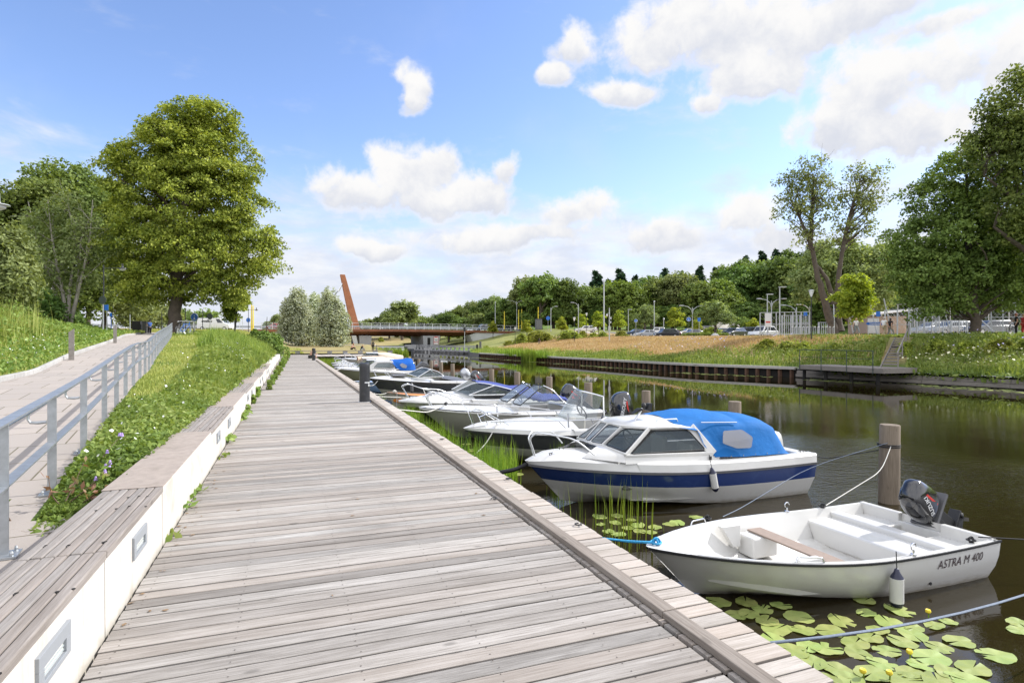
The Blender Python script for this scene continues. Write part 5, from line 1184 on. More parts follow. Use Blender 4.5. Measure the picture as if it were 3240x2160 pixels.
# ------------------------------------------------------------------ trees
def unit(v): return v/np.maximum(np.linalg.norm(v, axis=1, keepdims=True), 1e-9)
def leaves_mesh(name, P_, out, size, m, parent, rg, long=1.5, up=.55, jit=.35):
    n = len(P_); nr = unit(np.stack([rg.normal(0,.75,n), rg.normal(0,.75,n), rg.normal(0,.6,n)+up], 1)+out*.55)
    a = unit(np.cross(nr, rg.normal(0,1,(n,3)))); b = np.cross(nr, a); s = (size*(1+rg.uniform(-jit, jit, n)))[:,None]
    A = a*s*long*.5; B = b*s*.5
    V = np.stack([P_-A, P_-B+A*.15, P_+A, P_+B+A*.15], 1).reshape(-1,3); Fq = np.arange(n*4).reshape(-1,4)
    return np_mesh(name, V, Fq, m, parent)
def crown_points(ells, ncl, per, cr, rg, shell=.35, flat=.62, droop=0):
    E_ = np.array(ells, float); vol = (E_[:,3]*E_[:,4]*E_[:,5])**.8; k = rg.choice(len(E_), ncl, p=vol/vol.sum()); d = unit(rg.normal(0,1,(ncl,3)))
    d[:,2] = np.where((d[:,2] < -.6) & (rg.random(ncl) < .4), -d[:,2], d[:,2])
    r = 1-(1-shell)*rg.random(ncl)**1.7; C_ = E_[k,:3]+d*r[:,None]*E_[k,3:6]
    sz = cr*rg.uniform(.65, 1.3, ncl); cen = E_[:,:3].mean(0)
    g = rg.normal(0,1,(ncl,per,3)); g = g/np.maximum(np.linalg.norm(g,axis=2,keepdims=True),.001)*rg.random((ncl,per,1))**.45
    P_ = C_[:,None,:]+g*sz[:,None,None]*np.array([1,1,flat]); hr = np.hypot(g[...,0], g[...,1]); P_[...,2] -= (hr**2*sz[:,None]*(.35+droop))
    out = unit((P_-cen).reshape(-1,3)); return P_.reshape(-1,3), out, C_
def limb(mb, a, b, r0, r1, rg, n=6, bow=.12):
    a, b = Vector(a), Vector(b); L = (b-a).length; pts = []; off = Vector((rg.normal(), rg.normal(), abs(rg.normal())*.5))*L*bow
    for i in range(n+1):
        t = i/n; pts.append(a.lerp(b, t)+off*math.sin(math.pi*t)*.6+Vector((rg.normal(), rg.normal(), rg.normal()))*L*.012*(0 < i < n))
    mb.tube(pts, [r0+(r1-r0)*(i/n)**.8 for i in range(n+1)], 7 if r0 > .1 else 5, cap=False); return pts
def tree(name, label, loc, ells, trunk, mleaf, bark=None, ncl=220, per=90, leaf=.16, cr=.9, nb=30, seed=1, rz=-TH, group=None, shell=.35, flat=.62, droop=0, long=1.5, up=.55, cat='tree', twigs=0, minz=0):
    """trunk: list of (x, y, z, r) points; limbs run from it to leaf clusters spread through the crown"""
    rg = np.random.default_rng(seed); o = thing(name, label, cat, loc, rz, group)
    P_, out, C_ = crown_points(ells, ncl, per, cr, rg, shell, flat, droop)
    leaves_mesh('crown', P_, out, leaf, mleaf, o, rg, long, up)
    mb = MB(); stems = trunk if isinstance(trunk[0][0], (tuple, list)) else [trunk]
    pts_all = []
    for st in stems:
        s_ = [Vector(p[:3]) for p in st]; rr = [p[3] for p in st]; fine = []; fr = []
        for i in range(len(s_)-1):
            for k in range(4): t = k/4; fine.append(s_[i].lerp(s_[i+1], t)+Vector((rg.normal(), rg.normal(), 0))*rr[i]*.12); fr.append(rr[i]+(rr[i+1]-rr[i])*t)
        fine.append(s_[-1]); fr.append(rr[-1]); fr[0] *= 1.35; mb.tube(fine, fr, 12, cap=False); pts_all += [(p, r) for p, r in zip(fine, fr)]
    idx = rg.choice(len(C_), min(nb, len(C_)), replace=False); zmin = min(p[0].z for p in pts_all)
    for c in C_[idx]:
        c = Vector(c); best = None
        for p, r in pts_all[3:]:
            if p.z < minz: continue
            if p.z > c.z-.1*abs(c.z-zmin): continue
            d = (Vector((c.x-p.x, c.y-p.y, 0))).length+abs((c.z-p.z)-.9*(Vector((c.x-p.x, c.y-p.y, 0))).length)*.8
            if best is None or d < best[0]: best = (d, p, r)
        if best is None: continue
        L = (c-best[1]).length; q = limb(mb, best[1], c, min(best[2]*.6, .03+.022*L), .012, rg)
        for _ in range(twigs):
            s0 = q[rg.integers(2, 6)]; limb(mb, s0, s0+Vector(rg.normal(0,1,3))*cr*.8+Vector((0,0,cr*.5)), .02, .006, rg, 3)
    mb.build('trunk', bark or M_bark, o, smooth=60, fixn=False); return o
def EL_(cx, gy, Y, rows):
    """ellipsoids read off the photograph in pixels, turned into metres at distance Y around the trunk foot (cx, gy)"""
    k = Y/F; out = []
    for i, r in enumerate(rows):
        px, py, rx, rz = r[:4]; dy = r[4] if len(r) > 4 else 0; ry = r[5] if len(r) > 5 else (rx+rz)/2
        out.append(((px-cx)*k, dy, (gy-py)*k, rx*k, ry*k, rz*k))
    return out
def foot(px, Y, zf):                                # foot of a tree on the ground function
    x, y = w2(px, Y); return (x, y, float(zf(np.array([x]), np.array([y]))[0])) if callable(zf) else (x, y, zf)
def gpy(z, Y): return CY-(z-EYE)*F/Y

# the big linden
z = 2.1; gy = gpy(z, 52)
tree('linden_tree', 'huge round yellow-green linden tree at the top of the ramp', (*w2(553, 52), z), EL_(553, gy, 52, [(a_, b_, c_-18, d_-14) for a_, b_, c_, d_ in [
    (640,420,135,110),(510,440,110,100),(590,500,190,150),(450,570,130,140),(690,560,130,150),(560,660,200,180),(760,640,95,110),(740,780,150,130),(440,740,125,150),(600,830,210,150),(826,800,80,105),(480,900,140,100),(700,890,130,90),(380,470,58,45),(860,780,42,60),(760,930,60,50),(400,860,90,90),(610,370,120,75),(700,375,70,70),(540,430,110,90),(400,540,80,90),(780,520,60,80)]]),
    [(0,0,-.3,.62),(0,0,2.0,.50),(.2,0,5,.42),(.5,0,9,.30),(1.2,0,14,.16),(1.8,0,18,.06)], L_lime, ncl=1150, per=130, leaf=.15, cr=1.0, nb=55, seed=4, shell=.38, flat=.40, droop=.25, minz=4.2)
# left background group
def zb(px, Y): x, y = w2(px, Y); return float((zleft if y < 75 else zfar)(np.array([x]), np.array([y]))[0])
def bgtree(name, label, px, Y, rows, ml, ncl, per, leaf, cr, seed, stems=None, bark=None, tw=0, nb=26, **k):
    z = zb(px, Y); gy = gpy(z, Y); H_ = max((gy-r[1])*Y/F for r in rows)
    st = stems or [(0,0,-.3,.3),(.1,0,H_*.4,.22),(.2,0,H_,.08)]
    return tree(name, label, (*w2(px, Y), z), EL_(px, gy, Y, rows), st, ml, bark, ncl, per, leaf, cr, nb, seed, twigs=tw, **k)
bgtree('broadleaf_tree', 'tall dark green tree behind at the far left edge', 60, 62, [(60,680,110,100),(30,760,120,120),(130,640,90,80),(60,880,130,110)], L_mid, 330, 90, .24, 1.3, 21)
bgtree('broadleaf_tree', 'tall green tree with feathery top behind the many-stemmed tree', 190, 66, [(190,590,110,80),(120,620,70,60),(280,620,90,80),(200,720,130,110),(320,700,70,90)], L_mid, 360, 70, .24, 1.3, 22, tw=1)
bgtree('broadleaf_tree', 'loose pale green tree half hidden by the left side of the linden', 330, 70, [(310,640,70,80),(340,760,60,110),(360,850,70,110),(300,880,60,90),(420,960,90,60)], L_soft, 260, 55, .25, 1.3, 23, tw=1)
msz = [[(0.0,0,-.3,.16),(-1.2+.42*i+.1,.3*math.sin(i*2),3.2,.12),(-2.6+.95*i,.8*math.sin(i*2.4),7.5,.07),(-3.4+1.2*i,1.2*math.sin(i*2),11,.03)] for i in range(6)]
bgtree('multi_stem_tree', 'light green tree with many pale bare stems fanning from one foot', 215, 50, [(215,690,105,75),(150,760,80,90),(280,760,70,90),(210,830,110,90),(140,880,70,70),(290,880,60,60)], L_soft, 230, 42, .16, 1.0, 24, stems=msz, bark=M_barkl, tw=2, nb=50)
bgtree('willow_tree', 'grey-green bushy willow at the left edge of the picture', 10, 38, [(0,800,85,90),(20,880,85,80),(-40,850,80,110)], L_soft, 260, 110, .13, .8, 25, droop=.5, long=2.2)
for i, (px, Y, rx, rz, py) in enumerate(((60,48,120,60,975),(205,56,40,22,1020),(110,60,110,60,960))):
    bgtree('thicket', ['very dark thicket in the shade under the left trees', 'dark low thicket right of the many-stemmed tree foot', 'dark undergrowth behind the many-stemmed tree'][i], px, Y, [(px,py,rx,rz)], L_dark, 150, 90, .2, 1.0, 30+i, cat='thicket')
bgtree('broadleaf_tree', 'slim tree behind the left street lamp', 275, 60, [(275,850,45,120),(300,930,50,70)], L_mid, 90, 60, .22, 1.0, 34)
bgtree('broadleaf_tree', 'pale low tree seen under the linden, left of the bin', 420, 95, [(430,985,60,50),(500,1000,60,40)], L_soft, 120, 60, .3, 1.5, 35)
bgtree('broadleaf_tree', 'low round tree seen under the linden, right of the trunk foot', 640, 150, [(640,1010,45,28),(560,1010,55,30)], L_mid, 90, 60, .45, 2.0, 36)
o = bgtree('young_tree', 'young bright green tree tied to a slanting black stake', 742, 58, [(742,955,34,38),(735,985,32,28),(765,950,25,30)], L_lime, 110, 60, .16, .5, 37, stems=[(0,0,-.2,.05),(.05,0,2.0,.04),(.1,0,4.3,.02)])
bgtree('shrub', 'dark dense shrub on the crest above the boardwalk', 842, 57, [(838,1080,38,30),(868,1090,28,32),(812,1065,28,20)], L_mid, 170, 80, .15, .5, 38, cat='shrub', stems=[(0,0,-.2,.05),(.05,0,.8,.04),(.1,0,1.6,.02)])
# silver willows before the bridge
for i, (px, Y, rows, lab) in enumerate((
    (941,108,[(943,945,22,38),(925,985,30,40),(962,1000,32,42),(915,1030,30,38),(945,1050,45,34),(970,1045,30,34),(930,960,20,26)], 'left silver willow in front of the bridge, tallest of the three'),
    (1001,112,[(997,965,20,34),(985,1005,28,34),(1012,1010,26,36),(985,1045,34,34),(1015,1050,30,32)], 'middle silver willow in front of the bridge, its trunk leaning'),
    (1049,105,[(1040,950,24,36),(1060,985,28,40),(1025,995,26,38),(1078,1020,24,42),(1045,1035,36,36),(1070,1060,34,26),(1030,1062,34,24),(1052,960,20,24)], 'right silver willow beside the rusty bridge mast'))):
    z = float(zfar(*[np.array([v]) for v in w2(px, Y)])[0]); gy = gpy(z, Y)
    tree('silver_willow', lab, (*w2(px, Y), z), EL_(px, gy, Y, rows), [(0,0,-.3,.26),(.1+.3*(i == 1),0,2.5,.2),(.2,0,7,.1)], L_willow, ncl=330, per=70, leaf=.20, cr=.85, nb=40, seed=50+i, droop=1.3, long=2.6, shell=.2, flat=1.1, group='silver willows in front of the bridge', up=.3)
# forest and park trees: a few shapes, each copied with its own size and place
LIB = {}
def lib(key, **k):
    o = tree('deciduous_tree', 'x', (0,0,0), **k); LIB[key] = o; return o
def ells_r(seed, n=9, H=10, Rr=5):
    rg = np.random.default_rng(seed); e = [(0,0,H*.62,Rr*.75,Rr*.75,H*.33)]
    for _ in range(n):
        a = rg.uniform(0, 6.28); u = rg.uniform(.22, .92); rad = Rr*math.sin(math.pi*min(.95, u*.8+.15))*.55
        e.append((rad*math.cos(a), rad*math.sin(a), H*u, Rr*rg.uniform(.28,.5), Rr*rg.uniform(.28,.5), H*rg.uniform(.08,.15)))
    return e
TK = [(0,0,-.5,.28),(0,0,3,.22),(.2,0,6,.15),(.2,0,9,.05)]
lib('a', ells=ells_r(1), trunk=TK, mleaf=L_mid, ncl=210, per=42, leaf=.30, cr=1.0, nb=14, seed=61)
lib('b', ells=ells_r(2, 10, 10, 4.4), trunk=TK, mleaf=L_dark, ncl=210, per=42, leaf=.30, cr=1.0, nb=14, seed=62)
lib('c', ells=ells_r(3, 8, 10, 5.2), trunk=TK, mleaf=L_wood, ncl=210, per=42, leaf=.30, cr=1.05, nb=14, seed=63)
lib('d', ells=ells_r(4, 9, 10, 4.2), trunk=TK, mleaf=L_soft, ncl=190, per=40, leaf=.28, cr=.95, nb=16, seed=64)
con = [(0,0,10*u,3.0*(1.08-u),3.0*(1.08-u),.7) for u in np.linspace(.25,.98,13)]
lib('e', ells=con, trunk=[(0,0,-.5,.25),(0,0,5,.15),(0,0,10,.03)], mleaf=L_con, ncl=260, per=45, leaf=.34, cr=.75, nb=10, seed=65, shell=.1, flat=.35, long=2.2)
lib('bush', ells=[(0,0,3.2,3.6,3.4,3.4),(1.8,.5,4.6,2.4,2.4,3.4),(-2,.4,4.2,2.2,2.2,3.2),(.3,1.2,6.2,2.2,2,3.4),(-1.2,-1.4,2.2,2.8,2.4,2.2),(2.6,-.8,2.0,2.2,2.2,2.0)], trunk=[(0,0,-.5,.2),(0,0,3,.15),(0,0,6,.05)], mleaf=L_lime, ncl=150, per=45, leaf=.42, cr=1.2, nb=24, seed=66, shell=.4, flat=.9)
lib('young', ells=[(0,0,4.2,1.9,1.9,1.3),(.4,0,6.0,1.8,1.7,1.6),(-.5,.3,7.4,1.2,1.2,1.3),(.1,0,9.0,.6,.6,1.2),(-1.1,-.2,5.2,1.2,1.2,1.0),(1.2,.5,4.8,1.1,1.1,.9)], trunk=[(0,0,-.5,.12),(0,0,3,.10),(.1,0,8,.03)], mleaf=L_yel, ncl=85, per=42, leaf=.30, cr=.75, nb=22, seed=67, shell=.2)
used_lib = set()
def put(key, px, Y, top, label, name='deciduous_tree', group=None, wid=1.0, z=None, cat='tree', smin=.15):
    x, y = w2(px, Y)
    if z is None: z = float(zright(np.array([x]), np.array([y]))[0]) if x > float(xq(y)) else float(zfar(np.array([x]), np.array([y]))[0])
    H_ = (zat(top, Y)-z); s = max(smin, H_/10.6); src = LIB[key]
    o = src if key not in used_lib else copy_tree(src); used_lib.add(key); o.name = name
    o.location = (x, y, z-.1); o.scale = (s*wid, s*wid, s); o.rotation_euler.z = random.uniform(0, 6.28); tag(o, label, cat)
    if group: o['group'] = group
    elif 'group' in o: del o['group']
    return o
FG = 'trees of the wood beyond the car park'
row1 = [(1392,230,985,'b'),(1425,225,975,'a'),(1462,220,958,'a'),(1500,215,948,'d'),(1535,205,938,'b'),(1562,200,930,'d'),(1596,195,938,'a'),(1640,178,905,'b'),(1672,172,868,'d'),(1712,165,852,'a'),(1752,170,880,'a'),(1790,165,872,'b'),(1832,170,892,'a'),(1868,172,900,'b'),(1905,176,895,'a'),(1948,170,872,'c'),(1995,168,878,'c'),(2040,175,872,'b'),(2085,172,862,'a'),(2128,168,858,'d'),(2172,165,862,'d'),(2215,160,880,'a'),(2262,162,868,'c'),(2300,158,905,'c'),(2335,170,830,'b'),(2385,175,815,'a'),(2432,170,808,'a'),(2480,165,800,'b'),(2530,160,800,'a'),(2590,150,790,'b'),(2650,145,790,'b'),(2710,140,800,'c'),(2780,135,790,'a'),(2850,130,780,'b'),(2930,125,770,'a'),(3010,125,760,'b'),(3090,120,760,'a'),(3180,120,740,'b'),(3270,120,740,'a'),(3370,115,740,'b'),(3480,112,730,'a'),(3600,110,730,'b'),(3740,108,720,'c'),(3900,105,720,'a'),(4100,100,700,'b')]
row2 = [(1885,215,852,'e'),(1960,215,846,'e'),(2010,220,868,'e'),(1925,210,880,'e'),(2105,215,845,'e'),(2215,210,838,'e'),(2150,205,850,'b'),(2265,205,842,'e'),(2310,200,826,'a'),(2360,210,805,'e'),(2410,205,790,'e'),(2350,200,812,'b'),(2455,200,785,'e'),(2500,200,780,'b'),(2560,200,770,'e'),(2620,195,770,'a'),(2700,190,765,'b'),(2800,180,760,'a'),(2060,205,862,'b'),(1780,200,890,'b')]
low = [(1420+i*47, 185-i*1.6, 985-i*2+((i*37) % 23), 'badbcbabda'[i % 10]) for i in range(38)]+[(3200+i*110, 112, 960, 'badc'[i % 4]) for i in range(9)]
MARKS = [(1400,'the middle bridge pier'),(1567,'the lamp column on the bridge'),(1641,'the close pair of yellow posts'),(1703,'the rubbish bin at the bridge end'),(1743,'the single curved lamp'),(1803,'the biggest yellow-green bush'),(1911,'the very tall bare mast'),(1988,'the flat-headed lamp column'),(2070,'the white tall parked car'),(2138,'the maroon hatchback'),(2191,'the double lamp with blue plates'),(2263,'the boulder tree'),(2308,'the camper van'),(2380,'the dark blue tall car'),(2441,'the ball cage lamp'),(2520,'the ball cage'),(2640,'the two dark stems'),(2742,'the shed'),(2810,'the walking couple'),(2930,'the tall bar fence'),(3089,'the maple trunk'),(3216,'the woman with the bicycle')]
seen_l = {}
def where(px, what, front):
    m_ = min(MARKS, key=lambda q: abs(q[0]-px)); d = px-m_[0]; side = 'straight above' if abs(d) < 14 else ('a little left of' if d < 0 else 'a little right of') if abs(d) < 45 else ('well left of' if d < 0 else 'well right of')
    l = f'{what} {side} {m_[1]}'; k = seen_l.get(l, 0); seen_l[l] = k+1
    return l if k == 0 else l.replace(what, what+[', second one,', ', third one,', ', fourth one,'][k-1])
LOOK = {'a': 'green rounded', 'b': 'dark dense', 'c': 'yellow-green spreading', 'd': 'loose pale', 'e': 'dark pointed'}
for (px, Y, top, k) in row1: put(k, px, Y, top, where(px, LOOK[k]+' front-row tree', 1), group=FG, wid=1.05)
for (px, Y, top, k) in row2: put(k, px, Y, top, where(px, 'dark conifer top' if k == 'e' else LOOK[k]+' hilltop tree', 0), 'conifer_tree' if k == 'e' else 'deciduous_tree', group='trees higher on the wooded hill', wid=1.0)
for (px, Y, top, k) in low: put(k, px, Y, top, where(px, 'low '+LOOK[k].split()[0]+' tree edging the wood', 2), group='low trees along the edge of the wood', wid=1.5, smin=.72)
lab = {}
for (px, Y, top, k, l) in [(1232,205,975,'b','broad dark tree seen over the bridge deck'),(1272,200,945,'d','tall airy tree with bare limbs seen over the bridge deck'),(1345,215,992,'a','small tree right of the tall airy tree beyond the bridge'),(1310,220,1010,'c','low yellowish tree beyond the bridge rail'),(1168,200,1005,'d','small pale tree right of the rusty mast'),(1150,190,1010,'a','low tree at the foot of the rusty mast'),(878,170,990,'d','feathery tree left of the silver willows'),(845,180,1012,'c','pale tree at the bridge left of the willows'),(1255,215,1055,'bush','bush under the bridge beside the left pier'),(1290,225,1060,'bush','bush on the far slope under the bridge'),(1205,190,1062,'bush','dark bush behind the left bridge pier'),(1330,230,1058,'bush','bush far behind the middle pier'),(1450,200,1063,'bush','shrub row seen under the bridge'),(1420,205,1064,'bush','second shrub seen under the bridge'),(690,170,1030,'a','low tree behind the white van')]:
    put(k, px, Y, top, l, wid=1.35 if Y > 185 else 1.0)
def zz_(px, Y): x, y = w2(px, Y); return float(zright(np.array([x]), np.array([y]))[0])
# young trees and bushes of the bank and the car park
YG = []
for i, (px, Y, top, k, w_) in enumerate([(1667,140,1000,'young',1.25),(1778,130,988,'young',1.25),(1842,132,980,'young',1.25),(1894,122,968,'young',1.25),(1961,118,964,'young',1.06),(2005,135,985,'a',1),(2041,122,958,'d',1),(2138,112,953,'young',1.31),(2263,92,945,'d',1.35),(2205,125,985,'young',1.00),(2342,115,996,'a',1.3),(2386,110,992,'young',1.50),(2290,150,990,'a',1.3),(1560,160,1003,'young',1.25)]):
    put(k, px, Y, top, ['small tree behind the bridge end','slim pale green tree left of the tall mast','yellowish young tree just left of the tall mast','pyramid-shaped yellowish tree at the tall mast','narrow yellow-green tree right of the camera mast','light young tree in the middle of the car park row','green young tree over the dark sedan','bright yellowish tree above the black parked SUV','full green tree with a boulder at its foot','slim young tree right of the double street lamp','round shrubby tree behind the camper van','light green young tree right of the camper van','tree behind the camper van roof','yellowish tree at the far bridge end'][i], 'young_tree', wid=w_)
for i, (px, Y, top, w_) in enumerate([(1611,128,1072,1.6),(1646,126,1046,.9),(1682,128,1042,.9),(1719,118,1040,1.5),(1803,112,1036,1.7),(1845,114,1038,.9),(1879,110,1045,1.2),(1911,108,1042,1.1),(1972,104,1038,1.3),(2245,105,1026,1.5),(1540,120,1092,1.3),(1700,140,1040,1.5)]):
    put('bush', px, Y, top, ['low bush at the foot of the bridge wall','round bush before the bridge end','small bush on the crest by the bridge end','big bush behind the walking woman','biggest yellow-green bush on the straw slope','dark narrow bush right of the biggest bush','bush left of the tall mast foot','bush at the tall mast foot','round bush left of the blue round sign','clipped bush behind the parked cars','low bush at the water by the fence end','bush at the bridge end rail'][i], 'bush', wid=w_*1.25, cat='bush', z=zz_(px, Y)-.5)
# two tall thin-leaved trees on the right bank
z = 2.0; gy = gpy(z, 62)
k62 = 62/F
stm = lambda pts: [((a-2640)*k62, 0, (gy-b_)*k62, r) for a, b_, r in pts]
tree('twin_stem_tree', 'tall thin-leaved tree with two thick dark stems on the far bank', (*w2(2640, 62), z), EL_(2640, gy, 62, [(2560,560,52,65),(2520,650,62,60),(2590,640,50,80),(2560,740,60,50),(2500,580,40,40),(2730,560,55,45),(2700,640,62,60),(2760,620,45,60),(2690,720,70,45),(2780,540,22,30),(2600,500,30,25)]),
     [stm([(2636,1052,.47),(2612,960,.35),(2588,880,.27),(2566,774,.20),(2568,680,.17),(2575,560,.06)]), stm([(2656,1048,.40),(2648,940,.27),(2664,803,.20),(2687,688,.18),(2722,573,.07)]), stm([(2640,960,.3),(2615,880,.2),(2570,820,.1)]), stm([(2566,774,.2),(2530,690,.12),(2490,600,.05)])], L_soft, ncl=250, per=36, leaf=.17, cr=.95, nb=95, seed=71, twigs=3, shell=.08)
z = 2.1; gy = gpy(z, 82)
tree('broadleaf_tree', 'dense pale green tree behind the two dark stems', (*w2(2690, 82), z), EL_(2690, gy, 82, [(2600,860,85,75),(2700,870,90,90),(2790,850,60,80),(2560,900,60,60),(2760,930,70,55),(2640,800,80,45)]), TK, L_soft, ncl=420, per=70, leaf=.26, cr=1.3, nb=16, seed=72)
z = 1.95; gy = gpy(z, 55)
tree('young_tree', 'bright yellow-green young tree beside the two dark stems', (*w2(2704, 55), z), EL_(2704, gy, 55, [(2704,905,40,40),(2690,950,48,42),(2730,955,40,38),(2704,985,42,25)]), [(0,0,-.2,.07),(0,0,1.6,.06),(0,0,4.5,.02)], L_yel, ncl=150, per=60, leaf=.17, cr=.6, nb=14, seed=73)
z = 1.95; gy = gpy(z, 45)
tree('maple_tree', 'big dark dense maple shading the far bank at the right', (*w2(3088, 45), z), EL_(3088, gy, 45, [(3060,560,120,90),(2960,640,110,80),(3120,650,140,110),(2900,760,100,80),(3020,760,170,120),(3180,760,120,120),(2930,860,115,75),(3080,880,190,95),(2960,950,110,50),(3200,900,110,80),(3060,480,70,45,0),(2860,830,55,50)]),
     [(0,0,-.3,.42),(-.1,0,1.6,.33),(-.35,0,4,.28),(-.6,0,8,.2),(-.8,0,13,.06)], foliage('maple_leaf', [(.085,.13,.035), (.14,.205,.05), (.20,.275,.07), (.28,.36,.09)], .34, .25), ncl=760, per=90, leaf=.15, cr=.85, nb=50, seed=74, shell=.4, flat=.42, droop=.4)
z = 1.9; gy = gpy(z, 40)
tree('oak_tree', 'great dark oak leaning in over the right edge of the picture', (*w2(3400, 40), z), EL_(3400, gy, 40, [(3150,370,80,70),(3100,455,70,60),(3215,260,70,50),(3250,450,110,80),(3230,290,75,70),(3170,400,85,60),(3270,420,120,90),(3180,520,90,60),(3300,560,120,100),(3200,640,80,60),(3330,700,140,110),(3380,350,140,140),(3430,500,150,150)]),
     [[(0,0,-.3,.6),(0,0,4,.5),(-.6,0,9,.38),(-1.4,0,14,.2),(-2.5,0,18,.06)],[(-.3,0,6,.3),(-2.2,0,8.2,.2),(-4.6,0,9.8,.12),(-6.2,0,11.0,.05)],[(-.2,0,4.5,.3),(-2.5,.4,5.6,.2),(-5.2,.4,7.6,.09)]], L_mid, ncl=640, per=62, leaf=.15, cr=.8, nb=70, seed=75, twigs=2, shell=.25)

for i, (px, Y, top, w_) in enumerate([(2425,50,1092,1.4),(2490,48,1084,1.6),(2550,47,1090,1.4),(2640,45,1096,1.2),(2870,41,1112,1.2),(2960,40,1108,1.4),(3060,38,1114,1.3),(3160,37,1110,1.4),(3230,36,1118,1.2)]):
    put('bush', px, Y, top, ['low shrub on the bank left of the landing stage','biggest shrub on the bank left of the landing stage','shrub just left of the landing stage railing','shrub behind the landing stage railing','leafy shrub right of the steps','wide shrub below the maple','shrub under the maple trunk','leafy shrub right of the maple trunk','shrub near the right edge above the timber wall'][i], 'bush', wid=w_, cat='bush', z=zz_(px, Y)-.45)
# ------------------------------------------------------------------ grass, weeds, reeds, lilies
def blades(name, label, cat, P_, h, w, m, seed=0, lean=.45, kind='stuff', parent=None):
    rg = np.random.default_rng(seed); n = len(P_); a = rg.uniform(0, 6.283, n); l = lean*np.abs(rg.normal(0,.7,n)); d = np.stack([np.cos(a), np.sin(a)], 1); s = np.stack([-d[:,1], d[:,0]], 1)
    def pt(f, ww, lz): return np.concatenate([P_[:,:2]+d*(l*h*lz)[:,None]+s*(w*ww)[:,None], (P_[:,2]+h*f*(1-.25*l*lz))[:,None]], 1)
    V = np.stack([pt(-.06,-.5,0), pt(-.06,.5,0), pt(.55,-.4,.30), pt(.55,.4,.30), pt(1.0,0,1.0)], 1).reshape(-1,3)
    b = (np.arange(n)*5)[:,None]; Fq = np.concatenate([b+[0,1,2], b+[1,3,2], b+[2,3,4]], 1).reshape(-1,3)
    o = np_mesh(name, V, Fq, m, parent)
    if parent is None: tag(o, label, cat, kind=kind)
    return o
def weeds(name, label, cat, P_, size, m, seed=0, up=.7, long=2.0):
    rg = np.random.default_rng(seed); o = leaves_mesh(name, P_, unit(rg.normal(0,1,P_.shape)), 1.0, m, None, rg, long, up, .4)
    me = o.data; co = np.empty(len(me.vertices)*3, np.float32); me.vertices.foreach_get('co', co); co = co.reshape(-1,4,3)
    co = P_[:,None,:]+(co-P_[:,None,:])*size[:,None,None]; me.vertices.foreach_set('co', co.astype(np.float32).ravel()); me.update()
    return tag(o, label, cat, kind='stuff')
rg = np.random.default_rng(5)
def nz(x, y, s, k=0): return .5+.25*np.sin(x*s+1.3*k+2*np.sin(y*s*.7+k))+.25*np.sin(y*s*1.1-k+1.7*np.sin(x*s*.6))
def region(n, y0, y1, pw=1.0): return y0+(y1-y0)*rg.random(n)**pw
# bed between rail and wall
y = region(120000, 5.75, 74, 1.75); t = rg.random(len(y)); x = xr(y)+.06+(-1.36-xr(y))*t+ (rg.random(len(y)) < .12)*rg.uniform(0,.22,len(y))*sm((y-9)/8)*(t > .8)
grow = sm((y-6)/20); mow = sm((.50-t)/.28)*sm((y-9)/6)*(1-sm((y-40)/10)); cl = nz(x, y, 1.7)
h = (.05+.10*grow+.34*grow*cl*sm((t-.25)/.3))*(1-.65*mow)*(.45+.55*sm((y-5.8)/4))*rg.uniform(.6,1.3,len(y)); z = np.where(x > -1.345, .40, zbed(x, y))
sel = rg.random(len(y)) < .50; P_ = np.stack([x, y, z], 1); bare = (nz(x, y, 2.3, 9) < .30) & (rg.random(len(y)) < .8); y, t, x, h, z, mow, sel, P_ = [q[~bare] for q in (y, t, x, h, z, mow, sel, P_)]
dist = .6+.045*y
m1 = sel & (mow > .4); m2 = sel & ~(mow > .4)
blades('grass', 'short yellow-green grass along the handrail', 'grass', P_[m1], h[m1]*1.3+.04, .010*dist[m1], L_pale, 1, .8)
blades('grass', 'tall bright green grass filling the bed behind the seat wall', 'grass', P_[m2], h[m2]*1.35, .010*dist[m2], L_grass, 2, .55)
m3 = ~sel & (mow < .5); hh = h[m3]*rg.random(m3.sum())**.6; P3 = P_[m3]+np.stack([np.zeros(m3.sum())]*2+[hh], 1)
weeds('weeds', 'leafy green weeds crowding the bed behind the seat wall', 'weeds', P3, (.030+.020*rg.random(m3.sum()))*dist[m3]*1.05, L_weed, 3)
# leafy ground cover at the near end of the bed
n = 8600; y = region(n, 5.75, 12, 1.2); y = np.where(rg.random(n) < .05, 5.75-np.abs(rg.normal(0,.16,n)), y); t = rg.random(n); x = xr(y)+.05+(-1.35-xr(y))*t; z = zbed(x, y)+rg.random(n)**.7*.13*sm((y-5.6)/1.0)
weeds('ground_cover', 'bright leafy ground cover at the near end of the bed', 'weeds', np.stack([x,y,z],1), .022+.022*rg.random(n), L_weed, 4, up=.9, long=1.7)
# white bindweed flowers and yellow specks
def flowers(name, label, P_, r, m, seed=9):
    rg2 = np.random.default_rng(seed); o = weeds(name, label, 'flowers', P_, np.full(len(P_), r)*rg2.uniform(.7,1.3,len(P_)), m, seed, up=1.2, long=1.1); return o
n = 130; y = region(n, 6.5, 45, 1.2); t = .2+.75*rg.random(n); x = xr(y)+(-1.36-xr(y))*t; flowers('white_flowers', 'small white flowers scattered in the bed', np.stack([x,y,zbed(x,y)+.18+.35*sm((y-8)/16)],1), .032, L_flow)
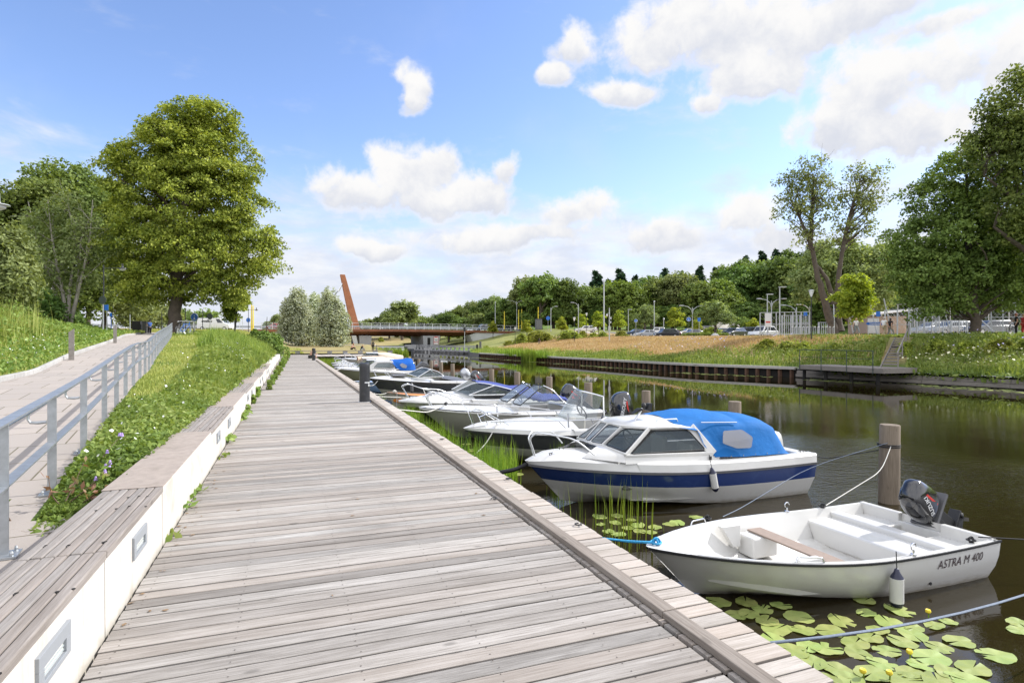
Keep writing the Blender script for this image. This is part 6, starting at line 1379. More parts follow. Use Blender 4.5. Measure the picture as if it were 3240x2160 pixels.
# grass bank on the left of the path
y = region(90000, 9, 62, 1.2); d = rg.random(len(y))**1.3*16; x = xk(y)-.14-d; z = zleft(x, y); tall = sm((d-1.2)/2.2)*(1-.75*sm((y-34)/12)); cl = nz(x, y, .9, 2)
h = (.08+.14*rg.random(len(y))+tall*(.75+1.0*cl)*rg.uniform(.5,1.1,len(y))); P_ = np.stack([x,y,z],1); dist = .8+.05*y
sel = rg.random(len(y)) < .45; m1 = sel & (tall < .35); m2 = sel & ~(tall < .35)
blades('grass', 'short flowery grass beside the kerb on the left bank', 'grass', P_[m1], h[m1], .010*dist[m1], L_pale, 11, .7)
blades('grass', 'tall rank grass on the left bank', 'grass', P_[m2], h[m2]*1.15, .011*dist[m2], L_grass, 12, .4)
m3 = ~sel; hh = h[m3]*rg.random(m3.sum())**.5; P3 = P_[m3]+np.stack([np.zeros(m3.sum())]*2+[hh], 1)
weeds('weeds', 'tall leafy weeds covering the left bank', 'weeds', P3, (.040+.030*rg.random(m3.sum()))*dist[m3]*.58, L_weed, 13)
n = 260; y = region(n, 12, 40, 1.3); d = .1+3*rg.random(n); x = xk(y)-.14-d; flowers('white_flowers', 'small white flowers in the grass beside the kerb', np.stack([x,y,zleft(x,y)+.14+.25*rg.random(n)],1), .045, L_flow, 8)
n = 420; y = region(n, 13, 36, 1.1); d = rg.uniform(1.6, 9, n); x = xk(y)-.14-d; blades('seed_stalks', 'tall seeding stalks standing out of the growth on the left bank', 'weeds', np.stack([x,y,zleft(x,y)],1), rg.uniform(1.2,2.3,n), np.full(n,.022), L_pale, 16, .22)
# plateau and lawn beyond
n = 26000; y = region(n, 48, 100); x = rg.uniform(-22, 1.5, n); z = np.where(y < 75.3, np.where(x > xr(y), zbed(x,y), np.where(x < xk(y), zleft(x,y), -9)), zfar(x,y)); k = (z > -5) & (x < np.where(y < 75.3, -1.4, shoreL(y)-.5))
blades('grass', 'thin summer grass on the rise beyond the ramp', 'grass', np.stack([x,y,z],1)[k], rg.uniform(.08,.30,k.sum()), np.full(k.sum(), .05), L_pale, 14, .5)
# tall reeds and shrubby growth on the crest above the far boardwalk
n = 16000; y = region(n, 28, 62); t = .35+.62*rg.random(n); x = xr(y)+(-1.36-xr(y))*t; h = rg.uniform(.3,.8,n)*nz(x,y,1.3,4)*1.5
blades('grass', 'tall arching grass on the crest above the far end of the boardwalk', 'grass', np.stack([x,y,zbed(x,y)],1), h, np.full(n,.030), L_grass, 15, .6)
# right bank
n = 120000; y = region(n, -6, 112, 1.05); d = rg.random(n)**.9*np.interp(y,[0,35,90,130],[15,15,30,32]); x = xq(y)+.25+d; z = zright(x, y); cl = nz(x, y, .55, 5)
strw = sm((y-36+6*np.sin(x*.4+y*.1))/11)*sm((z-.02)/.35); lush = 1-strw; top = sm((z-1.7)/.25)
ok = ~((np.abs((x-34.9)*-.531+(y-25.8)*.847) < .75) & (x < 46)); P_ = np.stack([x,y,z],1); kk = rg.random(n)
a = ok & (kk < strw); b_ = ok & ~(kk < strw) & (rg.random(n) < .62)
blades('dry_grass', 'straw-coloured dry grass on the middle of the far bank', 'dry grass', P_[a], rg.uniform(.10,.42,a.sum()), np.full(a.sum(), .075), L_dry, 21, .6)
hb = (.18+.55*cl[b_]*(1-top[b_]*.7))*rg.uniform(.6,1.25,b_.sum())
blades('grass', 'rank green grass on the far bank around the landing stage', 'grass', P_[b_], hb, np.full(b_.sum(), .055), L_grass, 22, .45)
c_ = ok & (y < 66) & (rg.random(n) < .8) & (kk > strw*1.05); hc = (.15+.75*cl[c_]*(1-.8*top[c_]))*rg.random(c_.sum())**.5; P3 = P_[c_]+np.stack([np.zeros(c_.sum())]*2+[hc], 1)
weeds('weeds', 'dense leafy growth covering the far bank at the right', 'weeds', P3, rg.uniform(.05,.12,c_.sum()), L_weed, 23)
n = 2600; y = rg.uniform(-2, 30, n); d = rg.uniform(.0, 1.2, n); x = xq(y)-.25+d*.6; weeds('trailing_weeds', 'weeds trailing over the timber wall on the right', 'weeds', np.stack([x,y,-.62+.5*rg.random(n)],1), rg.uniform(.08,.17,n), L_weed, 24)
n = 900; y = rg.uniform(2, 30, n); k = nz(y*2, y, 1.3, 7) > .5; x = xq(y)+rg.uniform(5,11.5,n); y = y[k]; x = x[k]; flowers('violet_flowers', 'pale violet flower heads on the upper far bank at the right', np.stack([x,y,zright(x,y)+rg.uniform(.35,.7,len(x))],1), .10, mat('pale_violet', (.52,.47,.70), .6), 26)
n = 260; y = rg.uniform(14, 27, n); x = xq(y)+rg.uniform(1.5,5,n); flowers('cream_flowers', 'cream flower heads among the growth right of the steps', np.stack([x,y,zright(x,y)+rg.uniform(.4,.8,n)],1), .12, mat('cream_petal', (.70,.68,.45), .6), 27)
n = 500; y = rg.uniform(36, 60, n); x = xq(y)+rg.uniform(5,11,n); k = nz(x,y,.8,3) > .6; x, y = x[k], y[k]; flowers('lilac_flowers', 'lilac flower heads on the far bank left of the steps', np.stack([x,y,zright(x,y)+rg.uniform(.4,.8,len(x))],1), .10, MT['pale_violet'], 28)
# reeds in the water beside the boardwalk
def reeds(label, n, x0, x1, y0, y1, h0, h1, seed, w=.012, z=WATER):
    r2 = np.random.default_rng(seed); y = r2.uniform(y0,y1,n); x = r2.uniform(x0,x1,n); k = nz(x*2,y*1.5,1.6,seed) > .38; x, y = x[k], y[k]
    blades('reeds', label, 'reeds', np.stack([x,y,np.full(len(x),z-.1)],1), r2.uniform(h0,h1,len(x)), w*(.7+.03*y), L_reed, seed, .16)
reeds('sparse upright reeds between the two nearest boats', 110, 2.75, 4.6, 6.2, 7.4, .35, .95, 31, .011)
reeds('reeds along the boardwalk below the cabin boat bow', 1300, 2.42, 3.5, 8.8, 11.3, .5, 1.05, 32)
reeds('dense reeds between the boardwalk and the moored boats', 3400, 2.42, 3.45, 11.5, 17.8, .45, .95, 33)
reeds('reeds under the bow of the boat with the curved screen', 900, 3.2, 5.0, 9.7, 11.0, .45, .9, 37)
reeds('reeds beside the boardwalk past the near bollard', 900, 2.42, 3.0, 19, 34, .3, .7, 34)
reeds('green reed patch against the far end of the boardwalk', 2600, 2.5, 4.6, 55, 65, .7, 1.15, 35, .02)
reeds('tall brownish reed clump at the far quay', 420, 28.4, 29.4, 68.5, 72, 1.2, 2.1, 36, .025)
reeds('reed bed in front of the left bridge pier', 1500, 13.5, 19, 100, 110, 1.0, 1.9, 38, .03)
reeds('bright reeds standing behind the far quay', 800, 29.2, 30.2, 66, 84, .6, 1.1, 39, .03, -.3)
# lily pads
def pad_mesh(name, r, seed):
    rr = random.Random(seed); mb = MB(); n = 26; vs = [(0,0,.0)]; a0 = R(6)
    for ring_, f in ((.55, 0), (1.0, .02)):
        for i in range(n+1):
            a = a0+(2*math.pi-2*a0)*i/n; q = r*ring_*(1+.05*math.sin(a*3+seed)+.02*math.sin(a*11))*(1-.10*math.exp(-((a-math.pi)/.5)**2)*0)
            vs.append((q*math.cos(a)*1.12, q*math.sin(a)*.96, f*r*abs(math.sin(a*1.5+seed))**2*.9-.001+.006*math.sin(a*5+seed)*ring_))
    fs = [(0,i+1,i+2) for i in range(n)]+[(i+1,n+2+i,n+3+i,i+2) for i in range(n)]; mb.add(vs, fs)
    return mb.build(name, L_pad, smooth=60, fixn=False)
NP = [(30,210),(105,265),(150,210),(160,262),(222,240),(300,225),(375,275),(240,292),(280,325),(395,330),(270,375),(510,335),(560,292),(660,203),(665,257),(715,332),(765,297),(812,247),(870,322),(958,312),(1015,292),(868,352),(685,362),(820,383),(755,420),(620,385),(418,400),(350,420),(490,408),(630,432),(545,502),(690,518),(735,475),(980,405),(1065,380),(945,450),(900,480),(850,512),(1020,512),(1125,495),(1225,440),(1320,300),(1328,335),(972,548),(840,548),(440,470),(600,545),(1100,550),(500,545)]
JP = [(900,787),(1000,782),(1080,806),(905,829),(990,821),(1060,852),(1120,837),(1215,846),(1300,830),(1345,822),(1450,790),(835,880),(950,870),(1130,870),(1010,888),(1190,875)]
pts = [(2250+a*.7366, 1750+b*.7366, 0) for a, b in NP]+[(1400+a/1.809, 1200+b/1.809, 1) for a, b in JP]
pads = [pad_mesh('lily_pad', r, i) for i, r in enumerate((.135,.15,.12,.16))]; first = [True]*4; rr = random.Random(12)
for i, (px, py, g) in enumerate(pts):
    Y = (EYE-WATER)*F/(py-CY); x, y = w2(px, Y); k = rr.randrange(4)
    if first[k]: o = pads[k]; first[k] = False
    else: o = pads[k].copy(); COL.objects.link(o)
    o.location = (x, y, WATER+.005+.0016*(i % 4)); o.rotation_euler = (rr.uniform(-.05,.05), rr.uniform(-.05,.05), rr.uniform(0,6.28)); s = rr.uniform(.60,.88) if g == 0 else rr.uniform(.55,.75); o.scale = (s,s,s)
    tag(o, 'round green lily pad floating in the foreground below the small motorboat' if g == 0 else 'lily pad floating among reeds between the two nearest boats', 'lily pad', 'lily pads in the foreground' if g == 0 else 'lily pads between the two nearest boats')
for i, (a, b, lab) in enumerate(((852,440,'yellow water-lily bud standing among the pads in the middle'),(932,262,'yellow water-lily bud at the rope near the fender'),(652,525,'yellow water-lily bud at the bottom edge, left one'),(765,532,'greenish water-lily bud at the bottom edge, right one'),)):
    px, py = 2250+a*.7366, 1750+b*.7366+10; Y = (EYE-WATER)*F/(py-CY); o = thing('water_lily', lab, 'flower', (*w2(px, Y), WATER))
    MB().tube([(0,0,-.05),(.01,0,.05)], .006, 5).build('stalk', L_reed, o, fixn=False); MB().lathe([(.005,.04),(.020,.048),(.026,.062),(.020,.078),(.012,.075)], n=10).build('bud', M_yel, o, smooth=50)
def padstuff(label, n, xf, y0, y1, seed, r=.14):
    r2 = np.random.default_rng(seed); y = r2.uniform(y0,y1,n); x = xf(y, r2.random(n)); k = nz(x,y,.8,seed) > .4; x, y = x[k], y[k]; m_ = len(x); a = np.linspace(0,2*np.pi,9)[:-1]; rr_ = r*r2.uniform(.6,1.2,m_)
    V = np.stack([x[:,None]+rr_[:,None]*np.cos(a), y[:,None]+rr_[:,None]*np.sin(a), np.full((m_,8), WATER+.006)+.002*r2.random((m_,1))], 2).reshape(-1,3)
    tag(np_mesh('lily_pads', V, np.arange(m_*8).reshape(-1,8), L_pad), label, 'lily pads', kind='stuff')
padstuff('lily pads in a long band along the far quay', 900, lambda y,u: xq(y)-.2-u*1.6, 30, 92, 41); padstuff('lily pads drifting below the timber wall on the right', 420, lambda y,u: xq(y)-.3-u*2.2, 14, 30, 42)
padstuff('shaded lily pads under the boat bows', 260, lambda y,u: 2.6+u*1.6, 10.5, 34, 43, .12)
# tufts in the joint between the wall and the boardwalk
def tuft(x, y, z, n, h, seed, lab):
    r2 = np.random.default_rng(seed); P_ = np.stack([x+r2.normal(0,.035,n), y+r2.normal(0,.10,n), np.full(n,z)],1); P_[:,2] += r2.random(n)*h*.7; P_[:,0] = np.maximum(P_[:,0], -.93) if z < .1 else P_[:,0]
    o = leaves_mesh('weed_tuft', P_, unit(r2.normal(0,1,P_.shape)), .035+.0015*y, L_weed, None, r2, 2.0, .6); tag(o, lab, 'weed')
for i, (y, n, h) in enumerate(((5.4,7,.05),(6.3,9,.09),(7.0,16,.06),(9.0,10,.05),(10.2,36,.15),(13.2,40,.2),(14.4,50,.25),(16.5,80,.3),(18.5,120,.4),(21,160,.45),(23.5,200,.5),(26.5,260,.55),(30,300,.6),(34,420,.7),(39,420,.8),(45,520,.9),(52,520,.9),(60,420,.9))):
    tuft(-.90+(.012*y if y > 20 else 0), y, .0, n, h, 60+i, ['tiny weed in the joint at the foot of the nearest concrete wall section','two-leaved weed at the foot of the wall','small pale tuft at the foot of the wall below the second timber seat','small tuft of grass on the boards by the wall','leafy weed at the foot of the second concrete wall section','weeds at the wall foot past the second concrete section','low weeds hugging the wall foot farther on','weeds leaning from the wall over the boards','bushier weeds at the wall foot beyond the timber seats','green weeds spilling over the middle of the far wall','yellowish weeds spilling onto the boards by the far wall','thick weeds hiding the foot of the far wall','thick weeds hanging over the far wall top','big clump of weeds over the far wall','bushy growth burying the wall farther on','bushy growth burying the wall near the far bollard','bushy growth where the wall disappears','bushy growth at the far end of the boardwalk beside the bench'][i])
# the flowering plant and the reddish plant at the handrail foot
def leafy_plant(name, label, cat, base, stems, m, lm, seed, flower=None, fl=.035):
    o = thing(name, label, cat, base); r2 = np.random.default_rng(seed); mb = MB(); L_ = []; fl_ = MB()
    for st in stems:
        q = smooth_path(st); mb.tube(q, [.006-.004*i/len(q) for i in range(len(q))], 5)
        for i in range(2, len(q)):
            for k in range(2): L_.append(np.array(q[i])+r2.normal(0,.022,3))
        if flower:
            for k in range(5):
                c = np.array(q[-1-k*2 if k*2+1 < len(q) else -1])+r2.normal(0,.02,3); MB().lathe([(.003,.022),(.009,.016),(.011,0),(.017,-.014)], tuple(c), 7).build('flower', flower, o, fixn=False)
    mb.build('stem', mat(name+'_stem', (.10,.06,.035), .7), o, fixn=False); leaves_mesh('leaves', np.array(L_), unit(r2.normal(0,1,(len(L_),3))), fl, lm, o, r2, 2.0, .5)
    return o
L_redl = foliage('reddish_leaf', [(.16,.20,.05),(.26,.14,.10),(.34,.20,.14),(.18,.24,.06)], .3, 4)
leafy_plant('bellflower', 'violet bellflower plant leaning through the handrail at the left edge', 'plant', (-2.05,5.75,.12), [[(0,0,0),(-.10,-.05,.25),(-.22,-.08,.55),(-.30,-.1,.78)],[(0,0,0),(-.14,-.02,.2),(-.34,.0,.42),(-.42,0,.62)]], None, L_weed, 81, L_purp, .045)
leafy_plant('bellflower', 'violet bellflowers rising above the near end of the bed', 'plant', (-1.85,6.6,.26), [[(0,.1,0),(.10,.35,.20),(.2,.5,.36)],[(.2,-.3,0),(.25,-.3,.12),(.3,-.3,.22)]], None, L_weed, 82, L_purp, .04)
leafy_plant('reddish_plant', 'plant with reddish-brown leaves at the foot of the handrail post', 'plant', (-1.80,5.95,.20), [[(0,0,0),(.05,.1,.15),(.10,.2,.34)],[(0,0,0),(.15,.02,.12),(.28,.10,.26)],[(0,0,0),(-.08,.0,.12),(-.12,.08,.26)],[(.1,0,0),(.22,-.05,.08),(.30,-.06,.16)]], None, L_redl, 83, None, .032)

n = 170; y = region(n, .8, 26, 1.2); x = np.where(rg.random(n) < .6, -.92+np.abs(rg.normal(0,.10,n)), rg.uniform(-.9, 1.9, n)); lt = mat('leaf_litter', (.20,.13,.07), .9, var=.4, scale=20)
o = leaves_mesh('leaf_litter', np.stack([x,y,np.full(n,.006)],1), np.tile([[0,0,6.]],(n,1)), .022, lt, None, rg, 1.8, 6.0); tag(o, 'dry leaf scraps and bits lying on the boardwalk, most along the wall foot', 'leaf litter', kind='stuff')
# ------------------------------------------------------------------ lamps, signs, poles
def lamp_arm(label, px, py0, py1, Y, arm, side=1, name='street_lamp', r=.055):
    o, H_ = pole(name, label, 'street lamp', px, py0, py1, Y, r, M_lampdk)
    MB().tube([(0,0,H_-.25),(side*arm*.9,0,H_-.22)], .025, 6).build('arm', M_lampdk, o); x = side*arm
    s = MB(); s.lathe([(.05,.12),(.06,.0),(.10,-.05),(.30,-.10),(.31,-.13)], (x,0,H_-.15), 18); s.tube([(x,0,H_-.3),(x,0,H_+.08)], .06, 8); s.build('lamp_shade', M_lampdk, o, smooth=40)
    MB().lathe([(.19,-.13),(.20,-.19),(.12,-.26),(.04,-.28)], (x,0,H_-.15), 16).build('lamp_bowl', M_white, o, smooth=40); return o
lamp_arm('black street lamp with long arm left of the linden', 328, 838, 1045, 42, 1.35)
x_, y_ = w2(-170, 14); o = thing('street_lamp', 'lamp head hanging into the picture at the left edge', 'street lamp', (x_, y_, .8), -TH)
MB().tube([(0,0,-.2),(0,0,4.5)], .05, 8).build('pole', M_lampdk, o); MB().tube([(0,0,4.30),(1.18,0,4.32)], .022, 6).build('arm', M_lampdk, o)
s = MB(); s.lathe([(.05,.30),(.055,.10),(.07,.06),(.24,.03),(.25,.015)], (1.22,0,4.05), 20); s.build('lamp_shade', M_lampgy, o, smooth=40); MB().lathe([(.17,.015),(.165,-.05),(.08,-.10),(.03,-.11)], (1.22,0,4.05), 18).build('lamp_bowl', M_white, o, smooth=40)
lamp_arm('black lamp with short arm at the crossing by the yellow posts', 786, 975, 1050, 95, 1.3)
def sign(label, px, py0, py1, Y, kind='disc', col=None, r=.32, pr=.035, pm=None, name='road_sign', txt=None, back=False, rz=None):
    o, H_ = pole(name, label, 'sign', px, py0, py1, Y, pr, pm or M_lampgy, rz=-TH-.15 if rz is None else rz)
    if kind == 'disc':
        MB().lathe([(r,-.055),(r,-.04)], (0,0,H_-r), 24, axis='y').build('plate', col or M_blue, o)
        if not back:
            MB().torus((0,-.056,H_-r), r*.94, r*.05, 24, 4, 'y').build('rim', M_white, o)
            f = MB(); f.ell((0,-.058,H_-r+.10*r/.3), (r*.11,.004,r*.12)); f.prism([(-r*.13,H_-r-.02),(r*.13,H_-r-.02),(r*.22,H_-r*1.45),(-r*.22,H_-r*1.45)], -.061, -.056); f.box(-r*.5,-.061,H_-r*1.62,r*.5,-.056,H_-r*1.54); f.build('pictogram', M_white, o, fixn=False)
    if kind == 'plate': MB().box(-r,-.05,H_-r*2.6,r,-.03,H_).build('plate', col or M_blue, o)
    return o
sign('blue round walking sign on a slim grey pole on the straw slope', 2012, 1009, 1078, 92, r=.27)
sign('blue round walking sign on a dark pole near the car park hedge', 2179, 1003, 1078, 80, r=.30, pm=M_lampdk)
sign('blue round sign above a grey one near the bridge end', 1734, 1000, 1042, 125, r=.42, back=True)
sign('blue round bicycle and pedestrian sign left of the white van', 616, 990, 1058, 58, r=.42, pr=.05, pm=M_lampgy)
sign('dark back of a round sign on a thin pole before the white van', 665, 991, 1046, 62, r=.33, col=M_dgreen, back=True)
sign('large dark green back of a round sign on the lamp pole left of the linden', 326, 936, 1046, 41.5, r=.30, col=M_dgreen, back=True)
sign('small blue direction plate on the left lamp pole', 338, 964, 1046, 41.3, 'plate', r=.15, pr=.02); sign('blue and white bus stop pole left of the linden', 352, 990, 1046, 50, 'plate', r=.12, pm=M_blue)
sign('tall blue parking plate on the middle lamp pole', 2212, 1005, 1060, 88, 'plate', r=.22); sign('blue parking plate left of the shed', 2548, 985, 1052, 68, 'plate', r=.20)
sign('blue plate on a grey pole in front of the shed', 2778, 985, 1050, 60, 'plate', r=.20); sign('blue round sign at the bridge approach beside the yellow posts', 786, 1005, 1050, 96, r=.38, back=True)
def curved(label, px, py0, py1, Y, double=True, arm=1.5, side=1):
    o, H_ = pole('street_lamp', label, 'street lamp', px, py0+6, py1, Y, .09, M_lampgy)
    for i, sg_ in enumerate((1, -1) if double else (side,)):
        MB().tube([(0,0,H_-1.0),(sg_*.12*arm,0,H_-.35),(sg_*.5*arm,0,H_+.10),(sg_*arm,0,H_+.28)], [.06,.055,.045,.035], 6).build('arm', M_lampgy, o)
        MB().ell((sg_*(arm+.30),0,H_+.27), (.42,.16,.08)).build('lamp_head', M_lampgy, o)
    return o
curved('tall double curved lamp on the bridge end', 1635, 947, 1040, 165, True, 2.2); curved('single curved lamp right of the bridge', 1743, 967, 1045, 135, False, .9)
curved('single curved lamp in front of the wood, left of the tall mast', 1830, 955, 1050, 125, False, 1.0, -1); curved('double curved lamp with blue plates in the car park', 2191, 966, 1062, 95, True, 1.5)
curved('double curved lamp left of the ball cage', 2441, 945, 1055, 85, True, 1.5); curved('curved lamp arm left of the slanting trunk, lower', 2520, 966, 1050, 78, False, 1.4, -1)
curved('curved lamp arm left of the slanting trunk, upper right', 2562, 963, 1050, 90, False, 1.4, -1); curved('double curved lamp behind the shed roof', 2764, 955, 1050, 85, True, 1.3)
def tall(label, px, py0, py1, Y, r=.09, head='box', m=None):
    o, H_ = pole('mast', label, 'mast', px, py0, py1, Y, r, m or M_lampgy)
    if head == 'box': MB().box(-.08,-.15,H_-.05,.75,.15,H_+.06).build('lamp_head', M_lampgy, o)
    if head == 'cap': MB().lathe([(.1,-.3),(.16,0),(.05,.12)], (0,0,H_), 10).build('lamp_head', M_lampgy, o)
    return o
tall('very tall bare grey mast in front of the wood', 1911, 887, 1052, 115, .16, None); tall('lamp column on the bridge near its right end', 1567, 955, 1036, 165, .12, 'cap')
tall('lamp column with flat head left of the parked cars', 1988, 979, 1058, 118); tall('slim lamp column behind the white parked car', 2070, 953, 1062, 112, .09, 'cap')
tall('short grey column between parked cars', 2100, 1008, 1060, 105, .08, 'cap'); tall('high lamp column with flat head at the ball cage', 2467, 908, 1052, 70); tall('lamp column with flat head behind the ball cage', 2428, 931, 1052, 80)
tall('light column with flat head before the shed', 2638, 958, 1050, 75); tall('plain pole leaning by the dark stems', 2640, 975, 1050, 58, .05, None); tall('tall lamp column behind the shed roof', 2780, 938, 1048, 90)
tall('distant grey mast behind the linden crown edge', 730, 932, 1046, 150, .14, 'cap'); tall('distant thin mast left of the young tree', 718, 985, 1046, 120, .08, 'cap'); tall('grey post seen under the linden', 411, 995, 1050, 60, .06, None)
tall('dark post right of the linden trunk', 587, 975, 1052, 70, .05, None, M_lampdk); tall('second dark post right of the linden trunk', 641, 978, 1048, 90, .06, None, M_lampdk); tall('black post left of the linden trunk foot', 512, 985, 1050, 60, .05, None, M_lampdk)
tall('thin grey post among the far left signs', 742, 1000, 1047, 100, .05, None); tall('thin grey post right of the young tree', 767, 1008, 1048, 100, .05, None)
for i, (px, t0, Y) in enumerate(((796,965,110),(801,967,110),(1596,985,168),(1641,979,168),(1651,978,168),(1703,971,160))):
    o, _ = pole('yellow_post', ['left one of the two yellow posts at the left bridge approach','right one of the two yellow posts at the left bridge approach','yellow post on the bridge right of the van','left one of the close pair of yellow posts on the bridge','right one of the close pair of yellow posts on the bridge','tall yellow post at the right bridge end'][i], 'post', px, t0, 1046 if Y < 150 else 1038, Y, .14, M_yel)
o = thing('tree_stake', 'black stake slanting beside the young tree on the crest', 'stake', at(742, 1052, 58)); a = Vector(at(755, 918, 57))-o.location; MB().tube([(0,0,-.3), a], .07, 8).build('stake', M_lampdk, o); 
def lantern(label, px, py0, py1, Y, s=1.0):
    o, H_ = pole('park_lamp', label, 'street lamp', px, py0+14, py1, Y, .05, M_lampdk)
    MB().lathe([(.05,0),(.10,.10),(.21,.50),(.22,.52)], (0,0,H_), 8).build('lantern_glass', M_lglass, o); MB().lathe([(.25,.52),(.25,.56),(.06,.62)], (0,0,H_), 8).build('lantern_cap', M_lampgy, o); return o
lantern('lantern on a black post in front of the two dark stems', 2567, 925, 1062, 50); lantern('black lantern post before the biggest bush', 1817, 1001, 1084, 95); lantern('lantern post left of the pyramid-shaped tree', 1856, 985, 1052, 120); lantern('small black lantern post at the foot of the bridge wall', 1630, 1030, 1097, 120)
o, H_ = pole('camera_mast', 'grey mast with white dome camera and boxes on the straw slope', 'mast', 1928, 974, 1080, 88, .10)
MB().ell((-.35,0,H_-1.1), (.16,.16,.2)).build('dome_camera', M_white, o); MB().tube([(0,0,H_-.8),(-.35,0,H_-.85)], .03, 6).build('arm', M_lampgy, o); MB().box(.06,-.12,H_-1.7,.32,.12,H_-1.35).build('box', M_lampgy, o); MB().box(.06,-.12,H_-2.3,.28,.12,H_-2.0).build('box', M_lampgy, o); MB().box(-.16,-.14,1.6,.16,.14,2.3).build('cabinet', M_lampgy, o)
o = thing('waste_bin', 'dark rubbish bin at the right end of the bridge rail', 'bin', at(1704, 1042, 150), R(6)); MB().box(-.85,-.4,0,.85,.4,2.6).build('body', M_grey, o, bevel=.1); MB().box(-.9,-.45,2.6,.9,.45,2.75).build('lid', M_rubber, o, bevel=.05)
# blue arrow sign
o = thing('direction_sign', 'blue arrow-shaped direction sign reading Polacksbacken behind the walking couple', 'sign', at(2746, 1058, 53), -TH)
for px in (2747, 2782): MB().tube([((px-2746)*53/F,0,0),((px-2746)*53/F,0,1.05)], .03, 6).build('post', M_lampgy, o)
z1, z0 = (1058-1019)*53/F, (1058-1028)*53/F; L_ = (2795-2738)*53/F
mb = MB(); mb.prism([(-.22,(z0+z1)/2),(-.02,z1),(L_-.2,z1),(L_-.2,z0),(-.02,z0)], -.05, -.02); mb.build('panel', M_blue, o); t_ = text_mb('Polacksbacken', .17, ext=.003, bold=.003); t_.xf(Matrix.Translation((.62,-.056,(z0+z1)/2)) @ Matrix.Rotation(R(90),4,'X')); t_.build('lettering', M_white, o, fixn=False)
o = thing('board', 'white notice board with red line beside the ball cage', 'sign', at(2430, 1060, 64), -TH); MB().box(-.35,-.03,.9,.35,.0,2.4).build('panel', M_white, o); MB().box(-.25,-.036,1.35,.25,-.03,1.5).build('red_line', M_red, o); MB().tube([(0,0,0),(0,0,2.3)], .03, 6).build('post', M_lampgy, o)

# ------------------------------------------------------------------ fences and shed on the right bank
def mesh_fence(name, label, A, B_, Y0, Y1, top, base, n, bars=False, rails=(1.0,)):
    a = Vector(at(A, base, Y0)); b = Vector(at(B_, base, Y1)); a.z = b.z = (a.z+b.z)/2-.1; H_ = (base-top)*(Y0+Y1)/2/F; o = thing(name, label, 'fence', a, math.atan2(b.y-a.y, b.x-a.x)); L = (Vector((b.x,b.y))-Vector((a.x,a.y))).length
    for i in range(n+1): MB().box(L*i/n-.05,-.05,0,L*i/n+.05,.05,H_*(1.0)).build('post', M_lampgy, o)
    for r in rails: MB().box(0,-.03,H_*r-.06,L,.03,H_*r).build('rail', M_lampgy, o)
    if bars:
        mb = MB(); k = int(L/.22)
        for i in range(k): mb.box(.1+i*.22,-.012,.1,.1+i*.22+.045,.012,H_*.97)
        tag(mb.build('bars', M_lampgy, o), kind='stuff')
    else:
        mb = MB(); k = int(L/.5)
        for i in range(k): mb.bar((i*.5,0,.1),(min(L,i*.5+H_*.6),0,.1+H_*.8),.012,.012); mb.bar((i*.5,0,H_*.95),(min(L,i*.5+H_*.6),0,.1+H_*.15),.012,.012)
        tag(mb.build('wire_mesh', M_lampgy, o, fixn=False), kind='stuff')
    return o
mesh_fence('ball_cage_fence', 'pale metal wire fence, front side of the ball cage', 2405, 2562, 66, 64, 984, 1060, 6, False, (1.0,.5,.1)); mesh_fence('bar_gate', 'tall pale metal bar gate inside the ball cage', 2474, 2560, 70, 70, 994, 1060, 3, True, (1.0,.65,.05))
mesh_fence('bar_gate', 'low pale bar gate left of the slanting trunk', 2590, 2618, 66, 66, 1016, 1055, 1, True, (1.0,.05))
mesh_fence('wire_fence', 'tall wire fence right of the shed', 2800, 2880, 62, 60, 975, 1055, 2, False, (1.0,.4)); mesh_fence('bar_fence', 'tall pale bar fence left of the maple', 2876, 2972, 60, 62, 972, 1052, 4, True, (1.0,.05))
mesh_fence('bar_fence', 'lower pale bar fence behind the maple foliage', 2960, 3060, 58, 58, 1010, 1055, 4, True, (1.0,.05)); mesh_fence('wire_fence', 'tall wire fence right of the maple trunk', 3100, 3250, 54, 52, 955, 1052, 4, False, (1.0,.55,.1))
mesh_fence('ball_stop_net', 'high wire net behind the shed and the maple', 2740, 3260, 95, 80, 955, 1050, 9, False, (1.0,))
for i, (px, Y) in enumerate(((2700,60),(2775,62),(2822,60),(3010,58),(3150,54))):
    o = thing('slanting_brace', ['grey pole slanting left of the walking girl','grey pole slanting before the shed roof','pair of pale poles leaning by the walking couple','pale brace slanting behind the maple','pale brace slanting right of the maple trunk'][i], 'pole', at(px, 1056, Y)); MB().tube([(0,0,0),(-.9 if i != 4 else -4,.2,3.6 if i < 3 else 2.6)], .06, 6).build('pole', M_lampgy, o)
sh = thing('shed', 'low timber shed with white sloping roof behind the yellow-green tree', 'shed', at(2742, 1054, 72), -TH)
k_ = 72/F; MB().box(0,0,0,4.9,4,2.1).build('wall', mat('shed_boards', (.34,.26,.20), .85, var=.1), sh); mb = MB(); mb.prism([(-.3,2.1),(5.4,2.75),(5.4,2.95),(-.3,2.35)], -.5, 4.4); mb.build('roof', M_white, sh, bevel=.03); MB().box(.1,-.05,0,1.5,.0,1.85).build('door', M_lampgy, sh)
mb = MB()
for i in range(24): mb.box(1.7+i*.13,-.03,.1,1.76+i*.13,0,2.1)
mb.build('cladding', mat('shed_slats', (.42,.33,.26), .85), sh)
hb = thing('hedge', 'clipped bright green hedge in front of the parked cars', 'hedge', (0,0,0)); r2 = np.random.default_rng(3); n = 5000; A_, B_ = Vector(at(2165,1068,86)), Vector(at(2295,1068,84)); u = r2.random(n)[:,None]
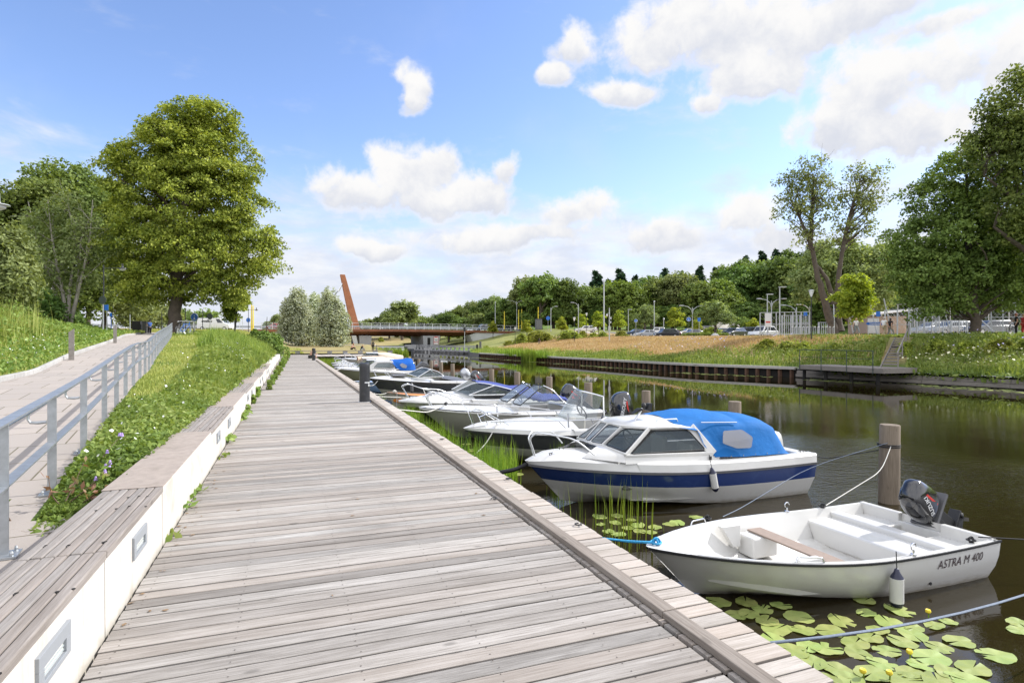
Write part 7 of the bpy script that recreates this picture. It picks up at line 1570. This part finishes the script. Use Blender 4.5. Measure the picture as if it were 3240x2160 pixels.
P_ = np.array(A_)[None]*(1-u)+np.array(B_)[None]*u+np.stack([r2.uniform(-.3,.3,n), r2.uniform(-.8,.8,n), r2.uniform(0,.65,n)],1); leaves_mesh('foliage', P_, unit(r2.normal(0,1,(n,3))), .16, L_weed, hb, r2)
# low gravel paths
def strip(name, pts, w, m, lift=.03, zf=zright):
    V = []
    for i, p in enumerate(pts):
        p = Vector(p); d = (Vector(pts[min(i+1,len(pts)-1)])-Vector(pts[max(i-1,0)])).normalized(); s_ = Vector((-d.y, d.x))
        for q in (-1, -.33, .33, 1): c = p+s_*w/2*q; V.append((c.x, c.y, float(zf(np.array([c.x]), np.array([c.y]))[0])+lift))
    n = len(pts); mb = MB(); mb.add(V, [(i*4+j, i*4+j+1, i*4+j+5, i*4+j+4) for i in range(n-1) for j in range(3)]); return tag(mb.build(name, m, fixn=False), kind='structure')
tb = lambda y: float(xq(y))+float(np.interp(y,[0,35,90,130],[12,11,25,30]))+2.5
strip('footpath', [(tb(y), y) for y in np.arange(-10, 132, 3)], 2.6, M_gravel, .05)
strip('car_park', [(tb(y)+11, y) for y in np.arange(20, 130, 3)], 11, M_asph, .05)
strip('lawn_path', [(x, 118+.10*x) for x in np.arange(-12, 16, 2)], 2.2, M_gravel, .05, zfar)
strip('road', [(-60+i*4, 104+.02*i*i*.3) for i in range(13)], 7, M_asph, .04, lambda x, y: zp(y) if True else 0)

# ------------------------------------------------------------------ vehicles
carmats = {}
def cmat(col):
    if col not in carmats: carmats[col] = mat('car_paint', col, .25, .1, coat=1, spec=.5)
    return carmats[col]
def car(label, px, py, Y, kind, col, rz=0, txt=None, name='parked_car', group=None, z=None):
    x, y, z_ = at(px, py, Y); o = thing(name, label, {'van': 'van', 'camper': 'camper van'}.get(kind, 'car'), (x, y, z_ if z is None else z), rz, group)
    L, Wd, H_ = {'sedan': (4.5,1.8,1.45), 'wagon': (4.8,1.85,1.5), 'suv': (4.5,1.85,1.65), 'hatch': (4.1,1.75,1.5), 'van': (5.2,1.95,1.95), 'camper': (6.8,2.3,2.9)}[kind]
    zb_ = .95 if kind not in ('van','camper') else 1.15
    lo = [(-L/2,.38),(-L/2+.05,.62),(-L/2+.15,.82 if kind not in ('van','camper') else .95),(-L/2+1.05,zb_),(L/2-.12,zb_+.02),(L/2,.75),(L/2-.02,.38)]
    p = cmat(col); r = []
    for (yy, k) in ((-Wd/2,.0),(-Wd/2+.08,.03),(Wd/2-.08,.03),(Wd/2,.0)): r.append([(a*(1-.012*(k == 0)), yy, b+(k)) for a, b in lo])
    b_ = MB(); b_.loft(r, close=True, cap=True); b_.build('body', p, o, smooth=35, bevel=.03)
    gx = {'sedan': (-1.15,-.45,.95,1.75), 'wagon': (-1.15,-.5,1.75,2.25), 'suv': (-1.1,-.55,1.6,2.1), 'hatch': (-1.05,-.45,1.3,1.9), 'van': (-1.75,-1.1,2.5,2.58), 'camper': (-2.5,-1.9,3.3,3.4)}[kind]
    def ring(x0, x1, hw, z): return [(x0,-hw,z),(x1,-hw,z),(x1,hw,z),(x0,hw,z)]
    cab = MB(); cab.loft([ring(gx[0],gx[3],Wd/2-.06,zb_), ring(gx[1],gx[2],Wd/2-.22 if kind not in ('van','camper') else Wd/2-.12,H_)], close=True, cap=True); cab.build('cabin', p if kind in ('van','camper') else p, o, smooth=30, bevel=.05)
    g = M_glassk; hw0, hw1 = Wd/2-.06, (Wd/2-.22 if kind not in ('van','camper') else Wd/2-.12)
    def side(u, v, s_):
        zz = zb_+(H_-zb_)*v; hw = hw0+(hw1-hw0)*v; xa = gx[0]+(gx[1]-gx[0])*v; xb = gx[3]+(gx[2]-gx[3])*v; return (xa+(xb-xa)*u, s_*(hw+.012), zz)
    for s_ in (-1, 1):
        for (u0, u1) in (((.07,.47),(.51,.90)) if kind not in ('van','camper') else ((.05,.24),)):
            panel('window', g, o, [[side(u0,.08,s_), side(u1,.08,s_), side(u1-.01,.84,s_), side(u0+.03,.84,s_)]], .004)
    panel('windscreen', g, o, [[(gx[0]+(gx[1]-gx[0])*v-.015, s_*(hw0+(hw1-hw0)*v-.1), zb_+(H_-zb_)*v) for v, s_ in ((.08,-1),(.08,1),(.88,1),(.88,-1))]], .004)
    if kind not in ('van','camper'): panel('rear_window', g, o, [[(gx[3]+(gx[2]-gx[3])*v+.015, s_*(hw0+(hw1-hw0)*v-.1), zb_+(H_-zb_)*v) for v, s_ in ((.12,-1),(.12,1),(.85,1),(.85,-1))]], .004)
    for xx in (-L/2+.85, L/2-.9):
        for s_ in (-1, 1):
            w = MB(); w.lathe([(.20,-.10),(.31,-.10),(.33,-.06),(.33,.06),(.31,.10),(.20,.10)], (0,0,0), 18, axis='y'); w.xf(Matrix.Translation((xx, s_*(Wd/2-.09), .33))); w = w.build('wheel', M_rubber, o, smooth=40)
            q = MB(); q.lathe([(.205,-.105),(.17,-.09),(.17,.09),(.205,.105)], (xx, s_*(Wd/2-.09), .33), 14, axis='y'); q.build('rim', M_alu, w)
    for s_ in (-1, 1):
        MB().box(-L/2-.01, min(s_*.55,s_*.82), .60, -L/2+.10, max(s_*.55,s_*.82), .74).build('headlight', M_lglass, o); MB().box(L/2-.12, min(s_*.6,s_*.84), .70, L/2+.01, max(s_*.6,s_*.84), .86).build('tail_light', M_red, o)
    MB().box(-L/2-.015,-.26,.42,-L/2+.03,.26,.53).build('number_plate', M_white, o)
    if kind == 'camper': MB().box(-1.9,-1.12,1.2,3.35,1.12,2.75).build('living_box', p, o, bevel=.12); MB().box(.2,-1.13,1.7,1.2,-1.12,2.2).build('side_window', g, o); mb = MB(); mb.box(-2.5,-1.0,2.1,-1.8,1.0,2.7); mb.build('overcab', p, o, bevel=.15)
    if txt:
        for s_ in (-1,):
            m = text_mb(txt, .50, ext=.003, bold=.012); m.xf(Matrix.Translation((.5, -Wd/2+.02-.02, 1.45)) @ Matrix.Rotation(R(90),4,'X')); m.v = [(x_, -(hw0+(hw1-hw0)*(z_-zb_)/(H_-zb_))-.02, z_) for x_, y_, z_ in m.v]; m.build('lettering', M_white if sum(col) < .5 else M_rubber, o, fixn=False)
    return o
M_glassk = mat('car_glass', (.03,.035,.04), .08, coat=.5)
WH, BK, NV, SV, GR, RD, MR = (.72,.72,.71), (.02,.021,.023), (.03,.05,.09), (.42,.44,.46), (.10,.11,.12), (.42,.04,.05), (.09,.03,.03)
car('white van with dark lettering on its side behind the crest', 684, 1046, 92, 'van', WH, -TH+R(183)-R(0), None, 'delivery_van')
VAN = COL.objects[-1]
v_ = [o for o in COL.objects if o.name.startswith('delivery_van')][0]; v_.rotation_euler.z = -TH+math.pi
m = text_mb('evelko', .62, ext=.003, bold=.012); m.xf(Matrix.Translation((1.0,.95,1.48)) @ Matrix.Rotation(math.pi,4,'Z') @ Matrix.Rotation(R(90),4,'X')); m.v = [(x_, .93, z_) for x_, y_, z_ in m.v]; m.build('lettering', M_rubber, v_, fixn=False)
brz = lambda u, v: BR.matrix_basis @ Vector((u, v, BZ(u)+.02))
def bcar(label, px, kind, col, flip, txt=None, v=4.2):
    t = (px-CX)/F; best = min(np.arange(-30, 76, .25), key=lambda u: abs(((brz(u,v).x*CT-brz(u,v).y*ST)/(brz(u,v).x*ST+brz(u,v).y*CT))-t)); p = brz(best, v)
    o = car(label, 0, 0, 1, kind, col, R(6.2)+(math.pi if flip else 0), txt, 'moving_van' if kind == 'van' else 'moving_car', z=0); o.location = p; return o
bcar('red car on the bridge above the white wall at the left', 869, 'sedan', RD, False); bcar('dark van with white lettering on the bridge deck', 1535, 'van', GR, False, 'SBM'); bcar('grey car on the bridge beside the yellow posts', 1662, 'sedan', GR, False)
bcar('black car behind the bridge rail near the right end', 1600, 'wagon', BK, False)
PA = R(-TH*57.3)
for (lbl, px, py, Y, kd, col, rz, tx_) in [
    ('dark blue-grey saloon at the left end of the parked row', 2013,1064,118,'sedan',NV,8,None),('silver saloon partly behind the dark blue-grey one', 2045,1067,112,'sedan',SV,14,None),
    ('white tall car behind the lamp column', 2076,1058,135,'suv',WH,4,None),('black tall car in the middle of the parked row', 2106,1069,104,'suv',BK,10,None),
    ('dark maroon hatchback with red tail lights', 2138,1069,106,'hatch',MR,160,None),('white saloon in the back row left of the double lamp', 2180,1060,128,'sedan',WH,10,None),
    ('dark grey saloon behind the hedge', 2192,1066,112,'sedan',GR,12,None),('black van with white lettering behind the clipped bush', 2214,1056,140,'van',BK,5,'SBM'),
    ('white camper van with overhanging cab in the car park', 2308,1058,124,'camper',WH,180,None),('dark blue car in front of the camper van, half hidden', 2285,1062,112,'sedan',NV,10,None),
    ('black estate car with pale bonnet facing the path', 2323,1067,92,'wagon',BK,38,None),('white car behind the black estate car', 2370,1060,110,'sedan',WH,20,None),('dark blue tall car right of the black estate car', 2380,1066,98,'suv',NV,170,None),
    ('white tall car at the left end of the ball cage', 2415,1068,84,'suv',WH,30,None),('white car half hidden by bushes left of the tall mast', 1853,1052,128,'wagon',WH,6,None),
    ('silver car behind the bar fence, left one', 2950,1060,66,'sedan',SV,10,None),('silver car behind the bar fence, right one', 3010,1060,64,'wagon',SV,5,None),('grey car seen under the maple right of its trunk', 3128,1060,60,'wagon',GR,5,None),('pale car behind the camper van bushes', 2345,1056,130,'hatch',SV,0,None)]:
    car(lbl, px, py, Y, kd, col, -TH+R(rz), tx_)

# ------------------------------------------------------------------ bicycles, bins, people
def bicycle(label, loc, rz, lean=0, col=None):
    o = thing('bicycle', label, 'bicycle', loc, rz); o.rotation_euler.x = lean
    for x in (-.52, .52):
        w = MB().torus((x,0,.34), .33, .018, 26, 6, 'y').build('wheel', M_rubber, o, smooth=60, fixn=False); s_ = MB()
        for k in range(10): a = math.pi*k/10; s_.bar((x+.32*math.cos(a),0,.34+.32*math.sin(a)),(x-.32*math.cos(a),0,.34-.32*math.sin(a)),.005,.005)
        s_.build('spokes', M_alu, w, fixn=False)
    f = MB()
    for a, b in (((-.52,.34),(-.10,.30)),((-.52,.34),(-.16,.82)),((-.10,.30),(-.20,.88)),((-.10,.30),(.36,.78)),((-.19,.78),(.36,.84)),((.52,.34),(.34,.98))): f.tube([(a[0],0,a[1]),(b[0],0,b[1])], .016, 6)
    f.build('frame', col or M_blue, o, smooth=60); MB().ell((-.22,0,.92), (.13,.07,.035)).build('saddle', M_rubber, o); MB().tube([(.22,-.28,1.02),(.34,-.2,1.05),(.34,.2,1.05),(.22,.28,1.02)], .014, 6).build('handlebar', M_alu, o)
    MB().tube([(-.10,-.12,.14),(-.10,0,.30),(-.10,.12,.46)], .012, 5).build('cranks', M_alu, o); MB().torus((-.10,0,.30), .09, .01, 14, 4, 'y').build('chainring', M_alu, o); return o
bicycle('bicycle with blue frame parked at the top end of the handrail', (-6.9,46.2,2.0), R(60), R(6)); bicycle('dark bicycle leaning behind the blue-framed one at the handrail end', (-7.25,47.2,2.02), R(75), R(-6), M_lampdk)
bn2 = thing('compost_bin', 'big black double compost bin beside the ramp', 'bin', (*w2(445, 58), zat(1064, 58)), -TH+R(8)); MB().box(-.55,-.6,.32,.25,.6,1.42).build('body', M_rubber, bn2, bevel=.06); MB().box(-.55,-.6,1.42,.25,.6,1.50).build('lid', M_rubber, bn2, bevel=.03); MB().box(-.2,-.5,0,.25,.5,.32).build('plinth', M_rubber, bn2)
bn3 = thing('waste_bin', 'grey ribbed litter bin between the black bin and the man in blue', 'bin', (*w2(463, 57.5), zat(1064, 57.5)), -TH)
mb = MB(); 
for k in range(6): mb.box(-.22+k*.075,-.3,0,-.165+k*.075,.3,1.36)
mb.box(-.21,-.28,0,.21,.28,1.34); mb.build('body', M_grey, bn3); MB().box(-.24,-.32,1.36,.24,.32,1.44).build('lid', M_rubber, bn3)
SK, HR = mat('skin', (.52,.31,.22), .5), mat('dark_hair', (.03,.02,.015), .6)
def skin(verts, edges, radii):
    me = bpy.data.meshes.new('b'); me.from_pydata(verts, edges, []); ob = bpy.data.objects.new('b', me); COL.objects.link(ob); ob.modifiers.new('s', 'SKIN'); me.skin_vertices[0].data
    for i, r in enumerate(radii): v = me.skin_vertices[0].data[i]; v.radius = r if isinstance(r, tuple) else (r, r); v.use_root = (i == 0)
    sb = ob.modifiers.new('d', 'SUBSURF'); sb.levels = 1; sb.render_levels = 1
    out = bpy.data.meshes.new_from_object(ob.evaluated_get(bpy.context.evaluated_depsgraph_get())); mb = MB(); mb.add([v.co for v in out.vertices], [tuple(p.vertices) for p in out.polygons]); bpy.data.objects.remove(ob); bpy.data.meshes.remove(me); bpy.data.meshes.remove(out); return mb
def person(label, loc, rz, pose, shirt, legs, hair=None, s=1.0, skirt=False, sleeves=True, bare=False, shoes=None, longh=False):
    """facing +y in its own frame"""
    o = thing('person', label, 'person', loc, rz); o.scale = (s, s, s); J = dict(pel=(0,0,.95), che=(0,.02,1.27), nec=(0,.02,1.46), hd=(0,.04,1.58), top=(0,.035,1.70),
        hl=(-.10,0,.90), kl=(-.11,.04,.50), al=(-.11,0,.09), tl=(-.12,.17,.035), hr=(.10,0,.90), kr=(.11,.04,.50), ar=(.11,0,.09), tr=(.12,.17,.035),
        sl=(-.18,.01,1.40), el=(-.24,-.02,1.12), wl=(-.25,.08,.88), sr=(.18,.01,1.40), er=(.24,-.02,1.12), wr=(.25,.08,.88)); J.update(pose)
    N = ['pel','che','nec','hd','top','hl','kl','al','tl','hr','kr','ar','tr','sl','el','wl','sr','er','wr']; rad = [(.13,.10),(.14,.10),.055,(.085,.10),(.06,.065),.085,.055,.038,.03,.085,.055,.038,.03,.055,.042,.028,.055,.042,.028]
    E_ = [(0,1),(1,2),(2,3),(3,4),(0,5),(5,6),(6,7),(7,8),(0,9),(9,10),(10,11),(11,12),(1,13),(13,14),(14,15),(1,16),(16,17),(17,18)]
    b = skin([J[n] for n in N], E_, rad)
    for w, e in (('wl','el'),('wr','er')):                       # palms with five separate fingers
        W_, D = Vector(J[w]), (Vector(J[w])-Vector(J[e])).normalized(); sd_ = D.cross(Vector((0,1,.2))).normalized()
        b.tube([W_-D*.01, W_+D*.05, W_+D*.085], [.026,.034,.030], 6)
        for k, (q, l) in enumerate(((-.026,.060),(-.009,.075),(.009,.070),(.024,.055))): st = W_+D*.08+sd_*q; b.tube([st, st+D*l*.5, st+D*l+Vector((0,.012,0))], [.009,.008,.006], 5)
        st = W_+D*.03+sd_*-.03; b.tube([st, st+D*.03-sd_*.02, st+D*.06-sd_*.022], [.011,.009,.007], 5)
    h = Vector(J['hd']); f = (Vector(J['top'])-Vector(J['nec'])).normalized(); b.ell(h+Vector((0,.095,-.005)), (.014,.022,.020), 6, 4); b.ell(h+Vector((-.086,0,-.01)), (.012,.02,.03), 6, 4); b.ell(h+Vector((.086,0,-.01)), (.012,.02,.03), 6, 4)
    b.build('body', SK, o, smooth=60)
    e_ = MB(); e_.ell(h+Vector((-.032,.088,.02)), (.012,.008,.008), 6, 4); e_.ell(h+Vector((.032,.088,.02)), (.012,.008,.008), 6, 4); e_.ell(h+Vector((0,.088,-.045)), (.022,.008,.006), 6, 4); e_.build('face_features', HR, o)
    if not bare:
        sv = ['pel','che','sl','el','sr','er'] ; S_ = skin([J['pel'],J['che'],J['sl'],tuple(Vector(J['sl']).lerp(Vector(J['el']), 1.0 if sleeves == 'long' else .55)),J['sr'],tuple(Vector(J['sr']).lerp(Vector(J['er']), 1.0 if sleeves == 'long' else .55)),tuple(Vector(J['che'])+Vector((0,0,.12)))], [(0,1),(1,2),(2,3),(1,4),(4,5),(1,6)], [(.155,.12),(.17,.13),.078,.062,.078,.062,(.10,.08)]); S_.build('shirt', shirt, o, smooth=60)
    T_ = skin([J['pel'],J['hl'],J['kl'],tuple(Vector(J['kl']).lerp(Vector(J['al']), .85)),J['hr'],J['kr'],tuple(Vector(J['kr']).lerp(Vector(J['ar']), .85))] if not skirt else [J['pel'],J['hl'],tuple(Vector(J['hl']).lerp(Vector(J['kl']), .7)),J['hr'],tuple(Vector(J['hr']).lerp(Vector(J['kr']), .7))],
              [(0,1),(1,2),(2,3),(0,4),(4,5),(5,6)] if not skirt else [(0,1),(1,2),(0,3),(3,4)], [(.15,.125),.105,.075,.065,.105,.075,.065] if not skirt else [(.15,.13),.12,.11,.12,.11]); T_.build('trousers' if not skirt else 'shorts', legs, o, smooth=60)
    hm = MB(); hm.ell(h+Vector((0,-.018,.045)), (.098,.105,.105), 12, 8)
    if longh: hm.ell(h+Vector((0,-.06,-.10)), (.085,.06,.17), 10, 6)
    hm.build('hair', hair or HR, o, smooth=60)
    for a, t in (('al','tl'),('ar','tr')): m_ = MB(); A_, T0 = Vector(J[a]), Vector(J[t]); m_.tube([A_+Vector((0,-.05,-.04)), A_+Vector((0,.02,-.02)), T0], [.042,.048,.035], 7); m_.build('shoe', shoes or M_rubber, o, smooth=60)
    return o
WALK = dict(kl=(-.10,.24,.53), al=(-.10,.34,.12), tl=(-.10,.50,.10), kr=(.10,.02,.49), ar=(.10,-.34,.16), tr=(.10,-.22,.03), el=(-.23,-.14,1.14), wl=(-.23,-.08,.88), er=(.23,.10,1.14), wr=(.22,.26,.93))
WALK2 = dict(kl=(-.10,-.02,.49), al=(-.10,-.30,.15), tl=(-.10,-.18,.03), kr=(.10,.22,.54), ar=(.10,.30,.11), tr=(.10,.45,.08), el=(-.23,.10,1.14), wl=(-.20,.28,.95), er=(.24,-.12,1.14), wr=(.24,-.08,.88))
def sit(o_=0): return dict(pel=(0,0,.12), che=(0,.10,.44), nec=(0,.20,.62), hd=(0,.28,.72), top=(0,.33,.83), hl=(-.10,.03,.12), kl=(-.12,.42,.36), al=(-.12,.52,.02), tl=(-.12,.66,.0), hr=(.10,.03,.12), kr=(.12,.42,.34), ar=(.12,.52,.02), tr=(.12,.66,.0), sl=(-.18,.17,.56), el=(-.22,.34,.40), wl=(-.10,.52,.36), sr=(.18,.17,.56), er=(.22,.34,.40), wr=(.10,.54,.36))
c_navy, c_black, c_beige, c_whitec, c_blue, c_redc, c_grey = mat('navy_cloth', (.03,.06,.13), .9), mat('black_cloth', (.012,.012,.014), .9), mat('beige_cloth', (.36,.30,.20), .9), mat('white_cloth', (.72,.72,.72), .9), mat('blue_cloth', (.05,.12,.36), .9), mat('red_cloth', (.45,.04,.04), .9), mat('grey_cloth', (.20,.22,.22), .9)
blond, grey_h, red_h = mat('fair_hair', (.42,.26,.12), .6), mat('grey_hair', (.35,.33,.31), .6), mat('red_hair', (.25,.08,.03), .6)
def pp(label, px, feet, Y, face, pose, shirt, legs, **k):
    """face: turn seen from the camera, 0 = walks away, 90 = towards picture right"""
    return person(label, at(px, feet, Y), -TH-R(face), pose, shirt, legs, **k)
pp('man in navy top and dark trousers standing at the bins', 474, 1064, 57, -60, dict(er=(.26,.12,1.18), wr=(.16,.36,1.15), el=(-.24,.12,1.18), wl=(-.16,.36,1.15), kl=(-.11,.10,.5)), c_blue, c_black, s=.93)
pp('man in white T-shirt and beige trousers walking with a woman in black', 2797, 1067, 51, 75, WALK, c_whitec, c_beige, hair=grey_h, s=1.02)
pp('woman in black with long dark hair and sunglasses walking beside the man in white', 2817, 1068, 51, 78, WALK2, c_black, c_grey, longh=True, s=1.0)
pp('fair-haired girl with white top and backpack walking behind the bank crest', 2709, 1061, 50, 170, dict(WALK, er=(.32,.02,1.16), wr=(.44,.10,.98)), c_whitec, c_grey, hair=blond, longh=True, s=.86)
pp('woman in black top and pale shorts walking down the straw slope', 1706, 1100, 104, 30, WALK2, c_black, c_beige, skirt=True, s=1.0, longh=True)
pp('woman in black sleeveless dress standing with a bicycle at the right edge', 3216, 1060, 47, -60, dict(er=(.28,.08,1.16), wr=(.30,.30,1.02)), c_black, c_black, hair=red_h, s=1.02); bicycle('bicycle held by the woman in the black dress', at(3198,1061,46.6), R(10), 0, M_lampdk)
pp('person in a red dress cut by the right edge', 3240, 1062, 46.5, -90, {}, c_redc, c_redc, hair=blond, s=1.0)
pp('man with backpack standing with a bicycle on the cross platform', 1180, 1113, 86, 10, dict(er=(.28,.06,1.16), wr=(.30,.30,1.02)), c_beige, c_black, s=1.02)
q = COL.objects[-1]; bk = thing('backpack', 'olive backpack on the back of the man with the bicycle', 'bag', tuple(Vector(at(1180,1113,86))+Vector((0,-.22,1.05))), -TH); MB().box(-.17,-.12,0,.17,.10,.45).build('bag', mat('olive_bag', (.10,.09,.05), .9), bk, bevel=.05); MB().box(-.12,-.18,.05,.12,-.12,.25).build('pocket', M_grey, bk, bevel=.02)
bicycle('bicycle beside the man with the backpack', at(1191,1114,85), R(75), 0, M_lampdk)
person('bare-backed red-haired bather sitting on the edge of the boardwalk', (1.72, 58.5, .02), R(-75), sit(), c_black, c_black, hair=red_h, bare=True, skirt=True, s=1.1)
person('woman with bare shoulders sitting on the far bench, black bag behind', (*w2(1112, 80), .47), R(-110), sit(), mat('pink_cloth', (.55,.33,.26), .9), c_black, hair=red_h, s=1.0)
person('person with dark hair sitting low at the far bench', (*w2(1143, 80), .40), R(-60), sit(), c_black, c_grey, hair=blond, s=.9)
pp('person in dark clothes walking on the path under the silver willows', 1014, 1103, 125, 20, WALK, c_black, c_black); pp('person in navy jacket walking away under the silver willows', 1032, 1104, 123, -10, WALK2, c_navy, c_black); pp('person in blue shirt walking under the silver willows', 1037, 1103, 122, 10, WALK, c_blue, c_beige)
pp('person in black near the red and white lifebuoy', 1068, 1104, 122, 160, WALK2, c_black, c_black)
o, H_ = pole('lifebuoy_post', 'red and white lifebuoy on a thin grey post under the right willow', 'lifebuoy', 1058, 1060, 1106, 118, .05); MB().torus((0,-.12,1.3), .32, .09, 20, 8, 'y').build('lifebuoy', M_white, o, smooth=60, fixn=False)
for k in range(4): MB().torus((0,-.12,1.3), .32, .095, 20, 8, 'y', arc=.08).xf(Matrix.Translation((0,-.12,1.3)) @ Matrix.Rotation(k*math.pi/2,4,'Y') @ Matrix.Translation((0,.12,-1.3))).build('red_band', M_red, o, smooth=60, fixn=False)
# bicycle hoops by the ball cage, boulders
for i, px in enumerate(range(2506, 2640, 12)):
    o = MB(); o.tube([(-.35,0,0),(-.35,0,.75),(.35,0,.75),(.35,0,0)], .03, 6); o = o.build('bicycle_stand', M_lampgy, loc=at(px,1058,57), rz=.5); tag(o, 'steel bicycle hoop, '+['first','second','third','fourth','fifth','sixth','seventh','eighth','ninth','tenth','eleventh','twelfth'][i]+' from the left before the ball cage', 'bicycle stand', 'bicycle hoops before the ball cage')
for i, (px, py, Y, r) in enumerate(((2263,1068,82,.7),(2138,1070,96,.4),(2040,1069,104,.35))):
    m_ = MB(); m_.ell((0,0,.1), (r,r*.8,r*.75), 9, 6); rr = random.Random(i); m_.v = [tuple(c*(1+rr.uniform(-.12,.12)) for c in v) for v in m_.v]; o = m_.build('boulder', M_pier, loc=at(px,py,Y), smooth=25); tag(o, ['grey boulder at the foot of the full green tree','boulder at the foot of the bright yellowish tree','small boulder in front of the silver saloon'][i], 'boulder')
